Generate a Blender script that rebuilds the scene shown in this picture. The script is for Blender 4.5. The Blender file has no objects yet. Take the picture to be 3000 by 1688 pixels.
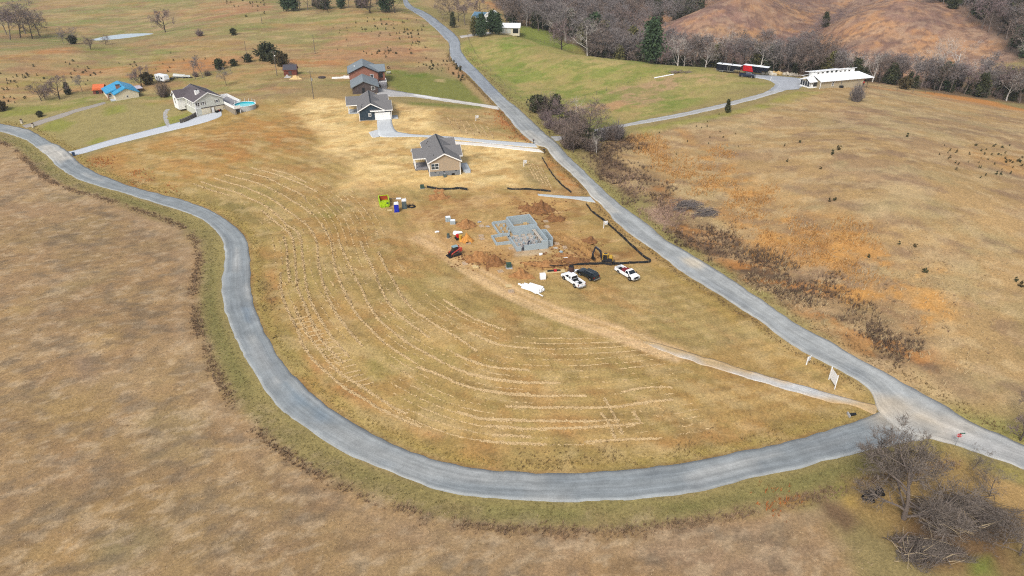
import bpy, bmesh, math, random, time
import numpy as np
T0 = time.time()
rnd = random.Random(7)
rng = np.random.default_rng(7)
SC = bpy.context.scene
COL = SC.collection

# ------------------------------------------------------------------ camera, sky, sun, exposure
CAM_H, PITCH, FPX = 70.0, math.radians(29.5), 2000.0
cam_d = bpy.data.cameras.new("Camera"); cam = bpy.data.objects.new("Camera", cam_d); COL.objects.link(cam)
cam.location = (0, 0, CAM_H); cam.rotation_euler = (math.pi/2 - PITCH, 0, 0)
cam_d.sensor_width = 36.0; cam_d.lens = 36.0*FPX/3000.0; cam_d.clip_start = 1.0; cam_d.clip_end = 8000.0
SC.camera = cam
world = bpy.data.worlds.new("World"); SC.world = world; world.use_nodes = True
wn = world.node_tree; wn.nodes.clear()
sky = wn.nodes.new("ShaderNodeTexSky"); sky.sky_type = 'NISHITA'; sky.sun_disc = False
SUN_EL, SUN_AZ = math.radians(46), math.radians(205)      # azimuth clockwise from +Y
sky.sun_elevation = SUN_EL; sky.sun_rotation = SUN_AZ
sky.air_density = 1.0; sky.dust_density = 4.0; sky.ozone_density = 1.0; sky.altitude = 300
bg = wn.nodes.new("ShaderNodeBackground"); bg.inputs[1].default_value = 0.115
wo = wn.nodes.new("ShaderNodeOutputWorld")
hs = wn.nodes.new('ShaderNodeHueSaturation'); hs.inputs['Saturation'].default_value = 0.45      # thin overcast: greyer sky
wn.links.new(sky.outputs[0], hs.inputs['Color']); wn.links.new(hs.outputs[0], bg.inputs[0]); wn.links.new(bg.outputs[0], wo.inputs[0])
sun_d = bpy.data.lights.new("Sun", 'SUN'); sun_d.energy = 1.5; sun_d.angle = math.radians(14); sun_d.color = (1.0, 0.95, 0.87)
sun = bpy.data.objects.new("Sun", sun_d); COL.objects.link(sun)
sun.rotation_euler = (math.pi/2 - SUN_EL, 0, math.pi - SUN_AZ)
SC.view_settings.view_transform = 'Standard'; SC.view_settings.look = 'None'
SC.view_settings.exposure = 0.66; SC.view_settings.gamma = 1.0; SC.view_settings.use_curve_mapping = False
try:
    SC.cycles.use_denoising = False; SC.cycles.filter_width = 1.15
    SC.cycles.max_bounces = 5; SC.cycles.diffuse_bounces = 2; SC.cycles.transparent_max_bounces = 6
except Exception: pass
# ------------------------------------------------------------------ the lie of the land
# Survey points read off the photograph: sight line through a pixel + an estimated height.
CT, ST = math.cos(PITCH), math.sin(PITCH)
def ray(px, py):
    dx = (np.asarray(px, float)-1500)/FPX; dy = -(np.asarray(py, float)-844)/FPX
    return dx, CT+dy*ST, -ST+dy*CT
def at_z(px, py, z):
    a, b, c = ray(px, py); t = (z-CAM_H)/c
    return np.stack([a*t, b*t, np.full_like(np.asarray(t), 1.0)*z], -1)
def to_px(p):
    p = np.asarray(p, float); x, y, z = p[..., 0], p[..., 1], p[..., 2]-CAM_H
    d = y*CT - z*ST; u = y*ST + z*CT
    return np.stack([1500+FPX*x/d, 844-FPX*u/d], -1)
def W(px, Y, z):
    d = Y*CT + (CAM_H-z)*ST
    return ((px-1500)/FPX*d, Y, z)
SURVEY = [(0,1688,-1),(750,1688,-1),(1500,1688,-2),(2250,1688,-1),(3000,1688,0),(0,1200,0),(300,900,.5),(0,700,1),(500,1000,-.5),
 (655,800,-1.5),(700,950,-2),(900,1180,-2.5),(1200,1370,-3),(1600,1430,-3),(2100,1380,-2.5),(2500,1260,-1.5),(2900,1300,-.5),
 (100,420,0),(400,560,-.5),(600,640,-1),(1100,1000,.5),(1500,1100,-.5),(1900,1150,-1),(1300,850,2),(900,700,1.5),(900,900,.5),(1700,950,1),
 (1550,690,2.5),(1250,620,3),(1700,820,1.5),(1300,520,3.5),(1130,370,5),(1000,480,4),(700,430,3.5),(500,420,1.5),
 (2200,900,-.5),(1850,690,1.5),(1600,430,4),(1450,280,6),(1340,150,9),(1260,70,13),(1190,5,17),
 (600,330,4.5),(700,300,5.5),(450,300,4),(250,420,1),(380,295,4.5),(200,330,3),(20,330,2),
 (0,180,9),(140,143,10),(270,131,9),(100,250,5),(300,200,6),(500,190,7),(700,170,8.5),(900,150,9),(700,230,7),(900,230,7.5),(1000,250,6.5),
 (528,84,10),(652,68,12.5),(800,41,15),(900,60,14),(1000,30,17),(1100,110,11.5),(1200,150,9.5),(1150,35,16.5),(350,112,4),(450,100,4),
 (1400,130,11.5),(1420,180,8),(1600,250,5.5),(1500,150,11),(1490,107,12.5),(1590,137,12),(1712,166,11.3),(1865,180,11),(1945,196,10.5),
 (2095,205,11.5),(1800,230,9),(2000,280,7.5),(1750,370,4),(1900,330,6),(2200,235,11),(2350,255,11),(2460,265,11),(1680,128,7.5),(1560,85,10.5),(1400,85,12),
 (2500,420,12),(2300,400,8.5),(2700,450,11.5),(2900,500,10),(2600,600,9.5),(2300,600,5),(2100,500,4.5),(2000,650,1.5),(2300,800,1.5),
 (2700,800,5.5),(2900,700,8),(3000,1000,3),(2700,1050,1),(2300,890,.5),(2600,300,10.5),(2800,330,9),(3000,350,8),(2560,262,9.5)]
FAR = [(0,430,4),(0,500,7),(0,580,12),(300,470,7),(300,600,14),(600,450,10),(600,560,17),(900,470,13),(900,520,15),(900,600,20),
 (1600,372,5),(1750,350,-1.5),(1900,346,-3),(2100,345,-3),(2300,336,-2),(2450,310,1),(2550,294,4),(2730,284,3),(2900,276,2),(3050,266,2),(1500,410,9),
 (1950,372,-1),(2050,372,0),(2050,390,9),(2050,408,15),(2050,460,9),(2000,407,12),(1960,450,4),(2150,370,0),(2150,425,21),(2220,440,22),(2200,500,20),(1890,420,4),(1850,480,8),(2330,360,0),(2330,395,3),(2420,420,7),(2500,460,11),(2350,540,22),
 (2480,332,3),(2620,318,3),(2620,350,13),(2620,390,25),(2640,450,18),(2790,332,6),(2790,372,17),(2480,350,9),(2480,375,17),(2560,390,21),(2420,360,5),(2900,312,4),(2960,352,13),(3000,400,24),(3200,330,8),(3300,420,24),(1700,400,4),(1700,470,9),(1700,560,16),(1500,480,13),(1500,560,18),(1250,520,20)]
RAW = [(-600,200,3),(-600,500,8),(600,200,5),(600,500,38),(0,900,25),(-600,900,22),(600,900,40),(0,-100,-1),(-300,-100,0),(300,-100,0),(-200,60,0),(200,60,2)]
CP = np.array([tuple(at_z(*p)) for p in SURVEY] + [W(*p) for p in FAR] + RAW)
def _phi(r2): return 0.5*r2*np.log(r2+1e-9)
def _tps(P):
    n = len(P); s = 100.0; X = P[:, :2]/s
    K = _phi(((X[:, None]-X[None])**2).sum(-1)) + np.eye(n)*0.002
    Q = np.c_[np.ones(n), X]
    A = np.zeros((n+3, n+3)); A[:n, :n] = K; A[:n, n:] = Q; A[n:, :n] = Q.T
    return X, np.linalg.solve(A, np.r_[P[:, 2], 0, 0, 0])
_TX, _TW = _tps(CP)
def tps(x, y):
    x = np.clip(x, -620, 620)/100.0; y = np.clip(y, -100, 900)/100.0
    out = np.empty(x.shape); n = len(_TX); xf, yf, of = x.ravel(), y.ravel(), out.ravel()
    for i in range(0, xf.size, 40000):
        a, b = xf[i:i+40000], yf[i:i+40000]
        of[i:i+40000] = _phi((a[:, None]-_TX[None, :, 0])**2+(b[:, None]-_TX[None, :, 1])**2)@_TW[:n] + _TW[n]+_TW[n+1]*a+_TW[n+2]*b
    return of.reshape(x.shape)
def _axis(segs):
    out = [segs[0][0]]
    for a, b, s0, s1 in segs:
        x = a
        while x < b-1e-6:
            s = s0+(s1-s0)*(x-a)/(b-a); x = min(b, x+s); out.append(x)
    return np.array(out)
YS = _axis([(-120,35,14,1.2),(35,60,1.2,.55),(60,215,.6,.65),(215,330,.65,1.1),(330,520,1.0,2.4),(520,900,2.4,14),(900,4000,60,500)])
xp = _axis([(0,110,.65,.65),(110,200,.65,1.2),(200,420,1.1,3.0),(420,620,3,14),(620,4000,60,600)])
XS = np.r_[-xp[:0:-1], xp]
# heights on a coarse lattice first (smooth), then everything is read from it
cx = np.r_[-4000, -2000, -1000, np.arange(-640, 641, 4.0), 1000, 2000, 4000]; cy = np.r_[-120, np.arange(-100, 921, 4.0), 1500, 2500, 4000]
_CG = tps(*np.meshgrid(cx, cy))
def _interp(gx, gy, G, x, y):
    x = np.clip(x, gx[0], gx[-1]-1e-6); y = np.clip(y, gy[0], gy[-1]-1e-6)
    i = np.clip(np.searchsorted(gx, x, side='right')-1, 0, len(gx)-2); j = np.clip(np.searchsorted(gy, y, side='right')-1, 0, len(gy)-2)
    fx = (x-gx[i])/(gx[i+1]-gx[i]); fy = (y-gy[j])/(gy[j+1]-gy[j])
    return (G[j, i]*(1-fx)+G[j, i+1]*fx)*(1-fy)+(G[j+1, i]*(1-fx)+G[j+1, i+1]*fx)*fy
def base_h(x, y): return _interp(cx, cy, _CG, np.asarray(x, float), np.asarray(y, float))
def G(px, py, hfun=None):
    """first point of the ground along the sight line through a pixel"""
    hfun = hfun or base_h
    a, b, c = ray(px, py); a, b, c = np.broadcast_arrays(a, b, c); a, b, c = [np.atleast_1d(v).astype(float) for v in (a, b, c)]
    t = np.full(a.shape, 30.0); done = np.zeros(a.shape, bool); lo = t.copy()
    for k in range(900):
        h = CAM_H+c*t - hfun(a*t, b*t)
        newdone = h <= 0
        done |= newdone
        if done.all() or k == 899: break
        step = np.clip(h*0.7, 0.4, 20.0)
        lo = np.where(done, lo, t); t = np.where(done, t, t+step)
    hi = t.copy()
    for k in range(24):
        m = (lo+hi)/2; below = CAM_H+c*m - hfun(a*m, b*m) <= 0
        hi = np.where(below, m, hi); lo = np.where(below, lo, m)
    x, y = a*hi, b*hi
    P = np.stack([x, y, hfun(x, y)], -1)
    return P[0] if np.ndim(px) == 0 else P
def GL(pts):
    pts = np.asarray(pts, float); return G(pts[:, 0], pts[:, 1])
# ------------------------------------------------------------------ helpers
SOFT = 0.0
KA = 0.75                                     # display colour -> surface albedo
def lin(c):
    c = np.asarray(c, float); l = c@np.array((.3, .55, .15)); c = (c+(l-c)*SOFT)/255.0
    return np.where(c <= 0.04045, c/12.92, ((c+0.055)/1.055)**2.4)
def S(r, g, b): return tuple((lin((r, g, b))*(.93 if min(r, g, b) > 222 else KA)).tolist())
def ZM(ox, oy, s, pts): return [(ox+x/s, oy+y/s) for x, y in pts]

MATS = {}
def M(name, rgb, var=0.12, scale=3.0, rough=0.8, metal=0.0, bump=0.0, spec=0.3, stretch=None, tint=None):
    if name in MATS: return MATS[name]
    m = bpy.data.materials.new(name); m.use_nodes = True; nt = m.node_tree; b = nt.nodes["Principled BSDF"]
    b.inputs["Roughness"].default_value = rough; b.inputs["Metallic"].default_value = metal
    b.inputs["Specular IOR Level"].default_value = spec
    c = np.array(S(*rgb)); c1 = tuple(np.clip(c*(1-var), 0, 1))+(1,)
    c2 = tuple(np.clip((np.array(S(*tint)) if tint else c*(1+var)), 0, 1))+(1,)
    tc = nt.nodes.new("ShaderNodeTexCoord"); mp = nt.nodes.new("ShaderNodeMapping"); no = nt.nodes.new("ShaderNodeTexNoise")
    no.inputs["Scale"].default_value = scale; no.inputs["Detail"].default_value = 5; no.inputs["Roughness"].default_value = 0.65
    if stretch: mp.inputs["Scale"].default_value = stretch
    rp = nt.nodes.new("ShaderNodeValToRGB"); rp.color_ramp.elements[0].position = 0.32; rp.color_ramp.elements[1].position = 0.68
    rp.color_ramp.elements[0].color = c1; rp.color_ramp.elements[1].color = c2
    nt.links.new(tc.outputs["Object"], mp.inputs[0]); nt.links.new(mp.outputs[0], no.inputs[0])
    nt.links.new(no.outputs[0], rp.inputs[0]); nt.links.new(rp.outputs[0], b.inputs["Base Color"])
    if bump:
        bp = nt.nodes.new("ShaderNodeBump"); bp.inputs["Strength"].default_value = bump; bp.inputs["Distance"].default_value = 0.1
        nt.links.new(no.outputs[0], bp.inputs["Height"]); nt.links.new(bp.outputs[0], b.inputs["Normal"])
    MATS[name] = m; return m

def raw_mesh(name, verts, faces, smooth=False):
    me = bpy.data.meshes.new(name)
    verts = np.asarray(verts, np.float32).reshape(-1, 3)
    if isinstance(faces, np.ndarray):
        n, k = faces.shape
        me.vertices.add(len(verts)); me.vertices.foreach_set("co", verts.ravel())
        me.loops.add(n*k); me.loops.foreach_set("vertex_index", faces.astype(np.int32).ravel())
        me.polygons.add(n); me.polygons.foreach_set("loop_start", np.arange(0, n*k, k, dtype=np.int32))
        me.update(calc_edges=True); me.validate()
    else:
        me.from_pydata([tuple(map(float, v)) for v in verts], [], [tuple(f) for f in faces]); me.update()
    if smooth: me.polygons.foreach_set("use_smooth", np.ones(len(me.polygons), bool))
    return me
def link(name, me, mat=None, parent=None, loc=None, rotz=0.0):
    o = bpy.data.objects.new(name, me); COL.objects.link(o)
    if mat is not None and me is not None and not me.materials: me.materials.append(mat)
    if parent is not None: o.parent = parent
    if loc is not None: o.location = tuple(map(float, loc))
    if rotz: o.rotation_euler = (0, 0, rotz)
    return o
def tag(o, label=None, cat=None, group=None, kind=None):
    if label: o["label"] = label
    if cat: o["category"] = cat
    if group: o["group"] = group
    if kind: o["kind"] = kind
    return o
def thing(name, label, cat, loc=(0, 0, 0), rotz=0.0, group=None):
    o = bpy.data.objects.new(name, None); COL.objects.link(o); o.empty_display_size = 0.3
    o.location = tuple(map(float, loc)); o.rotation_euler = (0, 0, rotz)
    return tag(o, label, cat, group)

class MB:
    """collects shapes, then becomes one mesh object"""
    def __init__(s): s.v = []; s.f = []
    def add(s, vs, fs):
        k = len(s.v); s.v += [tuple(map(float, v)) for v in vs]; s.f += [tuple(i+k for i in f) for f in fs]; return s
    def box(s, x0, x1, y0, y1, z0, z1, rz=0.0, piv=None):
        vs = [(x, y, z) for z in (z0, z1) for y in (y0, y1) for x in (x0, x1)]
        if rz:
            px, py = piv or ((x0+x1)/2, (y0+y1)/2); c, n = math.cos(rz), math.sin(rz)
            vs = [(px+(x-px)*c-(y-py)*n, py+(x-px)*n+(y-py)*c, z) for x, y, z in vs]
        return s.add(vs, [(0,2,3,1),(4,5,7,6),(0,1,5,4),(1,3,7,5),(3,2,6,7),(2,0,4,6)])
    def prism(s, poly, axis, a, b):
        """2-D outline (counter-clockwise) pulled along an axis from a to b"""
        def p3(u, v, w): return {'x': (w, u, v), 'y': (u, w, v), 'z': (u, v, w)}[axis]
        n = len(poly); vs = [p3(u, v, a) for u, v in poly]+[p3(u, v, b) for u, v in poly]
        fl = [tuple(range(n))[::-1], tuple(range(n, 2*n))]+[(i, (i+1) % n, n+(i+1) % n, n+i) for i in range(n)]
        if axis == 'y': fl = [f[::-1] for f in fl]
        return s.add(vs, fl)
    def tube(s, p0, p1, r0, r1=None, n=6, cap=True):
        r1 = r0 if r1 is None else r1
        p0, p1 = np.array(p0, float), np.array(p1, float); d = p1-p0; L = np.linalg.norm(d)
        if L < 1e-6: return s
        d /= L; a = np.cross(d, (0, 0, 1) if abs(d[2]) < .9 else (1, 0, 0)); a /= np.linalg.norm(a); b = np.cross(d, a)
        vs = []
        for p, r in ((p0, r0), (p1, r1)):
            for i in range(n):
                t = 2*math.pi*i/n; vs.append(p+(a*math.cos(t)+b*math.sin(t))*r)
        fs = [(i, (i+1) % n, n+(i+1) % n, n+i) for i in range(n)]
        if cap: fs += [tuple(range(n))[::-1], tuple(range(n, 2*n))]
        return s.add(vs, fs)
    def cyl(s, c, r, z0, z1, n=16, r1=None): return s.tube((c[0], c[1], z0), (c[0], c[1], z1), r, r1, n)
    def quad(s, a, b, c, d): return s.add([a, b, c, d], [(0, 1, 2, 3)])
    def slab(s, pts, t):
        """flat polygon given in 3-D with thickness t downwards"""
        n = len(pts); vs = [tuple(p) for p in pts]+[(p[0], p[1], p[2]-t) for p in pts]
        return s.add(vs, [tuple(range(n)), tuple(range(n, 2*n))[::-1]]+[(i, n+i, n+(i+1) % n, (i+1) % n) for i in range(n)])
    def build(s, name, mat, parent=None, loc=None, rotz=0.0, bevel=0.0, smooth=False):
        me = raw_mesh(name, s.v, s.f)
        bm = bmesh.new(); bm.from_mesh(me); bmesh.ops.recalc_face_normals(bm, faces=bm.faces)
        if bevel: bmesh.ops.bevel(bm, geom=list(bm.edges), offset=bevel, segments=2, affect='EDGES', clamp_overlap=True)
        bm.to_mesh(me); bm.free()
        if smooth: me.polygons.foreach_set("use_smooth", np.ones(len(me.polygons), bool))
        return link(name, me, mat, parent, loc, rotz)
def copy_tree(o, parent=None, loc=None, rotz=None, scale=None, label=None, group=None):
    c = o.copy(); COL.objects.link(c); c.parent = parent
    if loc is not None: c.location = tuple(map(float, loc))
    if rotz is not None: c.rotation_euler = (c.rotation_euler[0], c.rotation_euler[1], rotz)
    if scale is not None: c.scale = scale if hasattr(scale, '__len__') else (scale,)*3
    if label: c["label"] = label
    if group: c["group"] = group
    for ch in list(o.children): copy_tree(ch, c)
    return c

# value noise for ragged edges and hummocks
_NT = rng.random((256, 256))
def vnoise(x, y, s):
    x = np.asarray(x)/s+57.3; y = np.asarray(y)/s+91.7
    i, j = np.floor(x).astype(int), np.floor(y).astype(int); fx, fy = x-i, y-j
    fx = fx*fx*(3-2*fx); fy = fy*fy*(3-2*fy); g = lambda a, b: _NT[b & 255, a & 255]
    return (g(i, j)*(1-fx)+g(i+1, j)*fx)*(1-fy)+(g(i, j+1)*(1-fx)+g(i+1, j+1)*fx)*fy - 0.5
def seg_dist(x, y, P, closed):
    d2 = np.full(x.shape, 1e18); inside = np.zeros(x.shape, bool); n = len(P)
    for k in range(n if closed else n-1):
        ax, ay = P[k][:2]; bx, by = P[(k+1) % n][:2]; ex, ey = bx-ax, by-ay
        t = np.clip(((x-ax)*ex+(y-ay)*ey)/(ex*ex+ey*ey+1e-12), 0, 1)
        d2 = np.minimum(d2, (x-ax-t*ex)**2+(y-ay-t*ey)**2)
        if closed and abs(ey) > 1e-12:
            c = ((ay > y) != (by > y)) & (x < ex*(y-ay)/ey+ax); inside ^= c
    d = np.sqrt(d2)
    return np.where(inside, -d, d) if closed else d
def smooth_line(P, n=6):
    """Catmull-Rom through the points"""
    P = np.asarray(P, float); Q = np.vstack([2*P[0]-P[1], P, 2*P[-1]-P[-2]]); out = []
    for i in range(1, len(Q)-2):
        for k in range(n):
            t = k/n; a, b, c, d = Q[i-1], Q[i], Q[i+1], Q[i+2]
            out.append(0.5*((2*b)+(c-a)*t+(2*a-5*b+4*c-d)*t*t+(3*b-a-3*c+d)*t**3))
    out.append(P[-1]); return np.array(out)
def resample(P, step=None, n=None):
    P = np.asarray(P, float); L = np.r_[0, np.cumsum(np.hypot(*(np.diff(P[:, :2], axis=0)).T))]
    n = n or max(2, int(L[-1]/step)+1); t = np.linspace(0, L[-1], n)
    return np.stack([np.interp(t, L, P[:, k]) for k in range(P.shape[1])], -1)
# ------------------------------------------------------------------ roads and drives: edges read off the photograph
LOOP_OUT = [(-40,376),(0,386),(40,397),(84,415),(124,446),(149,468),(165,487),(217,519),(280,543),(357,564),(435,588),(497,608),(559,628),(599,648),(630,673),(649,701),(657,732),(658,763),(653,800),(649,847),(655,893),(671,949),(699,1011),(727,1064),(761,1120),(800,1174),(862,1230),(955,1295),(1017,1329),(1110,1370),(1204,1407),(1297,1438),(1398,1455),(1515,1465),(1631,1470),(1750,1469),(1864,1464),(2039,1441),(2200,1401),(2324,1376),(2417,1350),(2480,1337),(2551,1317),(2640,1300),(2720,1285)]
LOOP_IN = [(-40,352),(0,362),(40,370),(84,380),(109,393),(140,412),(174,428),(199,443),(217,462),(236,480),(273,502),(326,525),(388,547),(450,564),(528,584),(590,606),(640,628),(677,653),(705,679),(722,704),(730,732),(733,765),(733,800),(736,862),(755,930),(783,986),(800,1020),(837,1075),(893,1134),(971,1199),(1064,1256),(1173,1310),(1297,1354),(1421,1376),(1510,1384),(1600,1387),(1690,1385),(1786,1380),(1973,1362),(2128,1332),(2283,1301),(2400,1268),(2470,1248),(2532,1226),(2575,1205),(2600,1190)]
R_LEFT = [(1172,-30),(1180,0),(1187,19),(1209,34),(1243,56),(1275,84),(1299,109),(1315,127),(1318,155),(1324,174),(1346,199),(1368,217),(1393,242),(1419,270),(1453,307),(1478,332),(1509,370),(1540,401),(1574,425),(1600,434),(1625,467),(1678,514),(1713,549),(1734,578),(1768,606),(1806,652),(1852,690),(1899,721),(1936,749),(1976,780),(2000,798),(2120,872),(2240,950),(2293,993),(2355,1031),(2433,1071),(2495,1105),(2542,1136),(2562,1170),(2575,1210),(2640,1260),(2768,1297),(2852,1322),(3000,1375),(3080,1405)]
R_RIGHT = [(1187,-30),(1194,0),(1209,19),(1243,34),(1278,56),(1309,81),(1334,102),(1346,121),(1351,149),(1368,174),(1399,205),(1440,248),(1478,286),(1524,323),(1574,370),(1599,394),(1624,411),(1659,452),(1702,492),(1740,530),(1786,573),(1833,613),(1895,654),(1945,700),(2000,730),(2170,838),(2334,950),(2374,972),(2448,1009),(2526,1058),(2604,1099),(2666,1133),(2743,1174),(2821,1223),(2899,1261),(3000,1304),(3080,1335)]
DRIVES = {   # name: (label-ish key, left edge, right edge)
 'concrete_driveway': ([(1104,353),(1106,378),(1110,398),(1140,402),(1190,401),(1240,402),(1340,410),(1440,421),(1550,431),(1575,432)],
                       [(1147,350),(1152,372),(1163,385),(1180,389),(1210,394),(1250,396),(1340,402),(1440,411),(1545,419),(1566,421)]),
 'concrete_driveway_apron': ([(1080,388),(1090,402),(1104,402)], [(1109,379),(1110,390),(1112,402)]),
 'concrete_lane': ([(1330,422),(1430,430),(1530,441),(1593,447)], [(1330,414),(1430,421),(1530,432),(1578,437)]),
 'gravel_driveway': ([(1104,277),(1145,283),(1210,284),(1300,297),(1380,308),(1440,318),(1464,322)], [(1104,256),(1145,263),(1210,274),(1300,288),(1380,300),(1440,309),(1456,312)]),
 'concrete_approach': ([(219,457),(250,448),(330,425),(450,395),(540,374),(600,359),(640,345),(650,338)], [(198,445),(230,438),(330,408),(450,377),(540,354),(592,338),(600,334),(648,325)]),
 'gravel_lane': ([(75,375),(110,368),(140,358),(180,346),(230,327),(290,311),(312,302)], [(64,368),(95,360),(130,348),(180,333),(230,318),(285,304),(305,299)]),
 'gravel_access_road': ([(1628,414),(1660,406),(1720,392),(1760,384),(1850,368),(1950,351),(2050,331),(2150,307),(2250,281),(2300,265),(2335,257)],
                        [(1612,400),(1650,398),(1700,386),(1745,379),(1840,361),(1940,342),(2040,322),(2140,298),(2230,274),(2262,258),(2268,250)]),
 'gravel_yard': ([(2250,268),(2268,256),(2268,246),(2256,237),(2230,230),(2170,224)], [(2340,262),(2352,250),(2362,240),(2352,230),(2300,225),(2180,217)]),
 'gravel_entrance': ([(1745,594),(1690,585),(1640,580),(1578,574)], [(1728,575),(1690,576),(1630,571),(1574,568)]),
 'farm_driveway': ([(1350,111),(1380,107),(1410,103),(1440,99)], [(1346,105),(1375,101),(1410,96),(1438,93)]),
 'dirt_track': ([(2565,1215),(2500,1190),(2400,1170),(2300,1140),(2200,1111),(2090,1079),(1990,1046),(1930,1024),(1870,997)],
                [(2572,1188),(2500,1172),(2400,1145),(2300,1116),(2200,1087),(2090,1054),(1990,1024),(1935,1009),(1872,994)]),
}
# ------------------------------------------------------------------ ground sheet
XX, YY = np.meshgrid(XS, YS)
HH = base_h(XX, YY)
CC = np.empty(XX.shape+(4,), np.float32)
flat = np.zeros(XX.shape, np.float32)
NA = vnoise(XX, YY, 9.0)+.5*vnoise(XX, YY, 4.1)+.3*vnoise(XX, YY, 2.0)
NB = vnoise(XX+300, YY, 26.0)+.6*vnoise(XX+100, YY, 11.0)
NC = vnoise(XX+30, YY-70, 1.7)
def _win(P, m):
    P = np.asarray(P); x0, x1 = P[:, 0].min()-m, P[:, 0].max()+m; y0, y1 = P[:, 1].min()-m, P[:, 1].max()+m
    i0, i1 = np.searchsorted(XS, (x0, x1)); j0, j1 = np.searchsorted(YS, (y0, y1))
    return slice(max(j0-1, 0), j1+1), slice(max(i0-1, 0), i1+1)
def paint(pts, rgb, feather=3.0, op=1.0, width=None, amp=2.0, world=False, rough=1.0, target=None, patchy=0.0):
    """lay a ground cover over an area (or along a line of given width)"""
    P = np.asarray(pts, float) if world else GL(pts)
    if width: P = smooth_line(P[:, :2], 4)
    w = (width or 0)/2; s = _win(P, w+feather+2*amp+2)
    x, y = XX[s], YY[s]
    d = seg_dist(x, y, P[:, :2], width is None) - w + NA[s]*amp*1.6
    a = np.clip(0.5-d/feather, 0, 1)*op
    if patchy: a = a*np.clip(0.5+(NB[s]*1.2+NA[s]*.8+(0.5-patchy))*2.2, 0, 1)
    if target is not None: target[s] = np.maximum(target[s], a); return
    c = np.array(tuple(lin(.95*np.array(rgb, float)+.05*np.array((176,150,108)))*KA)+(rough,))
    CC[s] = CC[s]*(1-a[..., None])+c*a[..., None]
def mottle(pts, rgb, scale, cover=.4, op=.6, soft=.25, feather=6., world=False, stretch=1., seed=0, ang=.4):
    """ragged natural patches of one cover inside an area"""
    P = np.asarray(pts, float) if world else GL(pts); s = _win(P, feather+2); x, y = XX[s], YY[s]
    inn = np.clip(.5-(seg_dist(x, y, P[:, :2], True)+NA[s]*4)/feather, 0, 1); c_, s_ = math.cos(ang), math.sin(ang)
    u, v = (x*c_+y*s_)/stretch+seed*31.7, -x*s_+y*c_-seed*17.3
    n = vnoise(u, v, scale)+.55*vnoise(u, v, scale*.45)+.33*vnoise(u+7, v, scale*.21)+.2*vnoise(u, v+3, scale*.1)
    t = .62*(.5-cover); a = np.clip((n-t)/soft+.5, 0, 1)*inn*op
    c = np.array(tuple(lin(rgb)*KA)+(1,)); CC[s] = CC[s]*(1-a[..., None])+c*a[..., None]
CC[:] = tuple(lin((158,138,96))*KA)+(1,)
# broad variation of winter pasture everywhere
g = np.clip(0.5+NB*1.3, 0, 1)[..., None]; CC[..., :3] = CC[..., :3]*(1-g*.5)+np.array(lin((150,143,88))*KA)*g*.5
exec_regions = True
TAN, STRAW, ORG, GRN, DKG, BRN = (170,143,104), (248,216,152), (186,126,74), (146,142,76), (112,120,54), (124,100,76)
Z1 = lambda p: ZM(0, 0, 3.22, p)            # the close-ups the outlines were read from
Z2 = lambda p: ZM(700, 0, 3.22, p)
Z3 = lambda p: ZM(1400, 0, 3.22, p)
Z4 = lambda p: ZM(2200, 0, 3.22, p)
Z5 = lambda p: ZM(800, 250, 3.22, p)
Z6 = lambda p: ZM(1200, 550, 3.22, p)
Z7 = lambda p: ZM(2200, 950, 3.22, p)
Z8 = lambda p: ZM(2200, 1238, 3.22, p)
Z9 = lambda p: ZM(1600, 250, 3.22, p)
ZA = lambda p: ZM(2200, 400, 3.22, p)
ZB = lambda p: ZM(500, 440, 3.22, p)
ZC = lambda p: ZM(750, 800, 3.22, p)
ZD = lambda p: ZM(1250, 900, 2.576, p)
ZE = lambda p: ZM(1900, 600, 3.22, p)
ZF = lambda p: ZM(0, 350, 3.22, p)
ZG = lambda p: ZM(800, 1000, 3.22, p)
ZH = lambda p: ZM(1600, 1000, 3.22, p)
# --- left field outside the bend
paint([(-300,380),(0,400),(60,435),(140,505),(210,545),(330,592),(470,655),(560,705),(596,760),(592,850),(590,960),(622,1060),(685,1180),(775,1272),(905,1362),(1055,1445),(1250,1505),(1500,1542),(1800,1545),(2100,1515),(2300,1485),(2420,1520),(2480,1620),(2600,1900),(-400,1900)], (172,140,101), 2.5, 1, amp=.8)
for pts, c, o in [(ZM(0,800,3.22,[(300,250),(700,200),(1000,100),(1100,0),(800,0),(500,150)]), (150,132,92), .6),(ZM(0,800,3.22,[(250,1100),(600,950),(900,1100),(500,1400),(100,1300)]), (180,150,104), .6),
  (ZF([(0,400),(400,400),(900,800),(600,1100),(0,900)]), (180,148,112), .6),(ZF([(1100,800),(1700,1000),(1800,1300),(1200,1300)]), (158,130,100), .6),(ZF([(500,1000),(1100,900),(1000,1300),(600,1400)]), (163,138,98), .6),
  ([(300,1300),(900,1450),(1100,1600),(500,1640)], (162,136,100), .6),([(1000,1500),(1700,1560),(1600,1688),(1000,1688)], (184,152,118), .5),([(1900,1540),(2300,1510),(2450,1620),(2300,1700),(1900,1660)], (158,134,114), .6),
  (ZM(0,800,3.22,[(860,650),(1010,600),(1020,700),(900,720)]), (205,172,110), .8),(ZM(0,800,3.22,[(760,830),(830,820),(850,990),(780,1000)]), (135,122,116), .85),
  (ZM(0,800,3.22,[(480,90),(560,90),(660,200),(560,210)]), (190,166,132), .6),(ZM(0,800,3.22,[(480,200),(640,210),(660,290),(480,330)]), (140,120,96), .6)]:
    paint(pts, c, 4, o, amp=2)
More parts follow.
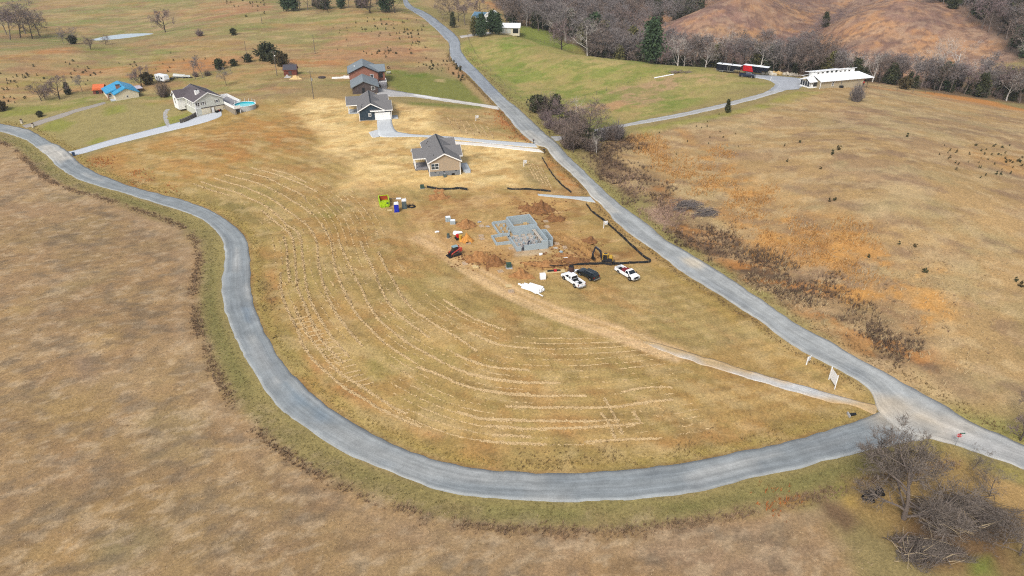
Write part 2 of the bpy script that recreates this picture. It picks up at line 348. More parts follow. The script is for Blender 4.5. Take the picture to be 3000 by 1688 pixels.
for i in range(26):                                        # faint worn patches
    cx0, cy0 = rng.uniform(0, 600), rng.uniform(560, 1650)
    if cx0 > 560 and cy0 < 1100: continue
    c = G(cx0, cy0); r = rng.uniform(1.5, 5); t = np.linspace(0, 6.28, 9)[:-1]
    paint(np.stack([c[0]+r*1.6*np.cos(t), c[1]+r*np.sin(t)], -1), [(190,160,122),(152,128,96),(178,146,96),(148,136,100)][i % 4], 3, .5, amp=1.5, world=True)
# --- inside of the bend
INNER = [(240,495),(300,520),(400,556),(530,592),(600,616),(660,650),(700,690),(722,740),(725,800),(730,870),(750,940),(800,1035),(880,1130),(970,1203),(1070,1262),(1180,1316),(1300,1358),(1420,1380),(1600,1390),(1790,1384),(1980,1365),(2290,1304),(2530,1230),(2560,1165),(2430,1072),(2240,955),(2000,802),(1850,692),(1760,600),(1620,470),(1560,425),(1460,320),(1320,320),(1000,290),(750,290),(700,310),(650,345),(500,392),(330,428)]
paint(INNER, (174,147,92), 2.0, 1, amp=.8)
paint([(250,470),(420,420),(560,385),(700,320),(850,300),(960,370),(960,430),(800,465),(640,510),(480,560),(330,515)], (184,140,80), 8, .95, amp=3)
paint([(520,420),(760,400),(900,390),(880,440),(700,470)], (178,124,70), 6, .7, amp=3)
paint([(560,330),(720,300),(800,320),(700,360),(560,400)], (166,140,82), 6, .7, amp=3)
for pts, c, o, f in [(ZB([(350,480),(620,450),(820,560),(820,700),(640,640),(450,560)]), (128,116,70), .8, 3),(ZB([(860,740),(1000,740),(940,880),(900,1100),(880,1449),(800,1449),(820,1000)]), (124,110,68), .8, 3),
  (ZB([(1400,600),(1700,600),(1750,700),(1500,780)]), (140,134,70), .8, 5),(ZB([(940,1000),(1050,980),(1050,1449),(940,1449)]), (184,130,76), .7, 3),
  (ZB([(1250,0),(1600,0),(1650,250),(1500,330),(1300,200)]), (166,140,92), .7, 6),(ZB([(1700,0),(1800,40),(1700,100),(1560,40)]), (150,115,62), .8, 4),
  (ZC([(0,380),(150,260),(260,540),(420,850),(300,900),(120,600)]), (150,128,74), .6, 3),(ZC([(60,50),(150,60),(260,540),(190,560)]), (108,88,60), .75, 1.5),
  (ZC([(860,700),(1050,620),(1250,800),(1300,1100),(1050,1000)]), (140,132,72), .7, 5),(ZC([(420,430),(560,500),(700,760),(820,900),(700,900),(560,760)]), (182,124,72), .5, 3),
  (ZC([(1500,440),(2100,700),(2576,900),(2576,1000),(1900,860)]), (184,142,84), .5, 5),(ZC([(1300,1100),(1900,1200),(1800,1449),(1500,1449)]), (150,138,82), .6, 5),
  (ZD([(600,870),(1400,860),(1640,870),(1640,900),(1000,930),(600,940)]), (188,134,82), .6, 2.5),(ZD([(500,1050),(950,1050),(950,1120),(600,1120)]), (188,124,72), .7, 2.5),
  (ZD([(1000,1000),(1800,980),(2300,880),(2300,960),(1800,1090),(1100,1090)]), (180,128,76), .6, 4),(ZD([(2350,880),(2576,820),(2576,940),(2400,960)]), (186,122,70), .7, 3),
  (ZD([(1980,1060),(2250,1000),(2450,960),(2576,900),(2576,980),(2350,1040),(2050,1100)]), (104,82,52), .85, 2),(ZD([(700,1140),(1300,1150),(1500,1160),(1200,1190),(750,1185)]), (112,106,66), .75, 2),
  (ZD([(1700,450),(2576,600),(2576,820),(1900,860),(1500,700)]), (168,142,88), .5, 6),(ZD([(1250,0),(2000,0),(2576,250),(2576,480),(2000,330)]), (170,150,98), .7, 5),
  (ZD([(1650,60),(2100,100),(2300,250),(2000,220)]), (160,140,106), .6, 4),([(1760,890),(1990,900),(2080,960),(1900,960)], (162,150,92), .6, 5),
  ([(1500,850),(1700,850),(2000,850),(2200,960),(1900,940),(1650,900)], (176,152,98), .6, 5),([(2280,1000),(2380,1050),(2500,1130),(2440,1150),(2320,1070)], (168,132,74), .6, 3)]:
    paint(pts, c, f, o, amp=2)
# bare orange clay bank on the bend
paint(ZG([(215,-80),(250,60),(320,170),(420,250)]), (188,128,78), 2.0, .7, width=2.6, amp=.8)
paint(ZG([(590,390),(700,480),(850,570),(1020,650),(1200,760),(1400,850),(1560,900)]), (190,128,76), 1.8, .75, width=2.4, amp=.8)
paint(ZC([(130,-20),(160,150),(200,330),(260,500),(330,640),(420,760),(540,860),(640,930)]), (188,136,86), 2.2, .6, width=2.6, amp=.8)
# --- verges
def offset_line(pts, d):
    P = smooth_line(GL(pts)[:, :2], 3); T = np.gradient(P, axis=0); T /= np.linalg.norm(T, axis=1)[:, None]+1e-9
    return np.stack([P[:, 0]-T[:, 1]*d, P[:, 1]+T[:, 0]*d], -1)
lo, li = LOOP_OUT[1:], LOOP_IN[1:]
def strip(line, d, w, rgb, f=1.5, op=1, amp=.8, patchy=0, i0=0, i1=None):
    P = offset_line(line, d)[i0:i1]; s = _win(P, w+f+4); x, y = XX[s], YY[s]
    dd = seg_dist(x, y, P, False)-w/2+NA[s]*amp*1.6; a = np.clip(.5-dd/f, 0, 1)*op
    if patchy: a = a*np.clip(0.5+(NB[s]*1.2+NA[s]*.8+(0.5-patchy))*2.2, 0, 1)
    c = np.array(tuple(lin(rgb)*KA)+(1,)); CC[s] = CC[s]*(1-a[..., None])+c*a[..., None]
strip(lo, -2.3, 4.4, (150,136,88)); strip(lo, -2.4, 3.4, (136,132,80), op=.6, patchy=.5); strip(lo, -1.0, 1.3, (166,150,96), op=.5); strip(lo, -5.4, 1.6, (142,114,88), op=.7, patchy=.8); strip(lo, -8.5, 2.4, (186,158,124), op=.5)
strip(li, 1.2, 2.4, (170,148,86)); strip(li, .15, .6, (122,88,62), f=.6, op=.8, amp=.3); strip(li, 3.4, 2.6, (150,128,72), op=.7, patchy=.6)
strip(R_LEFT[8:34], -1.0, 2.2, (140,112,66), op=.8); strip(R_LEFT[24:34], -3.0, 3.0, (168,138,74), op=.6); strip(R_LEFT[8:18], -3.5, 5, (170,140,96), op=.6)
strip(R_RIGHT[8:36], 1.6, 3.2, (158,148,92), op=.9); strip(R_RIGHT[24:36], 1.6, 2.4, (150,146,74), op=.6, patchy=.6)
# --- building site and straw
paint(Z6([(300,80),(700,40),(1000,60),(1650,60),(1800,160),(1950,330),(2280,700),(1900,740),(1300,760),(900,900),(500,800),(350,700),(60,500),(0,300),(60,150)]), (192,154,98), 5, .9, amp=3)
paint(Z6([(680,40),(1200,60),(1650,140),(1500,200),(1100,160),(760,140)]), (206,160,92), 4, .9, amp=2)
paint(Z6([(1340,400),(1480,420),(1800,660),(1840,720),(1500,720),(1560,600)]), (160,110,66), 3, .95, amp=1.5)
for l in ([(1380,440),(1600,580),(1760,690)],[(1440,430),(1660,560),(1830,660)],[(1400,490),(1560,600),(1680,680)]): paint(Z6(l), (122,80,46), .8, .9, width=.7, amp=.4)
paint(Z6([(1100,700),(1300,690),(1800,700),(1800,745),(1330,745),(1120,760)]), (176,124,74), 2, .9, amp=1)
paint(Z6([(280,560),(560,570),(900,600),(1040,620),(900,720),(560,640),(300,640)]), (176,134,84), 3, .9, amp=1.5)
paint(Z6([(700,240),(1200,240),(1360,480),(1340,600),(1000,600),(760,500)]), (188,156,112), 2.5, .8, amp=1)
paint(Z6([(880,560),(1060,600),(1060,660),(900,640)]), (206,196,184), 1.5, .7, amp=.8); paint(Z6([(600,430),(740,440),(740,510),(620,480)]), (206,194,180), 1.5, .7, amp=.8)
paint(Z6([(360,420),(460,420),(470,520),(360,520)]), (210,186,160), 1.5, .6, amp=.8)
paint(Z5([(200,240),(380,130),(560,150),(700,150),(1130,175),(1300,180),(1530,230),(1400,300),(1500,400),(1750,450),(2420,552),(2490,640),(2330,720),(2310,860),(2370,970),(2200,1000),(1800,995),(1400,965),(1100,970),(900,985),(660,960),(640,850),(780,700),(600,630),(430,600),(480,490),(340,360)]), STRAW, 5, .95, amp=2.5, rough=.6)
for pts, c, o in [(Z5([(700,430),(860,380),(900,480),(760,520),(560,600),(440,560)]), (238,202,134), .8),(Z5([(830,300),(980,320),(980,370),(760,380)]), (214,164,78), .7),(Z5([(1280,760),(1480,800),(1480,880),(1780,870),(1900,760),(1840,730),(1840,840),(1500,930),(1250,860)]), (206,152,70), .7),
   (Z5([(690,560),(800,545),(830,640),(700,620)]), (150,104,52), .85),(Z5([(800,880),(920,900),(900,980),(800,960)]), (176,136,84), .7),(Z5([(1160,260),(1500,330),(1480,360),(1170,290)]), (190,148,92), .7),
   (Z5([(920,560),(970,540),(970,590)]), (176,166,84), .8),(Z5([(1850,660),(2010,700),(2000,730),(1860,700)]), (196,150,90), .6),(Z5([(1900,560),(2300,620),(2200,800),(1950,800)]), (238,204,138), .6),(Z5([(980,560),(1300,560),(1250,700),(1000,760)]), (222,180,108), .7)]:
    paint(pts, c, 3, o, amp=1.5, rough=.7)
paint(Z5([(1440,220),(1560,220),(2060,240),(2420,520),(2360,540),(1800,470),(1500,400),(1560,330)]), (184,154,106), 3, .95, amp=1.5)
paint(Z5([(2060,220),(2110,240),(2250,380),(2440,530),(2380,540),(2200,420)]), (180,116,66), 2.5, .8, amp=1.5)
paint(Z9([(20,680),(120,800),(300,960),(240,1010),(100,860),(0,760)]), (190,124,64), 2, .9, amp=1); paint(Z5([(2360,660),(2490,640),(2576,760),(2576,980),(2380,960),(2300,860)]), (182,152,110), 3, .9, amp=1.5)
paint(Z6([(1620,150),(1820,170),(2576,820),(2500,740),(2280,690),(1850,330)]), (184,150,92), 3, .8, amp=1.5)
# --- upper left pastures
paint(Z1([(0,600),(700,520),(1500,480),(2300,480),(2500,560),(1900,700),(1600,760),(900,850),(400,960),(0,1000)]), (176,142,100), 8, .9, amp=4)
for pts, c, o in [(Z1([(0,540),(450,455),(700,440),(680,500),(300,545),(0,590)]), (192,136,88), .85),(Z1([(500,640),(900,600),(1300,640),(1900,640),(1500,720),(1100,740),(600,760)]), (188,132,82), .8),(Z1([(1500,520),(2000,560),(2400,560),(1900,680),(1300,680)]), (192,128,74), .7),
  (Z1([(0,700),(300,700),(500,800),(300,950),(0,960)]), (186,132,84), .7),(Z1([(0,590),(600,545),(1000,490),(1700,440),(2300,330),(2576,300),(2576,380),(1800,480),(900,560),(0,650)]), (154,146,92), .7),
  (Z1([(880,460),(1180,460),(1150,500),(900,500)]), (138,140,70), .8),(Z1([(1100,410),(1700,370),(2300,250),(2576,160),(2576,260),(1900,360),(1200,440)]), (182,142,100), .7),
  (Z1([(380,270),(800,230),(1300,180),(1800,60),(2576,-40),(2576,90),(2000,220),(1500,280),(900,300),(700,330)]), (166,140,108), .7),(Z1([(1700,100),(2300,0),(2576,-20),(2576,120),(2100,200),(1750,180)]), (180,128,92), .8),
  (Z1([(0,190),(900,60),(1200,-30),(0,-60)]), (158,142,104), .8),(Z1([(400,180),(900,90),(1300,-20),(1500,0),(1000,180),(500,300)]), (146,142,88), .7),(Z1([(430,340),(640,330),(760,370),(700,420),(450,430)]), (124,132,64), .85),
  (Z1([(700,300),(1200,250),(1300,270),(1000,310),(720,350)]), (198,170,128), .7)]:
    paint(pts, c, 6, o, amp=4)
# lawns by the two old houses
paint(Z1([(0,1010),(400,930),(900,880),(1000,960),(1300,960),(1600,880),(1700,1000),(1900,1050),(1780,1150),(1000,1350),(650,1420),(250,1200),(0,1160)]), (164,150,98), 4, .85, amp=2)
for l in ([(0,1010),(300,960),(600,960),(900,900),(950,960),(600,1040),(200,1100),(0,1110)],[(380,1230),(560,1110),(680,1160),(560,1260)],[(820,1350),(980,1280),(1000,1330),(860,1380)],[(1580,1120),(1760,1050),(1860,1060),(1680,1160),(1500,1200)],[(1300,980),(1650,900),(1600,960),(1400,1010)],[(1350,780),(1800,720),(1800,760),(1400,800)],[(1000,1020),(1200,980),(1200,1060),(1000,1090)]):
    paint(Z1(l), (140,144,66), 3, .8, amp=2)
paint(Z1([(1900,740),(2576,600),(2576,900),(2200,900),(1950,800)]), (166,144,94), 5, .8, amp=3); paint(Z1([(1900,700),(2450,620),(2576,640),(2200,760)]), (190,148,98), 4, .6, amp=2)
# ridge with young cedars
paint(Z2([(560,560),(900,620),(1300,560),(1960,560),(2100,740),(2000,640),(1960,440),(1850,300),(1700,200),(1400,170),(1050,260),(900,380),(700,480)]), (182,140,104), 8, .9, amp=4)
paint(Z2([(1380,190),(1600,200),(1850,380),(1900,470),(1650,520),(1400,300)]), (184,128,88), 6, .8, amp=3); paint(Z2([(380,610),(520,560),(1000,560),(1000,620),(620,640)]), (190,132,84), 5, .8, amp=2)
paint(Z2([(0,560),(200,560),(420,650),(400,710),(0,740)]), (186,146,98), 5, .8, amp=2); paint(Z2([(0,180),(500,110),(1100,110),(1600,110),(1500,180),(1000,250),(700,450),(0,340)]), (152,144,92), 8, .8, amp=4)
paint(Z2([(280,330),(540,280),(560,310),(380,370)]), (190,160,112), 5, .8, amp=2); paint(Z2([(1180,100),(1600,90),(1640,140),(1250,140)]), (122,136,58), 4, .8, amp=2)
paint(Z2([(1640,500),(1980,440),(2040,600),(1700,590)]), (180,156,112), 5, .8, amp=2)
paint(Z2([(1380,650),(1700,680),(2100,760),(2300,960),(2350,985),(1900,930),(1500,870),(1400,800)]), (128,132,66), 3, .95, amp=1.5); paint(Z2([(1480,670),(1750,700),(1740,740),(1520,710)]), (104,124,48), 3, .8, amp=1.5)
paint(Z2([(1850,750),(1950,740),(1950,780),(1840,775)]), (190,168,120), 2, .8, amp=1); paint(Z2([(1600,960),(2300,1000),(2300,1030),(1600,990)]), (116,124,58), 2.5, .8, amp=1); paint(Z2([(2150,740),(2400,980),(2330,980),(2100,770)]), (176,150,104), 2, .8, amp=1)
paint(Z2([(560,680),(1000,700),(1060,880),(1000,930),(720,930),(0,1000),(0,800)]), (168,142,98), 5, .7, amp=3); paint(Z2([(560,690),(1000,650),(1000,690),(700,720),(560,740)]), (142,140,76), 3, .7, amp=1.5); paint(Z2([(540,640),(1000,635),(1000,655),(560,670)]), (200,172,116), 2, .7, amp=1)
# top of the main road and the farmstead
paint(Z2([(1590,30),(1900,100),(2300,130),(2576,200),(2576,0),(1590,-60)]), (178,152,108), 6, .85, amp=3); paint(Z2([(2300,20),(2576,0),(2576,90),(2400,80)]), (190,138,92), 5, .8, amp=3)
paint(ZM(1180,0,6.44,[(900,520),(1250,560),(1250,650),(1050,680),(980,600)]), (140,132,76), 3, .8, amp=1)
# --- green hill
paint(Z3([(-60,640),(-130,560),(-170,420),(-60,370),(280,340),(370,240),(700,290),(1000,400),(1230,500),(1250,545),(1500,580),(1750,630),(2230,655),(2400,720),(2576,760),(1900,1050),(1200,1200),(700,1230),(500,1040),(250,800),(60,660)]), (160,152,88), 5, .95, amp=2)
for pts, c, o in [(Z3([(60,400),(300,350),(500,430),(600,500),(400,560),(150,470)]), (132,142,68), .85),(Z3([(380,240),(700,300),(1000,400),(1080,440),(850,480),(600,430),(370,320)]), (128,140,66), .9),(Z3([(760,520),(1050,560),(1050,640),(850,640)]), (146,148,80), .8),
  (Z3([(60,600),(300,560),(500,650),(400,760),(200,700)]), (138,144,70), .75),(Z3([(100,690),(330,800),(600,1060),(500,1050),(260,860)]), (136,142,70), .75),(Z3([(1200,640),(2100,630),(2230,660),(1900,690),(1300,720)]), (150,150,80), .7),
  (Z3([(900,540),(1250,560),(1480,600),(1250,660),(1000,640)]), (184,164,108), .6),(Z3([(820,990),(1300,820),(1650,740),(1900,690),(2300,700),(2500,780),(1900,900),(1300,1090),(1000,1060)]), (178,148,112), .9),
  (Z3([(1180,1030),(1320,950),(1560,1000),(1500,1080),(1300,1110)]), (190,146,104), .7),(Z3([(1780,880),(1950,830),(1920,900)]), (196,158,110), .7),(Z3([(1900,770),(2300,790),(2576,800),(2500,850),(2000,850)]), (142,144,76), .7),(Z3([(1000,1120),(1400,1110),(1900,960),(2576,860),(2576,900),(1900,1050),(1300,1170)]), (160,148,92), .6)]:
    paint(pts, c, 4, o, amp=2.5)
for i in range(60):                                        # tussocky green clumps
    u, v = rng.uniform(0, 1500), rng.uniform(380, 1000)
    if v > 640+.35*u or v < 380+.17*u: continue
    c = G(1400+u/3.22, v/3.22); t = np.linspace(0, 6.28, 8)[:-1]; r = rng.uniform(.8, 2.4)
    paint(np.stack([c[0]+r*1.7*np.cos(t), c[1]+r*np.sin(t)], -1), (132,140,68) if i % 3 else (182,156,104), 1.6, .6, amp=.8, world=True)
paint(ZM(2070,170,5.257,[(720,480),(980,470),(1100,400),(1000,350),(760,330),(300,280),(-100,420),(-200,631)]), (162,150,96), 3, .8, amp=1.5); paint(ZM(2070,170,5.257,[(420,390),(900,430),(980,390),(700,370)]), (140,142,72), 2, .8, amp=1)
# --- right-hand hill
HILL = Z9([(560,560),(800,500),(1200,390),(1700,260),(2300,110),(2700,0),(3100,-30),(3600,80),(4600,260),(4600,3000),(3200,2900),(2400,2200),(1500,1500),(900,1000),(600,720)])
paint(HILL, (178,147,102), 5, .95, amp=3)
paint([(1880,378),(1990,355),(2110,330),(2240,300),(2330,270),(2420,268),(2330,300),(2150,340),(1990,372),(1890,400)], (150,148,74), 2.5, .95, amp=1)
for pts, c, o, f in [(ZA([(0,400),(500,200),(1100,80),(1700,300),(1500,600),(900,600),(400,700)]), (178,154,118), .6, 8),(ZA([(1100,350),(1700,420),(1900,800),(1400,900),(900,700)]), (190,166,124), .6, 8),(ZA([(1600,560),(1900,640),(1900,800),(2350,1000),(2576,1100),(2300,1130),(1800,860)]), (160,154,112), .6, 6),
   (ZA([(1900,500),(2150,520),(2400,720),(2200,740),(1980,640)]), (142,118,98), .75, 5),(ZA([(1950,860),(2150,880),(2150,980),(1950,930)]), (150,128,112), .7, 4),(ZA([(2290,1000),(2480,1020),(2470,1060),(2310,1050)]), (118,140,70), .7, 2),
   (ZA([(1750,80),(2100,100),(2300,200),(2100,320),(1850,250)]), (190,140,88), .55, 6),(ZA([(2350,220),(2576,150),(2576,380),(2400,330)]), (196,136,74), .8, 5),(ZA([(1450,300),(1700,360),(2000,420),(1900,480),(1500,390)]), (152,130,108), .6, 4),
   (ZA([(1000,1000),(1500,1050),(1900,1449),(1000,1449)]), (174,142,100), .6, 8),(ZA([(400,800),(900,600),(1000,1100),(600,1200)]), (176,148,100), .5, 8),(Z4([(560,1010),(900,1010),(1400,1100),(1300,1200),(900,1200)]), (164,132,106), .5, 6),
   (ZE([(1700,500),(2576,500),(2576,1449),(2300,1300),(1900,900)]), (174,138,94), .6, 6),(Z7([(1100,200),(1500,330),(2000,500),(2400,900),(2200,900),(1600,640),(1200,440)]), (196,168,128), .6, 4)]:
    paint(pts, c, f, o, amp=3, patchy=.75)
ORANGE_GRASS = [Z9([(830,500),(960,490),(1110,570),(1230,690),(1540,710),(1440,790),(1380,870),(1150,880),(1050,720),(900,620)]),Z9([(1480,830),(1690,830),(1650,1000),(1400,1000),(1330,960)]),Z9([(1750,1030),(2060,1010),(2170,1120),(2060,1240),(1860,1230),(1780,1120)]),
   Z9([(1590,600),(1740,610),(1700,660),(1600,650)]),ZE([(1240,380),(1500,220),(1650,260),(1720,420),(1750,590),(1600,560),(1400,520)]),ZE([(1640,340),(1940,160),(1960,320),(1740,440)]),ZE([(1760,600),(1950,570),(2170,680),(2100,760),(1900,700)]),
   ZE([(800,240),(860,290),(1080,460),(1000,470),(880,360)]),ZE([(1780,820),(1930,850),(1920,890),(1800,880)]),ZE([(1020,270),(1200,230),(1360,180),(1380,240),(1100,310)])]
for p in ORANGE_GRASS: paint(p, (206,142,66), 5, .9, amp=2.5, patchy=.8)
THICKET = [Z9([(420,700),(560,560),(760,520),(860,560),(680,660),(760,740),(980,860),(1060,970),(960,980),(800,850),(620,800),(700,900),(600,900),(480,800)]),Z9([(640,930),(760,960),(900,1060),(1000,1060),(1160,1040),(1100,1130),(920,1120),(760,1040)]),
   ZE([(250,290),(560,210),(740,210),(860,300),(960,430),(900,560),(780,530),(560,470),(300,380)]),ZE([(920,560),(1000,480),(1160,540),(1280,640),(1440,720),(1700,700),(1830,880),(1700,950),(1540,870),(1300,850),(1100,700),(940,620)]),
   ZE([(1900,1000),(2100,1030),(2300,1200),(2100,1300),(1950,1150)]),ZE([(2250,1280),(2500,1300),(2576,1400),(2400,1449)])]
for p in THICKET: paint(p, (118,94,74), 3, .85, amp=2)
for p in (Z9([(900,1160),(1220,1080),(1340,1250),(1160,1340),(1000,1300)]), ZE([(-20,60),(240,10),(380,150),(240,210),(60,180)])): paint(p, (176,146,126), 3, .9, amp=1.5)
for p in (Z9([(560,880),(760,890),(860,960),(720,960)]), Z9([(700,700),(820,720),(960,900),(860,880)]), ZE([(860,640),(1060,690),(1300,830),(1240,880),(1000,760)]), ZE([(1300,860),(1560,980),(1760,1050),(1500,1010)])): paint(p, (196,166,124), 2.5, .8, amp=1.2)
# --- strip of orange sedge and the far slopes
paint(Z4([(1080,790),(1450,850),(1800,880),(2200,940),(2576,1030),(2900,1100),(2900,1160),(2400,1030),(1900,960),(1500,900),(1150,830)]), (204,142,82), 4, .95, amp=1.5)
paint(Z4([(0,1290),(400,1250),(500,1270),(0,1330)]), TAN, 4, .4, amp=2)
HILLW = [W(1900,362,0), W(2150,358,0), W(2330,350,0), W(2480,322,0), W(2620,306,0), W(2800,305,0), W(3000,330,0), W(3300,420,0), W(3000,620,0), W(2100,640,0), W(1750,520,0), W(1850,420,0)]
paint(HILLW, (160,130,112), 8, 1, amp=4, world=True)
for a, b, c, d, col, op in [(2050,400,60,16,(160,122,108),.7),(2160,440,50,14,(184,146,116),.7),(2250,430,30,20,(204,150,98),.8),(2330,400,26,40,(134,104,92),.8),(2350,470,30,30,(140,110,96),.7),(2480,365,22,14,(200,146,96),.7),(2600,372,30,10,(150,116,104),.6),(2700,345,36,9,(196,144,100),.7),(2560,395,40,12,(170,128,104),.7),(2780,370,22,14,(146,112,98),.7),(2620,335,44,7,(196,150,106),.6),(2660,360,16,6,(138,106,96),.7),(2540,345,16,6,(142,112,100),.6),(2150,390,20,8,(196,156,110),.7),(2060,470,40,12,(190,146,112),.6)]:
    w0 = W(a, b, 10); t = np.linspace(0, 6.28, 12)[:-1]; paint(np.stack([w0[0]+c*np.cos(t), w0[1]+d*np.sin(t)], -1), col, 9, op, amp=5, world=True)
# floor of the wood
paint([W(1500,430,0),W(1620,392,0),W(1700,362,0),W(1780,340,0),W(1930,338,0),W(2100,338,0),W(2300,330,0),W(2450,304,0),W(2560,284,0),W(2730,274,0),W(2914,267,0),W(3100,254,0),W(3100,300,0),W(2800,304,0),W(2600,308,0),W(2450,330,0),W(2200,360,0),W(1900,368,0),W(1780,520,0),W(1800,640,0),W(1450,640,0),W(1420,500,0)], (126,104,84), 6, .9, amp=3, world=True)
# corner with the brush heap, bottom right
paint(Z8([(850,600),(1300,300),(1850,200),(2100,300),(2576,700),(2576,1449),(1900,1449),(1300,1100),(900,850)]), (166,136,86), 4, .85, amp=2); paint(Z8([(1350,850),(2000,700),(2500,1000),(2500,1400),(1700,1400),(1350,1150)]), (116,90,66), 4, .85, amp=2)
for l, c in (([(740,590),(870,580),(860,680),(760,680)], (150,150,74)),([(880,700),(970,700),(980,780),(890,780)], (196,162,84)),([(2060,1300),(2250,1260),(2300,1449),(2100,1449)], (126,146,62)),([(560,680),(850,780),(1050,950),(900,1040),(700,850)], (124,98,76)),([(230,740),(520,680),(520,760),(300,790)], (182,134,78)),([(2040,300),(2576,460),(2576,560),(2100,340)], (158,146,74)),([(2100,430),(2576,620),(2576,900),(2300,700)], (186,152,100))):
    paint(Z8(l), c, 2, .85, amp=1)
# ragged patches
LFP = [(-300,380),(0,400),(140,505),(330,592),(560,705),(592,850),(590,960),(685,1180),(905,1362),(1250,1505),(1800,1545),(2300,1485),(2480,1620),(2600,1900),(-400,1900)]
for i, (c, sc, cv, op) in enumerate([((160,130,94), 14, .3, .16),((184,154,114), 9, .3, .14),((154,136,92), 18, .2, .18),((192,164,114), 5, .16, .2),((138,114,88), 1.6, .10, .5),((206,182,148), 1.3, .12, .5),((168,138,112), 7, .25, .16),((124,110,92), 2.6, .05, .5)]): mottle(LFP, c, sc, cv, op, seed=i, stretch=1.3)
for i, (c, sc, cv, op) in enumerate([((186,142,84), 12, .3, .38),((154,138,84), 10, .25, .38),((196,168,112), 6, .25, .45),((178,130,80), 5, .16, .4),((136,118,78), 2, .12, .5),((166,150,92), 4, .2, .4),((206,180,130), 2.2, .14, .45)]): mottle(INNER, c, sc, cv, op, seed=10+i, stretch=2.2, ang=-.5)
HO = ZE([(300,-700),(900,-300),(1300,-50),(2000,150),(2700,600),(3000,1200),(2300,1150),(1700,900),(1150,560),(860,300),(500,-100)])
HB = ZE([(0,-300),(400,100),(760,300),(1200,620),(1800,900),(2700,1400),(2900,1700),(2200,1449),(1300,960),(900,700),(560,470),(200,230)])
for i, (p, c, sc, cv, op) in enumerate([(HILL,(194,160,112),14,.35,.5),(HILL,(160,132,104),10,.28,.5),(HILL,(176,160,118),8,.25,.45),(HILL,(140,114,94),4,.14,.5),(HILL,(206,180,136),3,.2,.45),(HO,(200,154,96),9,.34,.6),(HO,(208,150,76),4,.26,.6),(HO,(150,120,88),5,.25,.55),(HB,(114,90,72),8,.62,.8),(HB,(96,78,62),4,.45,.75),(HB,(200,168,124),5,.34,.6),(HB,(196,134,70),4,.2,.6)]): mottle(p, c, sc, cv, op, seed=20+i, stretch=1.8, ang=-.6)
FL_ = [(-300,420),(-300,0),(300,-60),(1180,-60),(1300,120),(1330,190),(1000,250),(700,300),(300,300),(0,330)]
for i, (c, sc, cv, op) in enumerate([((140,146,82), 22, .42, .6),((190,142,96), 14, .28, .5),((170,146,108), 9, .3, .45),((138,140,82), 9, .2, .45),((196,170,124), 5, .2, .45),((150,118,92), 4, .12, .5)]): mottle(FL_, c, sc, cv, op, seed=40+i, stretch=2.5, ang=.1)
for i, (c, sc, cv, op) in enumerate([((142,112,100), 12, .35, .6),((184,148,118), 10, .22, .5),((200,150,102), 6, .12, .5),((124,98,90), 4, .2, .55),((184,156,130), 3, .2, .45),((112,88,80), 1.8, .14, .6)]): mottle(HILLW, c, sc, cv, op, seed=50+i, stretch=1.8, world=True)
GHP = Z3([(-60,640),(-130,560),(-170,420),(-60,370),(280,340),(800,505),(1250,545),(1750,630),(2400,720),(1900,1050),(1200,1200),(700,1230),(500,1040),(250,800)])
for i, (c, sc, cv, op) in enumerate([((128,144,66), 7, .42, .6),((186,164,110), 6, .25, .45),((120,134,62), 2.5, .22, .55),((176,150,104), 9, .2, .4)]): mottle(GHP, c, sc, cv, op, seed=60+i, stretch=1.7)
SITE = Z6([(300,80),(700,40),(1650,60),(1950,330),(2280,700),(1900,740),(900,900),(350,700),(0,300)])
for i, (c, sc, cv, op) in enumerate([((206,166,108), 6, .35, .6),((168,126,80), 5, .3, .6),((150,106,64), 2.2, .16, .6),((216,180,130), 2.6, .2, .55),((172,150,92), 7, .2, .5)]): mottle(SITE, c, sc, cv, op, seed=70+i, stretch=2.0, ang=.3)
STR = Z5([(200,240),(380,130),(700,150),(1530,230),(1500,400),(2420,552),(2330,720),(2370,970),(1400,965),(660,960),(780,700),(430,600),(480,490)])
for i, (c, sc, cv, op) in enumerate([((246,214,150), 5, .5, .6),((218,176,110), 4, .22, .5),((250,222,164), 2, .25, .45),((190,148,92), 2.4, .1, .5)]): mottle(STR, c, sc, cv, op, seed=80+i, stretch=1.8)
paint([W(2700,420,0),W(2850,365,0),W(2960,330,0),W(3080,300,0),W(3400,380,0),W(3200,560,0),W(2750,560,0)], (104,92,84), 8, .9, amp=4, world=True)
# faint tracks of the dirt road over the grass
TRK = [(1990,1035),(1885,999),(1785,961),(1685,932),(1595,897),(1518,862),(1448,823),(1380,785),(1330,752),(1290,720),(1230,690)]
_c = smooth_line(GL(TRK)[:, :2], 4); _t = np.gradient(_c, axis=0); _t /= np.linalg.norm(_t, axis=1)[:, None]; _n = np.stack([-_t[:, 1], _t[:, 0]], -1)
paint(_c, (208,172,120), 2.0, .85, width=4.4, amp=.7, world=True)
for _o in (-1.0, .95, 2.3): paint(_c+_n*_o, (230,196,150), .9, .95, width=1.0, amp=.25, world=True)
paint(_c+_n*-.1, (186,152,96), .8, .6, width=.5, amp=.25, world=True)
for l in ([(1180,560),(1200,620),(1260,680),(1330,730)],[(1090,540),(1120,640),(1200,700),(1300,760)],[(1010,480),(1060,560),(1150,650)]): paint(l, (206,170,118), 2.5, .45, width=1.6, amp=1)
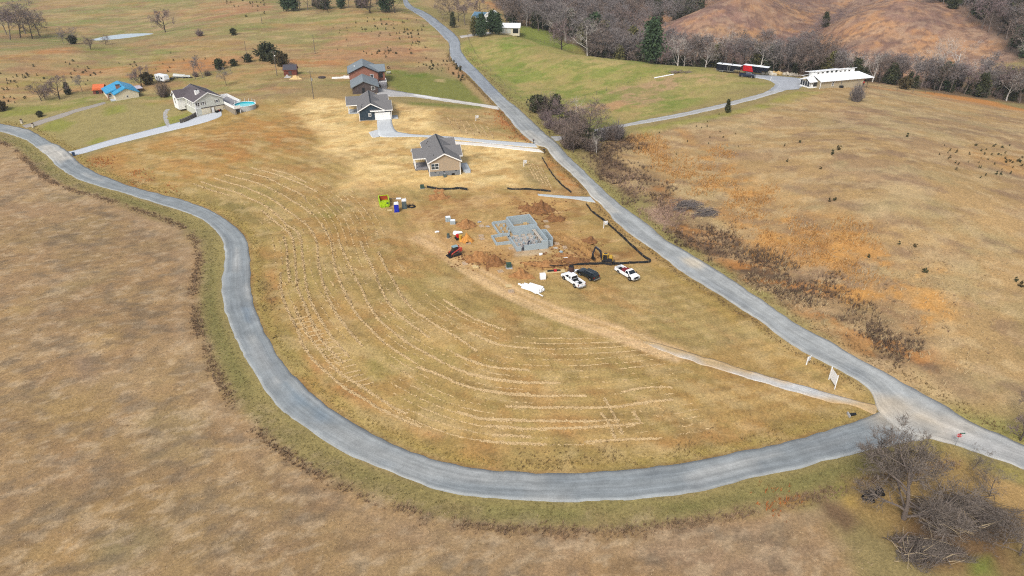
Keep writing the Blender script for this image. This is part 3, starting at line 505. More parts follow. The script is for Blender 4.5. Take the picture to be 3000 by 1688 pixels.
# mowing bands parallel to the bend
_P = GL(INNER); s = _win(_P, 2); ins = np.clip(.5-seg_dist(XX[s], YY[s], _P[:, :2], True)/3, 0, 1); _li = smooth_line(GL(li[12:])[:, :2], 2)
_d = seg_dist(XX[s], YY[s], _li, False); _w = np.sin(_d*2*math.pi/2.9+NB[s]*2.0+NA[s]*.8)*np.clip((_d-3)/4, 0, 1)*np.clip((62-_d)/20, 0, 1)*ins*(.55+.6*np.clip(NB[s]+.3, 0, 1))
CC[s][..., :3] *= (1+np.array((.075, .06, .045))*_w[..., None])
_g = np.clip(_w, 0, 1)[..., None]*.22; CC[s][..., :3] = CC[s][..., :3]*(1-_g)+np.array(lin((196,160,108))*KA)*_g
_g = np.clip(-_w, 0, 1)[..., None]*.20*np.clip(.5+NB[s]*2, 0, 1)[..., None]; CC[s][..., :3] = CC[s][..., :3]*(1-_g)+np.array(lin((176,118,68))*KA)*_g
# dusty spill where the roads meet
paint(STR, (250,212,140), 5, .5, amp=2.5, patchy=.85)
for l in ([(1380,440),(1600,580),(1760,690)],[(1440,430),(1660,560),(1830,660)],[(1400,490),(1560,600),(1680,680)]): paint(Z6(l), (116,76,44), .7, .9, width=.8, amp=.3)
paint(Z6([(1340,400),(1480,420),(1800,660),(1840,720),(1500,720),(1560,600)]), (158,108,62), 3, .55, amp=1.5, patchy=.7)
for p, c in (([(880,150),(1200,160),(1420,260),(1420,320),(1250,280),(1050,200)], (138,98,60)), ([(480,640),(900,660),(880,760),(560,720)], (158,116,70)), ([(1100,700),(1800,700),(1800,745),(1120,760)], (166,118,70)), ([(440,330),(620,340),(620,410),(460,400)], (160,118,72)), ([(920,790),(1180,780),(1160,880),(960,880)], (166,126,78)), ([(150,60),(400,60),(390,170),(200,160)], (160,122,78))): paint(Z6(p), c, 2.5, .8, amp=1.4, patchy=.8)
paint(SITE, (204,162,104), 8, .4, amp=3, patchy=.8)
for k in range(7):                                          # looping wheel marks round the site
    c = G(*Z6([(rng.uniform(120, 900), rng.uniform(150, 640))])[0]); a0 = rng.uniform(0, 6); t = np.linspace(a0, a0+rng.uniform(1.5, 3.5), 12); r0 = rng.uniform(3.5, 8)
    for dr in (0, 1.7): paint(np.stack([c[0]+(r0+dr)*np.cos(t), c[1]+(r0+dr)*np.sin(t)], -1), (164,124,80) if k % 2 else (216,180,126), .8, .55, width=.6, amp=.25, world=True)
for k in range(9):                                          # tyre tracks across the mown field by the parked vehicles
    q = [(1700+k*30, 860), (1790+k*34, 930+k*3), (1900+k*30, 1000)]
    paint(q, (190,160,110) if k % 2 else (150,134,84), 1.0, .4, width=.7, amp=.3)
_o, _a = (1.0, 135.9), math.radians(16.5)
for q, c in ((((0,0),(7.2,0),(7.2,8),(0,8)), (200,194,188)), (((-1.5,8),(1.6,8),(1.6,15),(-1.5,15)), (196,168,126)), (((1.9,8),(7.2,8),(7.2,13.6),(1.9,13.6)), (184,166,140)), (((-1,-2.5),(7,-2),(7,-.4),(-1,-.6)), (206,186,156)), (((8.6,.5),(10.5,.5),(10.5,6),(8.6,6)), (170,122,76))):
    paint([(_o[0]+x*math.cos(_a)-y*math.sin(_a), _o[1]+x*math.sin(_a)+y*math.cos(_a)) for x, y in q], c, 1.2, .8, amp=.5, world=True)
# keep the ground just below every laid surface, hummocky elsewhere
for a, b in [(LOOP_OUT, LOOP_IN), (R_LEFT, R_RIGHT)]+list(DRIVES.values()):
    paint(list(a)+list(b)[::-1], None, 1.2, 1, amp=0, target=flat)
POND_PX = ZM(0, 0, 3.22, [(870,375),(1000,345),(1150,325),(1300,318),(1430,320),(1370,345),(1200,380),(1060,402),(980,392)])
def _pad(P, f=2.0): paint(np.asarray(P), None, f, 1, amp=0, world=True, target=flat)
DISP = (vnoise(XX, YY, 2.3)*.14+vnoise(XX+9, YY, 1.1)*.14+vnoise(XX, YY+5, 6.0)*.14)
HV = HH + DISP*(1-flat)*np.clip((650-np.hypot(XX, YY))/300, 0, 1) - flat*0.05
TRENCH = [([(1380,440),(1600,580),(1760,690)], .45),([(1440,430),(1660,560),(1830,660)], .4),([(1400,490),(1560,600),(1680,680)], .35)]
for l, dp in TRENCH:
    P = GL(Z6(l))[:, :2]; s = _win(P, 4); d = seg_dist(XX[s], YY[s], P, False)
    HV[s] += -dp*np.exp(-(d/.5)**2)+.35*np.exp(-((d-1.0)/.45)**2)*(.6+NC[s])
def ground_h(x, y): return _interp(XS, YS, HV, np.asarray(x, float), np.asarray(y, float))
def on(px, py, dz=0.0):
    p = G(px, py); return np.array([p[0], p[1], float(ground_h(p[0], p[1]))+dz])
# pond basin
pond_w = GL(POND_PX); pond_z = float(np.median(pond_w[:, 2]))-0.3
pond_w = np.array([at_z(u, v, pond_z) for u, v in POND_PX])
s = _win(pond_w, 12); d = seg_dist(XX[s], YY[s], pond_w[:, :2], True); k = np.clip(.5-d/4, 0, 1); kk = np.clip((8-d)/6, 0, 1)
HV[s] = np.where(d < 6, HV[s]*(1-kk)+np.minimum(HV[s], pond_z+.25)*kk, HV[s]); HV[s] = HV[s]*(1-k)+(pond_z-.5)*k
c = np.array(tuple(lin((186,160,118))*KA)+(1,)); a = np.clip(1-np.abs(d)/3, 0, 1)*.6; CC[s] = CC[s]*(1-a[..., None])+c*a[..., None]

nx, ny = len(XS), len(YS)
gv = np.stack([XX, YY, HV], -1).reshape(-1, 3)
ii = (np.arange(ny-1)[:, None]*nx+np.arange(nx-1)[None]).ravel()
gme = raw_mesh("ground", gv, np.stack([ii, ii+1, ii+nx+1, ii+nx], -1), smooth=True)
at = gme.attributes.new("Cover", 'FLOAT_COLOR', 'POINT'); at.data.foreach_set("color", CC.reshape(-1))
def ground_mat():
    m = bpy.data.materials.new("ground_cover"); m.use_nodes = True; nt = m.node_tree; N = nt.nodes.new; L = nt.links.new
    b = nt.nodes["Principled BSDF"]; b.inputs["Roughness"].default_value = .95; b.inputs["Specular IOR Level"].default_value = .08
    ac = N("ShaderNodeAttribute"); ac.attribute_name = "Cover"; tc = N("ShaderNodeTexCoord")
    def noise(sc, det, rough, stretch=None, rot=0):
        n = N("ShaderNodeTexNoise"); n.inputs["Scale"].default_value = sc; n.inputs["Detail"].default_value = det; n.inputs["Roughness"].default_value = rough
        if stretch:
            mp = N("ShaderNodeMapping"); mp.inputs["Scale"].default_value = stretch; mp.inputs["Rotation"].default_value = (0, 0, rot); L(tc.outputs["Object"], mp.inputs[0]); L(mp.outputs[0], n.inputs[0])
        else: L(tc.outputs["Object"], n.inputs[0])
        return n
    def mrange(sock, a, b_, c, d):
        r = N("ShaderNodeMapRange"); r.inputs[1].default_value = a; r.inputs[2].default_value = b_; r.inputs[3].default_value = c; r.inputs[4].default_value = d; L(sock, r.inputs[0]); return r.outputs[0]
    def mul(x, y):
        k = N("ShaderNodeMath"); k.operation = 'MULTIPLY'; L(x, k.inputs[0])
        if isinstance(y, float): k.inputs[1].default_value = y
        else: L(y, k.inputs[1])
        return k.outputs[0]
    fine = noise(2.6, 6, .72); mid = noise(.34, 5, .62); big = noise(.05, 4, .6); st = noise(.9, 5, .65, (1, .28, 1), .5)
    f = mul(mul(mrange(fine.outputs[0], .25, .75, .60, 1.40), mrange(mid.outputs[0], .3, .7, .90, 1.10)), mul(mrange(big.outputs[0], .3, .7, .95, 1.05), mrange(st.outputs[0], .3, .7, .93, 1.07)))
    vm = N("ShaderNodeVectorMath"); vm.operation = 'SCALE'; L(ac.outputs["Color"], vm.inputs[0]); L(f, vm.inputs["Scale"])
    # drier, paler blades mixed with darker thatch
    mix = N("ShaderNodeMix"); mix.data_type = 'RGBA'; mix.blend_type = 'MIX'
    tn = noise(1.3, 6, .75); L(mrange(tn.outputs[0], .52, .78, 0, .35), mix.inputs["Factor"]); L(vm.outputs[0], mix.inputs["A"])
    tint = N("ShaderNodeMix"); tint.data_type = 'RGBA'; tint.blend_type = 'MULTIPLY'; tint.inputs["Factor"].default_value = 1; L(vm.outputs[0], tint.inputs["A"]); tint.inputs["B"].default_value = (1.22, 1.16, 1.05, 1)
    L(tint.outputs["Result"], mix.inputs["B"])
    dk = N("ShaderNodeMix"); dk.data_type = 'RGBA'; dn = noise(1.9, 5, .7); L(mrange(dn.outputs[0], .60, .80, 0, .45), dk.inputs["Factor"]); L(mix.outputs["Result"], dk.inputs["A"])
    t2 = N("ShaderNodeMix"); t2.data_type = 'RGBA'; t2.blend_type = 'MULTIPLY'; t2.inputs["Factor"].default_value = 1; L(mix.outputs["Result"], t2.inputs["A"]); t2.inputs["B"].default_value = (.62, .62, .62, 1); L(t2.outputs["Result"], dk.inputs["B"])
    L(dk.outputs["Result"], b.inputs["Base Color"])
    bp = N("ShaderNodeBump"); bp.inputs["Strength"].default_value = .5; bp.inputs["Distance"].default_value = .16; L(fine.outputs[0], bp.inputs["Height"]); L(bp.outputs[0], b.inputs["Normal"])
    return m
gobj = link("ground", gme, ground_mat()); tag(gobj, kind="structure")
gobj["label"] = "rolling winter pasture and mown hay field around the road bend"

# water
wm = bpy.data.materials.new("pond_water"); wm.use_nodes = True; wb = wm.node_tree.nodes["Principled BSDF"]
wb.inputs["Base Color"].default_value = (.42, .50, .54, 1); wb.inputs["Roughness"].default_value = .04; wb.inputs["Specular IOR Level"].default_value = .9  # pale base colour carries part of the sky's reflection
ps = smooth_line(np.vstack([pond_w, pond_w[:1]]), 4)[:-1]; pc = ps.mean(0)
ps = pc+(ps-pc)*1.06; pv = np.vstack([[pc[0], pc[1], pond_z], np.c_[ps[:, :2], np.full(len(ps), pond_z)]])
po = link("pond", raw_mesh("pond", pv, [(0, 1+i, 1+(i+1) % len(ps)) for i in range(len(ps))]), wm); tag(po, "small farm pond reflecting the pale sky in the pasture", kind="structure")

# ------------------------------------------------------------------ paved surfaces
def road_mat(name, streak=.22, fine=.14, scale=14.0):
    m = bpy.data.materials.new(name); m.use_nodes = True; nt = m.node_tree; N = nt.nodes.new; L = nt.links.new
    b = nt.nodes["Principled BSDF"]; b.inputs["Roughness"].default_value = .85; b.inputs["Specular IOR Level"].default_value = .25
    ac = N("ShaderNodeAttribute"); ac.attribute_name = "Cover"; uv = N("ShaderNodeUVMap"); tc = N("ShaderNodeTexCoord")
    def nz(sc, vec, stretch, det=5):
        n = N("ShaderNodeTexNoise"); n.inputs["Scale"].default_value = sc; n.inputs["Detail"].default_value = det; n.inputs["Roughness"].default_value = .65
        mp = N("ShaderNodeMapping"); mp.inputs["Scale"].default_value = stretch; L(vec, mp.inputs[0]); L(mp.outputs[0], n.inputs[0]); return n.outputs[0]
    def mr(sock, lo_, hi_):
        r = N("ShaderNodeMapRange"); r.inputs[1].default_value = .3; r.inputs[2].default_value = .7; r.inputs[3].default_value = lo_; r.inputs[4].default_value = hi_; L(sock, r.inputs[0]); return r.outputs[0]
    def mul(x, y):
        k = N("ShaderNodeMath"); k.operation = 'MULTIPLY'; L(x, k.inputs[0]); L(y, k.inputs[1]); return k.outputs[0]
    f = mul(mul(mr(nz(1.0, uv.outputs[0], (1.6, .05, 1)), 1-streak, 1+streak), mr(nz(.35, tc.outputs["Object"], (1, 1, 1)), 1-streak*.8, 1+streak*.8)), mr(nz(scale*.3, tc.outputs["Object"], (1, 1, 1), 6), 1-fine, 1+fine))
    vm = N("ShaderNodeVectorMath"); vm.operation = 'SCALE'; L(ac.outputs["Color"], vm.inputs[0]); L(f, vm.inputs["Scale"]); L(vm.outputs[0], b.inputs["Base Color"])
    return m
ASPH = road_mat("weathered_asphalt"); CONC = road_mat("concrete", .05, .05); GRAV = road_mat("crushed_gravel", .12, .25, 20); DIRT = road_mat("worn_dirt", .2, .2, 12)
def road(name, left, right, rgb, mat, dz=.035, even=False, step=1.2, ncross=8, blobs=(), label=None, fade=0.0, ragged=.2, profile=None):
    n = None
    A = resample(smooth_line(GL(left)[:, :2], 5), step); n = len(A); B0 = smooth_line(GL(right)[:, :2], 5)
    # pair each left point with the nearest point across, kept monotone
    B1 = resample(B0, .25); j = 0; B = []
    for p in A:
        w = B1[j:j+int(14/.25)]; q = j+int(np.argmin(((w-p)**2).sum(1))); j = max(j, q); B.append(B1[j])
    B = np.array(B); ker = np.ones(5)/5
    if even: B = resample(B0, n=n)
    B = np.stack([np.convolve(np.pad(B[:, i], 2, mode='edge'), ker, 'valid') for i in range(2)], -1); B[0], B[-1] = B1[0], B1[-1]
    if ragged:
        k = np.arange(n); D = (B-A)/(np.linalg.norm(B-A, axis=1)[:, None]+1e-6)
        A = A+D*(vnoise(A[:, 0], A[:, 1], 1.6)*ragged*2)[:, None]; B = B+D*(vnoise(B[:, 0]+50, B[:, 1], 1.6)*ragged*2)[:, None]
    t = np.linspace(0, 1, ncross+1); P = A[:, None]*(1-t)[None, :, None]+B[:, None]*t[None, :, None]
    x, y = P[..., 0], P[..., 1]; z = base_h(x, y)+dz
    if profile is not None: z = z+profile(t)[None]
    V = np.stack([x, y, z], -1).reshape(-1, 3); m = ncross+1
    edge = [(i*m, (i+1)*m) for i in range(n-1)]
    idx = (np.arange(n-1)[:, None]*m+np.arange(ncross)[None]).ravel()
    F = np.stack([idx, idx+1, idx+m+1, idx+m], -1)
    # kerbless edge: a short skirt so that the sheet has thickness
    k0 = len(V); V = np.vstack([V, np.c_[V[0::m][:, :2], V[0::m][:, 2]-.12], np.c_[V[ncross::m][:, :2], V[ncross::m][:, 2]-.12]])
    a = np.arange(n-1); F = np.vstack([F, np.stack([a*m, (a+1)*m, k0+a+1, k0+a], -1), np.stack([(a+1)*m+ncross, a*m+ncross, k0+n+a, k0+n+a+1], -1)])
    me = raw_mesh(name, V, F, smooth=False)
    col = np.empty((len(V), 4), np.float32); col[:] = tuple(lin(rgb)*KA)+(1,)
    X, Y = V[:, 0], V[:, 1]; na = vnoise(X, Y, 3)+.5*vnoise(X, Y, 1.3)
    if 'road' in name and 'access' not in name:                # old patches and sealed strips
        rq = np.random.default_rng(len(V))
        for k in range(34):
            i0 = rq.integers(0, n); L0 = rq.integers(3, 14); a0 = rq.uniform(-.1, .8); a1 = a0+rq.uniform(.2, .6); tt = np.r_[np.tile(t, n), np.zeros(2*n)]; ii = np.r_[np.repeat(np.arange(n), m), np.full(2*n, -99)]
            al = (np.clip((tt-a0)/.08, 0, 1)*np.clip((a1-tt)/.08, 0, 1)*np.clip((ii-i0)/1.5, 0, 1)*np.clip((i0+L0-ii)/1.5, 0, 1)*.55)[:, None]
            col[:] = col*(1-al)+np.array(tuple(lin([(128,134,138),(190,190,186),(140,144,146),(176,176,172)][k % 4])*KA)+(1,))*al
    for pts, c, f, op in blobs:
        if callable(pts): al = pts(np.tile(t, n), X[:n*m], Y[:n*m])
        else: al = np.clip(.5-(seg_dist(X, Y, GL(pts)[:, :2], True)+na*f*.8)/f, 0, 1)
        al = np.asarray(al)
        if len(al) < len(V): al = np.r_[al, np.zeros(len(V)-len(al))]
        al = al*op; col[:] = col*(1-al[:, None])+np.array(tuple(lin(c)*KA)+(1,))*al[:, None]
    ca = me.attributes.new("Cover", 'FLOAT_COLOR', 'POINT'); ca.data.foreach_set("color", col.reshape(-1))
    uvl = me.uv_layers.new(name="UVMap"); Ls = np.r_[0, np.cumsum(np.linalg.norm(np.diff((A+B)/2, axis=0), axis=1))]
    uvv = np.stack([np.tile(t*5, n), np.repeat(Ls, m)], -1); uvv = np.vstack([uvv, np.c_[np.zeros(2*n), np.r_[Ls, Ls]]])
    li_ = np.empty(len(me.loops), np.int32); me.loops.foreach_get("vertex_index", li_); uvl.data.foreach_set("uv", uvv[li_].astype(np.float32).ravel())
    o = link(name, me, mat); tag(o, label, kind="structure"); return o
edge_pale = (lambda t, X, Y: np.clip(1-np.minimum(t, 1-t)/.10, 0, 1))
wheel = (lambda t, X, Y: np.exp(-((t-.3)/.10)**2)+np.exp(-((t-.72)/.10)**2))
road("country_road", LOOP_OUT, LOOP_IN, (150,156,158), ASPH, blobs=[(wheel, (134,142,147), 1, .5), (edge_pale, (182,184,182), 1, .5), (ZF([(340,260),(520,230),(640,330),(700,360),(560,400),(440,340)]), (206,200,188), 2.5, .8),
   (ZG([(300,700),(900,900),(1400,1100),(2576,1240),(2576,1380),(1300,1300),(700,1030)]), (176,177,174), 2, .5), (ZC([(280,1050),(500,1200),(700,1400),(600,1400),(350,1200)]), (124,140,152), 1.6, .7),(ZM(0,800,3.22,[(2290,330),(2360,330),(2350,460),(2300,450)]), (120,136,150), 1.2, .7),(Z7([(1060,880),(1300,800),(1900,960),(1700,1100),(1300,930)]), (200,188,168), 4, .8)],
   label="narrow grey asphalt lane looping round the hay field", dz=.03)
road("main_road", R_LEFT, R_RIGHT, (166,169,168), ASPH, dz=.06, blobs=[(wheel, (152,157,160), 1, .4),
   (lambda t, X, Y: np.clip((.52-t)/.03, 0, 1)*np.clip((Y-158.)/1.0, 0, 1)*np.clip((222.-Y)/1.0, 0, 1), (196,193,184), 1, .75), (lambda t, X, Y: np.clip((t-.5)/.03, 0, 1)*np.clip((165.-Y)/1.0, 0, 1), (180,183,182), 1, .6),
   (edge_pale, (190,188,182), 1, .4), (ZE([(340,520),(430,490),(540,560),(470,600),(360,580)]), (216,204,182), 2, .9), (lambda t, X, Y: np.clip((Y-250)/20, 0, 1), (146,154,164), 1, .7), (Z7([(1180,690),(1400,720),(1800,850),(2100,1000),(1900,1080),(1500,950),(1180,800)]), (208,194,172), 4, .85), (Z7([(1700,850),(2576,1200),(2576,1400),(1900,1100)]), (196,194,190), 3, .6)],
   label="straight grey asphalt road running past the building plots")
DR = {'concrete_driveway': ((208,212,214), CONC, .05), 'concrete_driveway_apron': ((212,215,216), CONC, .045), 'concrete_lane': ((244,238,228), CONC, .05), 'gravel_driveway': ((188,186,184), GRAV, .04), 'concrete_approach': ((206,211,218), CONC, .045),
      'gravel_lane': ((168,160,150), GRAV, .03), 'gravel_access_road': ((186,186,186), GRAV, .04), 'gravel_yard': ((180,184,190), GRAV, .05), 'gravel_entrance': ((200,206,208), GRAV, .03), 'farm_driveway': ((196,190,184), GRAV, .03), 'dirt_track': ((206,176,132), DIRT, .03)}
DL = {'concrete_driveway': "pale concrete driveway running from the dark blue house to the road", 'concrete_driveway_apron': "pale concrete turning apron beside the driveway of the dark blue house", 'concrete_lane': "white concrete lane leading to the tan house", 'gravel_driveway': "grey gravel driveway of the brick house", 'concrete_approach': "wide pale concrete driveway of the white house with a pool", 'gravel_lane': "faint gravel lane to the blue-roofed house", 'gravel_access_road': "long grey gravel access road to the white-roofed building", 'gravel_yard': "grey gravel yard beside the white-roofed building", 'gravel_entrance': "short gravel construction entrance off the road", 'farm_driveway': "narrow gravel drive to the farmhouse", 'dirt_track': "rutted dirt and gravel track across the hay field"}
for k, (l, r) in DRIVES.items():
    c, m, dz = DR[k]; bl = []
    if k == 'dirt_track': bl = [(lambda t, X, Y: np.clip((Y-105.)/14., 0, 1), (200,168,118), 1, .9), (lambda t, X, Y: np.exp(-((t-.5)/.16)**2), (188,168,128), 1, .6), (ZH([(600,0),(1000,80),(1700,260),(2576,440),(2576,500),(1600,330),(900,120)]), (206,206,204), 2.5, .85), (Z7([(0,480),(600,600),(1000,720),(900,740),(0,560)]), (204,206,206), 2, .8)]
    if k == 'concrete_driveway': bl = [(Z2([(1310,1230),(1480,1240),(1330,1280),(1240,1290)]), (222,228,230), 1, .8)]
    if k == 'gravel_driveway': bl = [(Z2([(1640,880),(1900,915),(1900,945),(1650,905)]), (240,238,234), 1.0, .95), (Z2([(1900,915),(2460,1010),(2460,1040),(1900,945)]), (222,216,206), 2, .9)]
    if k == 'gravel_access_road': bl = [(lambda t, X, Y: np.exp(-((t-.5)/.12)**2), (160,160,148), 1, .6)]
    road(k, l, r, c, m, dz=dz, step=.8, ncross=6, blobs=bl, label=DL[k], ragged=.02 if 'concrete' in k else .3, even=k == 'gravel_yard')
print("ground", round(time.time()-T0, 1))
# ------------------------------------------------------------------ buildings
R = math.radians
def shingle(name, rgb, var=.16):
    return M(name, rgb, var, 7, .9, bump=.3, stretch=(1, 1, 3))
MT = dict(white=M("white_trim", (240,240,238), .03, 2, .5), tan=M("tan_siding", (186,168,144), .04, 1.5, .7, stretch=(.3,.3,9), bump=.1), navy=M("navy_siding", (50,68,82), .07, 1.5, .6, stretch=(.3,.3,9), bump=.1),
  block=M("grey_block", (136,140,144), .08, 5, .9, bump=.2), conc=M("cast_concrete", (196,202,206), .06, 4, .9), roof_grey=shingle("grey_shingle", (126,124,124)), roof_slate=shingle("slate_grey_shingle", (136,146,152), .08), roof_plum=shingle("plum_grey_shingle", (102,94,98)),
  glass=M("window_glass", (60,72,80), .2, .8, .08, spec=.8), pane_dark=M("dark_pane", (32,38,44), .2, .8, .1, spec=.8), cream=M("cream_siding", (232,222,196), .03, 1.5, .7, stretch=(.3,.3,8)), pale=M("pale_grey_siding", (214,216,206), .03, 1.5, .7, stretch=(.3,.3,8)),
  brick=M("red_brick", (158,104,88), .2, 9, .9, bump=.2, tint=(176,124,104)), brick_dark=M("dark_brown_brick", (92,82,80), .2, 9, .9, bump=.2), blue_metal=M("blue_metal_roof", (64,166,214), .05, 1.2, .45, stretch=(6,.2,.2)), orange_metal=M("orange_metal_roof", (224,118,70), .08, 2, .5), white_metal=M("white_metal_roof", (240,242,244), .02, 1.2, .4, stretch=(6,.2,.2)),
  stone=M("field_stone", (150,138,122), .35, 2.2, .95, bump=.6, tint=(192,180,160)), wood_grey=M("weathered_deck", (150,148,152), .15, 4, .9, stretch=(.4,5,1)), shutter=M("grey_shutter", (116,108,104), .1, 4, .7), redwood=M("red_barn_wood", (124,70,58), .15, 3, .85, stretch=(6,6,.6)), darkroof=M("dark_shed_roof", (84,82,90), .12, 5, .9), black=M("black_plastic", (26,27,30), .15, 3, .5), dark_metal=M("dark_vent", (40,42,46), .1, 3, .6), silver=M("galvanised_metal", (176,180,184), .08, 4, .4, metal=.4))
def gable(par, x0, x1, y0, y1, z0, ze, zp, axis, wall, roof, over=.45, trim='white', rname='roof', wname='wall', zb=None, peak=None, fascia=True):
    """block with a gable roof; ridge along axis"""
    zb = z0-1.2 if zb is None else zb; w = MB(); r = MB(); t = MB()
    if axis == 'y':
        m = peak if peak is not None else (x0+x1)/2; w.prism([(x0, zb), (x1, zb), (x1, ze), (m, zp), (x0, ze)], 'y', y0, y1); ks = [(x0, m, -1), (m, x1, 1)]
        ya, yb = y0-over, y1+over
        sl = (zp-ze)/(m-x0); sr = (zp-ze)/(x1-m); th = .14
        r.prism([(x0-over, ze-over*sl+.02), (m, zp+.02), (m, zp+.02+th*1.15), (x0-over, ze-over*sl+th+.02)], 'y', ya, yb)
        r.prism([(m, zp+.02), (x1+over, ze-over*sr+.02), (x1+over, ze-over*sr+th+.02), (m, zp+.02+th*1.15)], 'y', ya, yb)
        for yy, d in ((ya, -.05), (yb, .05)):
            t.prism([(x0-over-.04, ze-over*sl-.16), (m, zp-.16), (m, zp+.19), (x0-over-.04, ze-over*sl+.17)], 'y', min(yy, yy+d), max(yy, yy+d)); t.prism([(m, zp-.16), (x1+over+.04, ze-over*sr-.16), (x1+over+.04, ze-over*sr+.17), (m, zp+.19)], 'y', min(yy, yy+d), max(yy, yy+d))
        t.box(x0-over-.07, x0-over, ya, yb, ze-over*sl-.16, ze-over*sl+.12); t.box(x1+over, x1+over+.07, ya, yb, ze-over*sr-.16, ze-over*sr+.12)
    else:
        m = peak if peak is not None else (y0+y1)/2; w.prism([(y0, zb), (y1, zb), (y1, ze), (m, zp), (y0, ze)], 'x', x0, x1)
        xa, xb = x0-over, x1+over; sl = (zp-ze)/(m-y0); sr = (zp-ze)/(y1-m); th = .14
        r.prism([(y0-over, ze-over*sl+.02), (m, zp+.02), (m, zp+.02+th*1.15), (y0-over, ze-over*sl+th+.02)], 'x', xa, xb)
        r.prism([(m, zp+.02), (y1+over, ze-over*sr+.02), (y1+over, ze-over*sr+th+.02), (m, zp+.02+th*1.15)], 'x', xa, xb)
        for xx, d in ((xa, -.05), (xb, .05)):
            t.prism([(y0-over-.04, ze-over*sl-.16), (m, zp-.16), (m, zp+.19), (y0-over-.04, ze-over*sl+.17)], 'x', min(xx, xx+d), max(xx, xx+d)); t.prism([(m, zp-.16), (y1+over+.04, ze-over*sr-.16), (y1+over+.04, ze-over*sr+.17), (m, zp+.19)], 'x', min(xx, xx+d), max(xx, xx+d))
        t.box(xa, xb, y0-over-.07, y0-over, ze-over*sl-.16, ze-over*sl+.12); t.box(xa, xb, y1+over, y1+over+.07, ze-over*sr-.16, ze-over*sr+.12)
    wo = w.build(wname, MT[wall], par) if wall else None
    ro = r.build(rname, MT[roof], par)
    if fascia: t.build('fascia', MT[trim], par)
    return wo, ro
def window(par, face, u, z, w, h, off, cols=1, rows=2, frame='white', pane='glass', name='window', fw=.1):
    f = MB(); ps = []
    def bx(mb, u0, u1, z0, z1, d0, d1):
        if face == 'f': mb.box(u0, u1, off-d1, off-d0, z0, z1)
        elif face == 'b': mb.box(u0, u1, off+d0, off+d1, z0, z1)
        elif face == 'l': mb.box(off-d1, off-d0, u0, u1, z0, z1)
        else: mb.box(off+d0, off+d1, u0, u1, z0, z1)
    bx(f, u-fw, u+w+fw, z-fw, z, 0, .09); bx(f, u-fw, u+w+fw, z+h, z+h+fw, 0, .09); bx(f, u-fw, u, z, z+h, 0, .088); bx(f, u+w, u+w+fw, z, z+h, 0, .088)
    cw, rh = w/cols, h/rows
    for i in range(1, cols): bx(f, u+i*cw-.05, u+i*cw+.05, z, z+h, 0, .085)
    for i in range(1, rows): bx(f, u, u+w, z+i*rh-.03, z+i*rh+.03, 0, .08)
    fo = f.build(name, MT[frame], par)
    for i in range(cols):
        for j in range(rows):
            p = MB(); bx(p, u+i*cw+.03, u+(i+1)*cw-.03, z+j*rh+.02, z+(j+1)*rh-.02, -.02, .04); p.build('pane', MT[pane], fo)
    return fo
def part(par, name, mat, *boxes, bevel=0): 
    b = MB(); [b.box(*q) for q in boxes]; return b.build(name, MT[mat] if isinstance(mat, str) else mat, par, bevel=bevel)
def place(P, dz=0): return (P[0], P[1], float(P[2])+dz)
def pad(loc, rz, x0, x1, y0, y1, f=1.5, level=True):
    """level the ground under a building"""
    c, s_ = math.cos(rz), math.sin(rz); Q = np.array([(loc[0]+x*c-y*s_, loc[1]+x*s_+y*c) for x, y in ((x0, y0), (x1, y0), (x1, y1), (x0, y1))])
    s = _win(Q, f+2); d = seg_dist(XX[s], YY[s], Q, True); k = np.clip(.5-d/f, 0, 1); return s, k
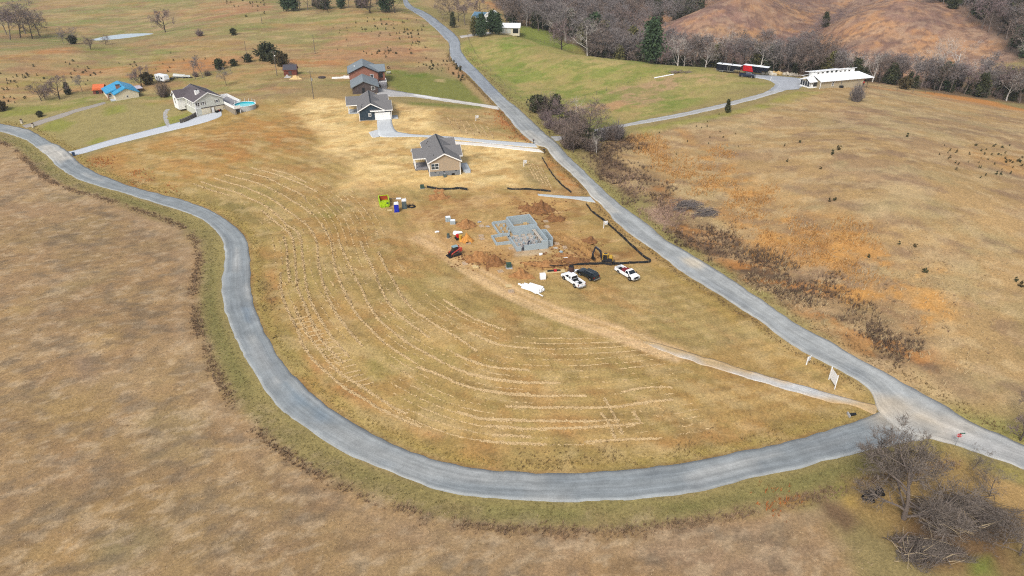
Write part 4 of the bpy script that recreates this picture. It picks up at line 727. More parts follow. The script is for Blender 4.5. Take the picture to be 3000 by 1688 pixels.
def build_houses():
    # ---- tan house
    h = thing('tan_house', "new tan-sided house with grey gable roofs on bare straw ground", 'house', (-22.77,179.96,3.5), R(13))
    zc = 1.5
    gable(h, 0, 8.6, 0, 18, 0, 4.25, 6.45, 'y', 'tan', 'roof_grey', zb=zc)
    part(h, 'foundation', 'block', (.03, 8.57, .03, 17.97, -1.2, zc))
    gable(h, -3.6, 4, 4.4, 10.6, 0, 4.25, 5.9, 'x', None, 'roof_grey', over=.35)
    gable(h, 4.3, 9.6, 4.6, 11.4, 0, 4.25, 6.0, 'x', 'tan', 'roof_grey', over=.4, zb=.4); gable(h, 4.3, 9.0, 12.3, 17.6, 0, 4.3, 6.1, 'x', 'tan', 'roof_grey', over=.4, zb=.4)
    part(h, 'porch_floor', 'wood_grey', (-3.5, -.02, 4.9, 10.3, .62, .95)); part(h, 'porch_base', 'block', (-3.42, -.02, 5.0, 10.2, -1.2, .62))
    for y in (5.1, 7.7, 10.0): part(h, 'porch_post', 'white', (-3.42, -3.2, y, y+.22, .95, 4.2))
    part(h, 'porch_beam', 'white', (-3.5, 0, 4.85, 5.05, 3.95, 4.25), (-3.5, -3.25, 5.05, 10.3, 3.95, 4.24))
    window(h, 'f', .55, 2.15, 2.0, 1.55, 0, 2, 2)
    for y in (1.4, 3.0): window(h, 'l', y, 2.1, .9, 1.5, 0)
    window(h, 'l', 12.5, 2.2, 1.6, 1.4, 0, 2)
    part(h, 'corner_board', 'white', (-.06, .12, -.06, .12, -.3, 4.2)); part(h, 'corner_board', 'white', (8.48, 8.66, -.06, .12, -.3, 4.2))
    for x in (1.4, 3.8, 7.2): part(h, 'vent', 'black', (x, x+.4, -.05, .06, 1.26, 1.42))
    part(h, 'crawl_door', 'black', (6.1, 6.95, -.05, .06, .1, .65)); part(h, 'meter_box', 'silver', (2.2, 2.5, -.14, .02, .7, 1.45), (2.3, 2.36, -.1, .02, -.3, .7))
    part(h, 'porch_slab', 'conc', (9.62, 11.7, 1.4, 7.6, -.6, .75)); part(h, 'step', 'conc', (9.9, 11.6, .7, 1.4, -.6, .4)); part(h, 'door', 'white', (9.6, 9.68, 6.5, 7.4, .8, 2.9))
    for x, y in ((1.6, 2.6), (1.1, 14.6), (1.5, 15.2), (1.4, 10.9)):
        z = 4.25+2.2*x/4.3; MB().cyl((x, y), .09, z, z+.45, 8).build('roof_vent', MT['black'], h)
    part(h, 'ridge_cap', 'dark_metal', (4.12, 4.48, -.3, 18.2, 6.58, 6.68))
    # ---- dark blue house
    h = thing('navy_house', "dark blue gabled house with a white double garage door", 'house', (-51.59,229.28,5.2), R(12.5))
    gable(h, 0, 8.4, 0, 18, 0, 3.5, 5.75, 'y', 'navy', 'roof_grey', zb=.35, peak=4.1)
    part(h, 'foundation', 'block', (.03, 10.75, .04, 17.9, -1.2, .35))
    gable(h, 4.2, 10.8, .02, 9.6, 0, 3.5, 5.3, 'x', 'navy', 'roof_grey', zb=.36); gable(h, 4.2, 10.2, 9.9, 17.6, 0, 3.5, 5.2, 'x', 'navy', 'roof_grey', zb=.36)
    gable(h, -3.7, 4, 8.6, 17.2, 0, 3.5, 5.25, 'x', None, 'roof_grey', over=.35)
    part(h, 'porch_floor', 'conc', (-3.6, -.02, 9.0, 16.8, -.6, .4))
    for y in (9.1, 12.8, 16.5): part(h, 'porch_post', 'white', (-3.5, -3.28, y, y+.22, .4, 3.5))
    part(h, 'porch_beam', 'white', (-3.6, 0, 9.0, 9.2, 3.25, 3.5))
    d = part(h, 'garage_door', 'white', (5.4, 10.25, -.1, 0, .1, 2.5))
    for k in range(1, 4): part(d, 'panel_groove', 'conc', (5.45, 10.2, -.115, -.09, .1+k*.6-.015, .1+k*.6+.015))
    part(h, 'garage_trim', 'white', (5.2, 10.45, -.12, .0, 2.5, 2.68), (5.2, 5.4, -.12, 0, .1, 2.5), (10.25, 10.45, -.12, 0, .1, 2.5))
    part(h, 'pent_roof', 'roof_grey', (3.9, 8.4, -.55, 0, 3.28, 3.42)); part(h, 'pent_trim', 'white', (3.8, 8.5, -.62, -.55, 3.1, 3.46), (3.8, 3.9, -.55, 0, 3.1, 3.46), (3.9, 8.5, -.55, 0, 3.04, 3.1))
    window(h, 'f', 3.15, 1.55, .75, .9, 0, 2, 2)
    part(h, 'corner_board', 'white', (-.06, .14, -.06, .12, -.2, 3.45)); part(h, 'corner_board', 'white', (10.68, 10.86, -.04, .12, -.2, 3.45))
    window(h, 'l', 2.5, 1.4, 1.0, 1.4, 0); window(h, 'l', 5.5, 1.4, 1.0, 1.4, 0)
    part(h, 'side_steps', 'conc', (10.9, 13.0, .6, 4.2, -.6, .3)); part(h, 'side_steps', 'conc', (11.0, 12.2, 4.2, 7.4, -.6, .12)); part(h, 'light_fixture', 'dark_metal', (10.5, 10.62, -.2, -.06, 1.9, 2.2))
    for x, y in ((1.3, 4.0), (1.0, 1.6)): MB().cyl((x, y), .1, 4.0, 4.75, 8).build('roof_vent', MT['black'], h)
    part(h, 'ridge_cap', 'dark_metal', (3.95, 4.3, -.3, 18.2, 5.88, 5.97))
    # ---- brick house
    h = thing('brick_house', "red brick house with grey roof behind the dark blue house", 'house', (-60.8,263.4,6.0), R(13))
    gable(h, 0, 9.6, 0, 12.5, 0, 2.6, 4.7, 'y', 'brick_dark', 'roof_slate', trim='roof_slate', over=.5, peak=4.4); gable(h, -.6, 10.6, 12.5, 26, 0, 5.2, 7.8, 'y', 'brick', 'roof_slate', trim='dark_metal', over=.5, peak=5.2)
    gable(h, 5.2, 13.4, 15, 23, 0, 5.0, 6.8, 'x', 'brick', 'roof_slate', trim='dark_metal', over=.4)
    window(h, 'f', 7.2, 1.3, 1.2, 1.3, 0, 1, 2, pane='pane_dark'); window(h, 'f', 11.2, 2.6, 1.3, 1.7, 15, 1, 2, frame='dark_metal', pane='pane_dark'); window(h, 'f', 7.6, 3.2, 1.1, 1.2, 12.5, 1, 2, frame='white', pane='pane_dark')
    window(h, 'l', 15, 3.0, 1.2, 1.3, -.6, 1, 2, pane='pane_dark'); window(h, 'l', 4, 1.0, 1.2, 1.3, 0, 1, 2, pane='pane_dark')
    part(h, 'deck', 'wood_grey', (9.7, 13.6, 8.2, 14.8, 1.2, 1.4)); part(h, 'deck_rail', 'white', (13.45, 13.6, 8.2, 14.8, 2.2, 2.35), (9.7, 13.6, 8.2, 8.3, 2.2, 2.35))
    for k in range(6): part(h, 'stair_tread', 'wood_grey', (11.0, 13.4, 7.9-k*.32, 8.2-k*.32, 1.05-k*.2, 1.15-k*.2))
    for x, y in ((9.8, 8.3), (13.4, 8.3), (13.4, 14.6)): part(h, 'deck_post', 'wood_grey', (x, x+.14, y, y+.14, -.8, 2.2))
    MB().cyl((1.8, 18.5), .16, 6.3, 7.0, 8).build('roof_vent', MT['white'], h); part(h, 'door', 'dark_metal', (3.6, 4.6, -.07, .03, .1, 2.2))
    pt = thing('patio', "white concrete patio slab beside the brick house", 'patio', on(972,231), R(12)); part(pt, 'slab', M("bright_concrete", (236,234,228), .04, 3, .9), (0, 7.2, 0, 7.4, -.5, .14))
    # ---- white house with garage
    h = thing('white_house', "pale house with plum-grey roof and basement garage doors, beside a pool", 'house', (-111.0,239.4,4.25), R(41))
    gable(h, 0, 10, 0, 16.5, 0, 5.0, 7.4, 'y', 'pale', 'roof_plum', zb=2.5)
    part(h, 'basement_wall', 'cream', (1.9, 9.95, .05, 15.9, -1.2, 2.5)); part(h, 'porch_floor', 'white', (-.02, 1.88, .02, 9, 2.3, 2.5)); part(h, 'stone_band', 'brick_dark', (1.9, 9.98, -.04, .05, 2.22, 2.5))
    for x in (2.15, 6.75):
        d = part(h, 'garage_door', 'cream', (x, x+2.75, -.06, .04, .02, 2.15)); part(d, 'panel_groove', 'white', (x+.1, x+2.65, -.075, -.055, .7, .74), (x+.1, x+2.65, -.075, -.055, 1.4, 1.44))
    part(h, 'entry_door', 'white', (5.35, 6.2, -.05, .04, .02, 2.0))
    for x in (5.0, 6.3): part(h, 'stone_pier', 'stone', (x, x+.26, -.12, .04, .0, 2.25))
    for x in (2.6, 7.4):
        window(h, 'f', x, 3.5, .75, .95, 0)
        for q in (x-.42, x+.87): part(h, 'shutter', 'shutter', (q, q+.3, -.05, .02, 3.45, 4.5))
    window(h, 'f', .3, 3.0, 1.3, 1.4, .02, 2, 2, pane='pane_dark'); part(h, 'porch_rail', 'white', (-.04, 1.9, -.08, 0, 3.2, 3.32), (-.04, 1.9, -.08, 0, 2.5, 2.6)); part(h, 'porch_post', 'white', (-.06, .14, -.06, .14, -.6, 5.1))
    for y in (2.6, 4.6, 6.6): window(h, 'l', y, 2.9, 1.2, 1.5, 0, 2, 2, pane='pane_dark')
    part(h, 'side_wall', 'pale', (.02, 1.9, .05, 15.9, -1.2, 2.3))
    gable(h, -2.6, 4.5, 10.2, 15.2, 0, 5.0, 6.9, 'x', 'white', 'roof_plum', over=.4, zb=.6); window(h, 'l', 12, 2.4, 1.4, 2.0, -2.6, 2, 2)
    c = part(h, 'chimney', 'white', (2.2, 3.6, 3.6, 4.7, 5.6, 7.7)); MB().cyl((2.9, 4.15), .22, 7.7, 8.15, 10).build('flue', MT['dark_metal'], c)
    part(h, 'ridge_cap', 'dark_metal', (4.85, 5.15, -.3, 16.7, 7.53, 7.6))
    part(h, 'retaining_wall', 'stone', (10.02, 10.5, -9.4, .05, -1, 2.3)); 
    fl = part(h, 'deck_floor', 'wood_grey', (10.5, 15.3, -1.4, 10.4, 2.3, 2.5)); part(h, 'deck_floor', 'wood_grey', (10.5, 12.3, -9.3, -1.42, 2.29, 2.49))
    for q in ((10.05, 10.15, -9.4, -.1, 2.5, 3.55), (15.2, 15.3, -1.4, 10.4, 2.5, 3.55), (10.6, 15.2, 10.3, 10.4, 2.5, 3.55), (10.15, 12.3, -9.4, -9.3, 2.5, 3.55)): part(h, 'deck_rail', 'white', q)
    for x, y in ((10.5, -9.2), (15.0, -1.2), (15.0, 4.5), (15.0, 10.1), (12.1, -9.2)): part(h, 'deck_post', 'white', (x, x+.16, y, y+.16, -1, 3.65))
    pp = np.array((-96.0, 245.9)); pz = 5.2
    p = thing('swimming_pool', "round above-ground pool with white wall and turquoise water", 'pool', (pp[0], pp[1], pz))
    ring = MB(); n = 40
    for r0, r1, z0, z1 in ((3.62, 3.72, -.8, 1.55),):
        for k in range(n):
            a, b = 2*math.pi*k/n, 2*math.pi*(k+1)/n
            ring.add([(r*math.cos(t), r*math.sin(t), z) for t in (a, b) for r in (r0, r1) for z in (z0, z1)], [(0,1,3,2),(4,6,7,5),(1,5,7,3),(2,3,7,6),(0,4,5,1),(0,2,6,4)])
    ring.build('pool_wall', M("pool_wall_panel", (206,208,206), .06, 3, .5, stretch=(3,3,.3)), p)
    rim = MB()
    for k in range(n):
        a, b = 2*math.pi*k/n, 2*math.pi*(k+1)/n; rim.add([(r*math.cos(t), r*math.sin(t), z) for t in (a, b) for r in (3.55, 3.82) for z in (1.56, 1.64)], [(0,1,3,2),(4,6,7,5),(1,5,7,3),(2,3,7,6),(0,4,5,1),(0,2,6,4)])
    rim.build('pool_rim', MT['white'], p)
    MB().cyl((0, 0), 3.6, .9, 1.15, 40).build('water', M("pool_water", (120,226,232), .06, .6, .1, spec=.6), p)
    lin_ = MB()
    for k in range(n):
        a, b = 2*math.pi*k/n, 2*math.pi*(k+1)/n; lin_.quad((3.6*math.cos(a), 3.6*math.sin(a), .9), (3.6*math.cos(b), 3.6*math.sin(b), .9), (3.6*math.cos(b), 3.6*math.sin(b), 1.55), (3.6*math.cos(a), 3.6*math.sin(a), 1.55))
    lin_.build('liner', M("pool_liner", (36,180,200), .05, 2, .4), p)
    for k in range(8):
        t = R(20+k*22); MB().tube((3.7*math.cos(t), 3.7*math.sin(t), 1.6), (3.7*math.cos(t), 3.7*math.sin(t), 2.7), .05, n=5).build('fence_post', MT['white'], p)
    st = thing('garden_wall', "curved dark stone retaining wall beside the white house driveway", 'wall', (0, 0, 0)); line = smooth_line(GL(Z1([(1700,1165),(1760,1145),(1830,1110),(1890,1070),(1905,1045)]))[:, :2], 4); rs = random.Random(3)
    dk = M("dark_field_stone", (96,90,84), .4, 2.5, .95, bump=.5, tint=(150,142,132))
    for row in range(4):
        P = resample(line, .62+.1*row)
        for k in range(len(P)-1):
            a, b = P[k], P[k+1]; m_ = (a+b)/2; an = math.atan2(b[1]-a[1], b[0]-a[0]); L_ = np.linalg.norm(b-a)*rs.uniform(.8, .98); z = float(base_h(*m_))+row*.4-.2; w_ = rs.uniform(.4, .55)
            o = MB().box(-L_/2, L_/2, -w_/2, w_/2, 0, rs.uniform(.33, .4)).build('stone', dk, st, loc=(m_[0], m_[1], z), rotz=an+rs.uniform(-.08, .08), bevel=.05)
    # ---- cream house with blue roof
    h = thing('cream_house', "cream house with bright blue metal roof and brick chimney", 'house', (-149.6,259.6,4.35), R(37))
    gable(h, 0, 8.1, 0, 14.2, 0, 2.5, 4.3, 'y', 'cream', 'blue_metal', trim='blue_metal', over=.35); gable(h, -1.9, 4.05, 4.6, 14.2, 0, 2.3, 4.32, 'y', 'cream', 'blue_metal', trim='blue_metal', over=.35, peak=4.04)
    c = part(h, 'chimney', 'brick', (1.6, 3.0, 4.0, 4.9, 2.6, 4.9)); part(c, 'cap', 'dark_metal', (1.5, 3.1, 3.9, 5.0, 4.9, 5.02))
    window(h, 'f', 3.7, .95, .6, .6, 0, 1, 1, pane='pane_dark'); window(h, 'l', 6, .9, 1.2, 1.1, -1.9, 2, 2, pane='pane_dark'); window(h, 'l', 9.4, .9, 1.2, 1.1, -1.9, 2, 2, pane='pane_dark'); window(h, 'f', -1.5, .9, 1.0, 1.1, 4.6, 1, 2, pane='pane_dark')
    part(h, 'door', 'white', (-.06, .02, 1.6, 2.6, .1, 2.1)); part(h, 'stoop', 'conc', (-1.6, -.02, .6, 4.0, -.6, .2)); part(h, 'brick_post', 'brick', (-1.95, -1.7, 4.3, 4.58, -.4, 2.3))
    part(h, 'lean_to_roof', M("faded_roof_panel", (214,204,214), .1, 1.5, .6), (8.2, 11.0, 6.0, 12.0, 2.15, 2.25)); 
    for x, y in ((10.8, 6.2), (10.8, 9), (10.8, 11.8)): part(h, 'lean_to_post', 'redwood', (x, x+.14, y, y+.14, -.6, 2.15))
    sh = thing('orange_roof_shed', "small shed with two-step orange metal roof by the blue-roofed house", 'shed', on(276,274), R(8))
    gable(sh, 0, 3.6, .3, 3.2, 0, 2.0, 3.0, 'x', 'redwood', 'orange_metal', trim='orange_metal', over=.3); part(sh, 'lean_roof', 'orange_metal', (-.3, 3.9, -1.5, -.06, 1.5, 1.6)); part(sh, 'side_wall', 'redwood', (.1, 3.5, -1.1, .28, -.6, 1.5)); part(sh, 'door', 'pane_dark', (1.2, 2.2, -1.16, -1.08, 0, 1.4))
    # ---- long white-roofed building
    h = thing('long_building', "long tan building with white metal roof and raised clerestory", 'building', (111.5,251.0,11.0), R(19))
    part(h, 'wall', M("khaki_siding", (190,176,148), .03, 1.5, .7, stretch=(8,8,.3)), (.0, 19.5, 0, 9.5, -2.2, 2.6)); part(h, 'clerestory_wall', 'white', (.6, 18.4, 4.4, 7.4, 2.6, 4.75))
    r = MB(); r.slab([(-.5, -.7, 2.6), (23.6, -.7, 2.55), (20.6, 4.4, 4.0), (.2, 4.4, 3.95)], .14); r.slab([(-.4, 10, 2.7), (20, 10, 2.7), (18.6, 7.4, 3.7), (.4, 7.4, 3.7)], .14).build('lower_roof', MT['white_metal'], h)
    r = MB(); r.slab([(.3, 3.9, 5.3), (18.9, 3.9, 5.5), (18.9, 5.6, 5.1), (.3, 5.6, 4.95)], .14); r.slab([(-.6, 5.7, 5.0), (13.0, 5.7, 5.15), (13.0, 8.4, 4.7), (-.6, 8.4, 4.5)], .14).build('upper_roof', MT['white_metal'], h)
    part(h, 'clerestory_front', 'white', (.6, 18.4, 4.3, 4.42, 3.9, 5.2))
    for x, w_ in ((1.4, 1.0), (3.3, 1.0), (5.4, 1.1), (7.4, 1.1), (9.4, 1.1), (11.4, 1.0), (13.4, 1.0), (15.4, 1.0)): window(h, 'f', x, 4.3, w_, .45 if w_ == 1.0 else .75, 4.3, 1, 1, pane='pane_dark' if w_ == 1.0 else 'glass')
    window(h, 'f', 5.2, .7, .7, 1.3, 0, 1, 2, pane='pane_dark'); part(h, 'corner_post', 'white', (-.5, -.36, -.6, -.46, -2, 2.5)); part(h, 'downpipe', 'silver', (9.3, 9.4, -.12, 0, -1, 2.5))
    part(h, 'utility_cabinet', 'dark_metal', (8.7, 10, -.9, -.1, -2, .5)); part(h, 'carport_back', 'brick_dark', (19.6, 23.0, 3.6, 3.8, -2, 2.8))
    for x in (20.6, 22.9): part(h, 'carport_post', 'brick_dark', (x, x+.12, 1.2, 1.32, -2.4, 2.9))
    sr = part(h, 'sunroom', 'white', (-3.4, -.02, 1.6, 6.6, -.6, .35)); part(h, 'sunroom_floor_wall', 'white', (-3.3, -.03, 1.7, 6.5, .35, .5))
    for k in range(4): part(sr, 'screen_panel', 'pane_dark', (-3.36, -3.28, 1.75+k*1.22, 2.85+k*1.22, .5, 2.2))
    part(sr, 'screen_panel', 'pane_dark', (-1.5, -.15, 1.62, 1.7, .5, 2.2)); part(sr, 'screen_door', 'white', (-2.9, -1.8, 1.58, 1.68, .0, 2.2)); part(sr, 'door_pane', 'pane_dark', (-2.6, -2.1, 1.54, 1.585, 1.3, 1.9))
    for k in range(5): part(sr, 'mullion', 'white', (-3.4, -3.26, 1.62+k*1.22, 1.75+k*1.22, .5, 2.25))
    MB().slab([(-3.9, 1.1, 2.25), (-.4, 1.1, 2.3), (.4, 4.1, 3.2), (-3.0, 4.1, 3.1)], .12).slab([(-3.0, 4.1, 3.1), (.4, 4.1, 3.2), (.4, 7.2, 2.9), (-3.9, 7.2, 2.25)], .12).build('sunroom_roof', MT['white_metal'], h)
    rl = thing('white_rail', "white curved pipe rail in front of the long white-roofed building", 'railing'); P = [on(*p) for p in ZM(2070,170,5.257,[(1690,440),(1760,452),(1850,450),(2000,425),(2150,405),(2300,400),(2400,398)])]
    for k in range(len(P)-1): MB().tube(P[k]+np.array((0, 0, 1.1)), P[k+1]+np.array((0, 0, 1.1)), .06, n=5).build('rail', MT['white'], rl)
    for p in P: MB().tube(p-np.array((0, 0, .3)), p+np.array((0, 0, 1.1)), .05, n=5).build('post', MT['white'], rl)
    # ---- sheds and the farm at the top
    h = thing('red_shed', "small red wooden shed with dark roof beside the junipers", 'shed', (-93.9,288.0,7.5), R(7)); gable(h, 0, 5.1, 0, 3.6, 0, 2.5, 4.0, 'x', 'redwood', 'darkroof', trim='redwood', over=.25); part(h, 'door', 'brick_dark', (1.9, 3.1, -.06, .02, .05, 2.0))
    g0 = on(1404, 66); h = thing('farmhouse', "white farmhouse with blue metal roof behind bare trees", 'house', g0, R(-25));
    MT['dull_blue'] = M("dull_blue_roof", (98,134,160), .05, 1, .5); gable(h, -4, 4, 0, 7, 0, 3.0, 4.9, 'x', 'pale', 'dull_blue', over=.6); gable(h, 3.2, 8.4, -1, 8, 0, 3.4, 5.6, 'y', 'white', 'white_metal', over=.3); window(h, 'f', -2.5, 1.0, 1.1, 1.3, 0, 1, 2, pane='pane_dark'); window(h, 'f', 5.2, 1.4, 1.1, 1.3, -1, 1, 2, pane='pane_dark')
    for x in (-4.4, -1.6, 1.2): part(h, 'porch_post', 'white', (x, x+.15, -1.5, -1.35, -.6, 2.6))
    part(h, 'porch_roof', 'dull_blue', (-4.6, 3.0, -1.7, .02, 2.62, 2.74))
    g0 = on(1465, 97); h = thing('farm_garage', "white farm garage with pale metal roof beside pine trees", 'garage', g0, R(-3)); gable(h, 0, 10, 0, 6, 0, 2.9, 4.4, 'x', 'cream', 'white_metal', over=.4)
    for x in (.7, 3.4): part(h, 'door', 'pale', (x, x+2.2, -.06, .02, .05, 2.2))
    part(h, 'bay_shade_panel', 'pane_dark', (6.6, 9.4, -.05, .02, .05, 2.4))  # dark panel on the wall paints the shade inside the open bay
build_houses()
print("houses", round(time.time()-T0, 1))
# ------------------------------------------------------------------ vehicles
VM = dict(tyre=M("tyre_rubber", (34,34,36), .15, 6, .9), rim=M("alloy_rim", (170,174,178), .08, 5, .35, metal=.6), vglass=M("vehicle_glass", (28,36,44), .1, 1, .06, spec=.9), tail=M("tail_lamp_red", (150,24,26), .1, 3, .3), head=M("head_lamp", (224,230,234), .05, 3, .2), chrome=M("chrome", (190,194,198), .06, 5, .25, metal=.7), trimb=M("black_trim", (24,25,27), .15, 4, .6), liner=M("bed_liner", (34,36,40), .2, 5, .9),
   white=M("white_car_paint", (244,246,248), .015, 1, .22, spec=.5), black=M("black_green_car_paint", (36,46,50), .08, 1, .2, spec=.6), navy=M("navy_car_paint", (34,48,74), .06, 1, .22, spec=.6), redp=M("red_paint", (206,36,44), .06, 2, .4), red_orange=M("loader_red", (206,84,70), .1, 2, .5), yellow=M("excavator_yellow", (222,178,60), .1, 2, .5), dark=M("machine_dark_grey", (46,48,56), .15, 3, .5), rubber=M("track_rubber", (52,48,44), .25, 8, .95, tint=(112,92,70)), teal=M("cab_roof_grey", (150,180,188), .06, 2, .5))
def frustum(mb, lo_, hi_, z0, z1):
    """lo_/hi_ = (x0, x1, y half) at bottom and top"""
    v = [(lo_[0], -lo_[2], z0), (lo_[1], -lo_[2], z0), (lo_[1], lo_[2], z0), (lo_[0], lo_[2], z0), (hi_[0], -hi_[2], z1), (hi_[1], -hi_[2], z1), (hi_[1], hi_[2], z1), (hi_[0], hi_[2], z1)]
    return mb.add(v, [(3,2,1,0),(4,5,6,7),(0,1,5,4),(1,2,6,5),(2,3,7,6),(3,0,4,7)])
def wheel_part(par, x, y, r, w=.26, name='wheel'):
    t = MB().tube((x, y-w/2, r), (x, y+w/2, r), r, n=18).build(name, VM['tyre'], par, bevel=.03)
    s = 1 if y > 0 else -1; MB().tube((x, y+s*(w/2-.03), r), (x, y+s*(w/2+.02), r), r*.62, n=14).build('rim', VM['rim'], t); MB().tube((x, y+s*(w/2+.01), r), (x, y+s*(w/2+.04), r), r*.2, n=8).build('hub', VM['trimb'], t)
    return t
def lamp_box(par, name, mat, *q): b = MB(); b.box(*q); return b.build(name, VM[mat], par, bevel=.015)
def pickup(loc, rz, cab, paint_, label, wb=3.65, group=None):
    t = thing('pickup_truck', label, 'pickup truck', loc, rz, group)
    xr = -wb/2; xf = wb/2; hw = .99
    if cab == 'crew': c0, c1 = -.62, 1.5
    else: c0, c1 = .12, 1.55
    fx, rx = xf+.98, xr-1.25
    b = MB().prism([(c0-.02, .52), (xf-.55, .5), (xf-.42, .95), (xf, 1.0), (xf+.42, .95), (xf+.52, .52), (fx, .5), (fx+.03, .85), (fx-.08, 1.1), (fx-.5, 1.18), (c1, 1.22), (c0-.02, 1.22)][::1], 'y', -hw, hw)
    body = b.build('body', VM[paint_], t, bevel=.05)
    MB().prism([(c1+.12, 1.215), (fx-.55, 1.18), (fx-.75, 1.27), (c1+.1, 1.33)], 'y', -hw+.14, hw-.14).build('hood', VM[paint_], t, bevel=.03)
    g = MB(); frustum(g, (c0, c1+.12, hw-.04), (c0+.16, c1-.62, hw-.22), 1.22, 1.86); g.build('cab', VM[paint_], t, bevel=.06)
    w = MB(); xs0, xs1 = c1+.125, c1-.56
    w.add([(xs0, -.86, 1.27), (xs0, .86, 1.27), (xs1, .72, 1.81), (xs1, -.72, 1.81)], [(0,1,2,3)]); w.add([(xs0-.03, -.86, 1.22), (xs0-.03, .86, 1.22), (xs1-.03, .72, 1.78), (xs1-.03, -.72, 1.78)], [(3,2,1,0)]); w.build('windscreen', VM['vglass'], t)
    w = MB(); w.add([(c0-.015, .80, 1.30), (c0-.015, -.80, 1.30), (c0+.125, -.68, 1.78), (c0+.125, .68, 1.78)], [(0,1,2,3)]); w.build('rear_window', VM['vglass'], t)
    segs = [(c0+.2, (c0+c1)/2-.32), ((c0+c1)/2-.2, c1-.12)] if cab == 'crew' else [(c0+.2, c1-.12)]
    for s in (-1, 1):
        for a, bb in segs:
            ta, tb = a+.08, min(bb-.06, c1-.66); q = MB().add([(a, s*(hw-.035), 1.28), (bb, s*(hw-.035), 1.28), (tb if bb > c1-.3 else bb-.03, s*(hw-.185), 1.76), (ta, s*(hw-.185), 1.76)], [(0,1,2,3)]); q.build('side_window', VM['vglass'], t)
        lamp_box(t, 'mirror', 'trimb' if cab != 'crew' else paint_, c1-.1, c1+.08, s*(hw+.02) if s > 0 else -hw-.22, s*hw+.22 if s > 0 else -hw-.02, 1.2, 1.42)
        lamp_box(t, 'headlight', 'head', fx-.12, fx+.035, min(s*.62, s*.95), max(s*.62, s*.95), .78, 1.02); lamp_box(t, 'tail_light', 'tail', rx-.02, rx+.08, min(s*.84, s*1.0), max(s*.84, s*1.0), .82, 1.16)
        lamp_box(t, 'bed_side', paint_, rx+.06, c0-.04, min(s*.88, s*hw), max(s*.88, s*hw), .55, 1.25)
        for xw in (xr, xf): 
            wheel_part(t, xw, s*(hw-.13), .40); MB().tube((xw, s*(hw-.02), .44), (xw, s*(hw+.012), .44), .5, n=18).build('wheel_arch', VM['trimb'], t)
    for nm, q, m in (('bed_floor', (rx+.06, c0-.04, -.88, .88, .58, .72), 'liner'), ('tailgate', (rx-.02, rx+.06, -.84, .84, .60, 1.22), paint_), ('bed_front', (c0-.1, c0-.04, -.88, .88, .72, 1.22), 'liner'), ('rear_bumper', (rx-.2, rx-.02, -.96, .96, .42, .6), 'chrome'), ('front_bumper', (fx+.03, fx+.16, -.97, .97, .42, .66), 'chrome'), ('grille', (fx-.02, fx+.06, -.6, .6, .68, 1.05), 'trimb'), ('undercarriage', (rx+.3, fx-.4, -.7, .7, .3, .54), 'trimb')): lamp_box(t, nm, m, *q)
    lamp_box(t, 'license_plate', 'head', *((fx+.16, fx+.18, -.16, .16, .46, .6) if cab != 'crew' else (rx-.215, rx-.2, -.16, .16, .46, .6)))
    if cab == 'crew': lamp_box(t, 'badge', 'trimb', rx-.035, rx-.02, -.12, .12, .95, 1.05)
    return t
def heading(rear, front):
    a, b = on(*rear), on(*front); d = b-a; return (a+b)/2, math.atan2(d[1], d[0]), float(np.hypot(d[0], d[1]))
def veh_at(rear, front, side):
    """side = +1 when the wheels read are on the vehicle's left"""
    c, a, L = heading(rear, front); off = .86*side
    c = c+np.array((math.sin(a)*off, -math.cos(a)*off, 0)); c[2] = float(ground_h(c[0], c[1])); return c, a, L
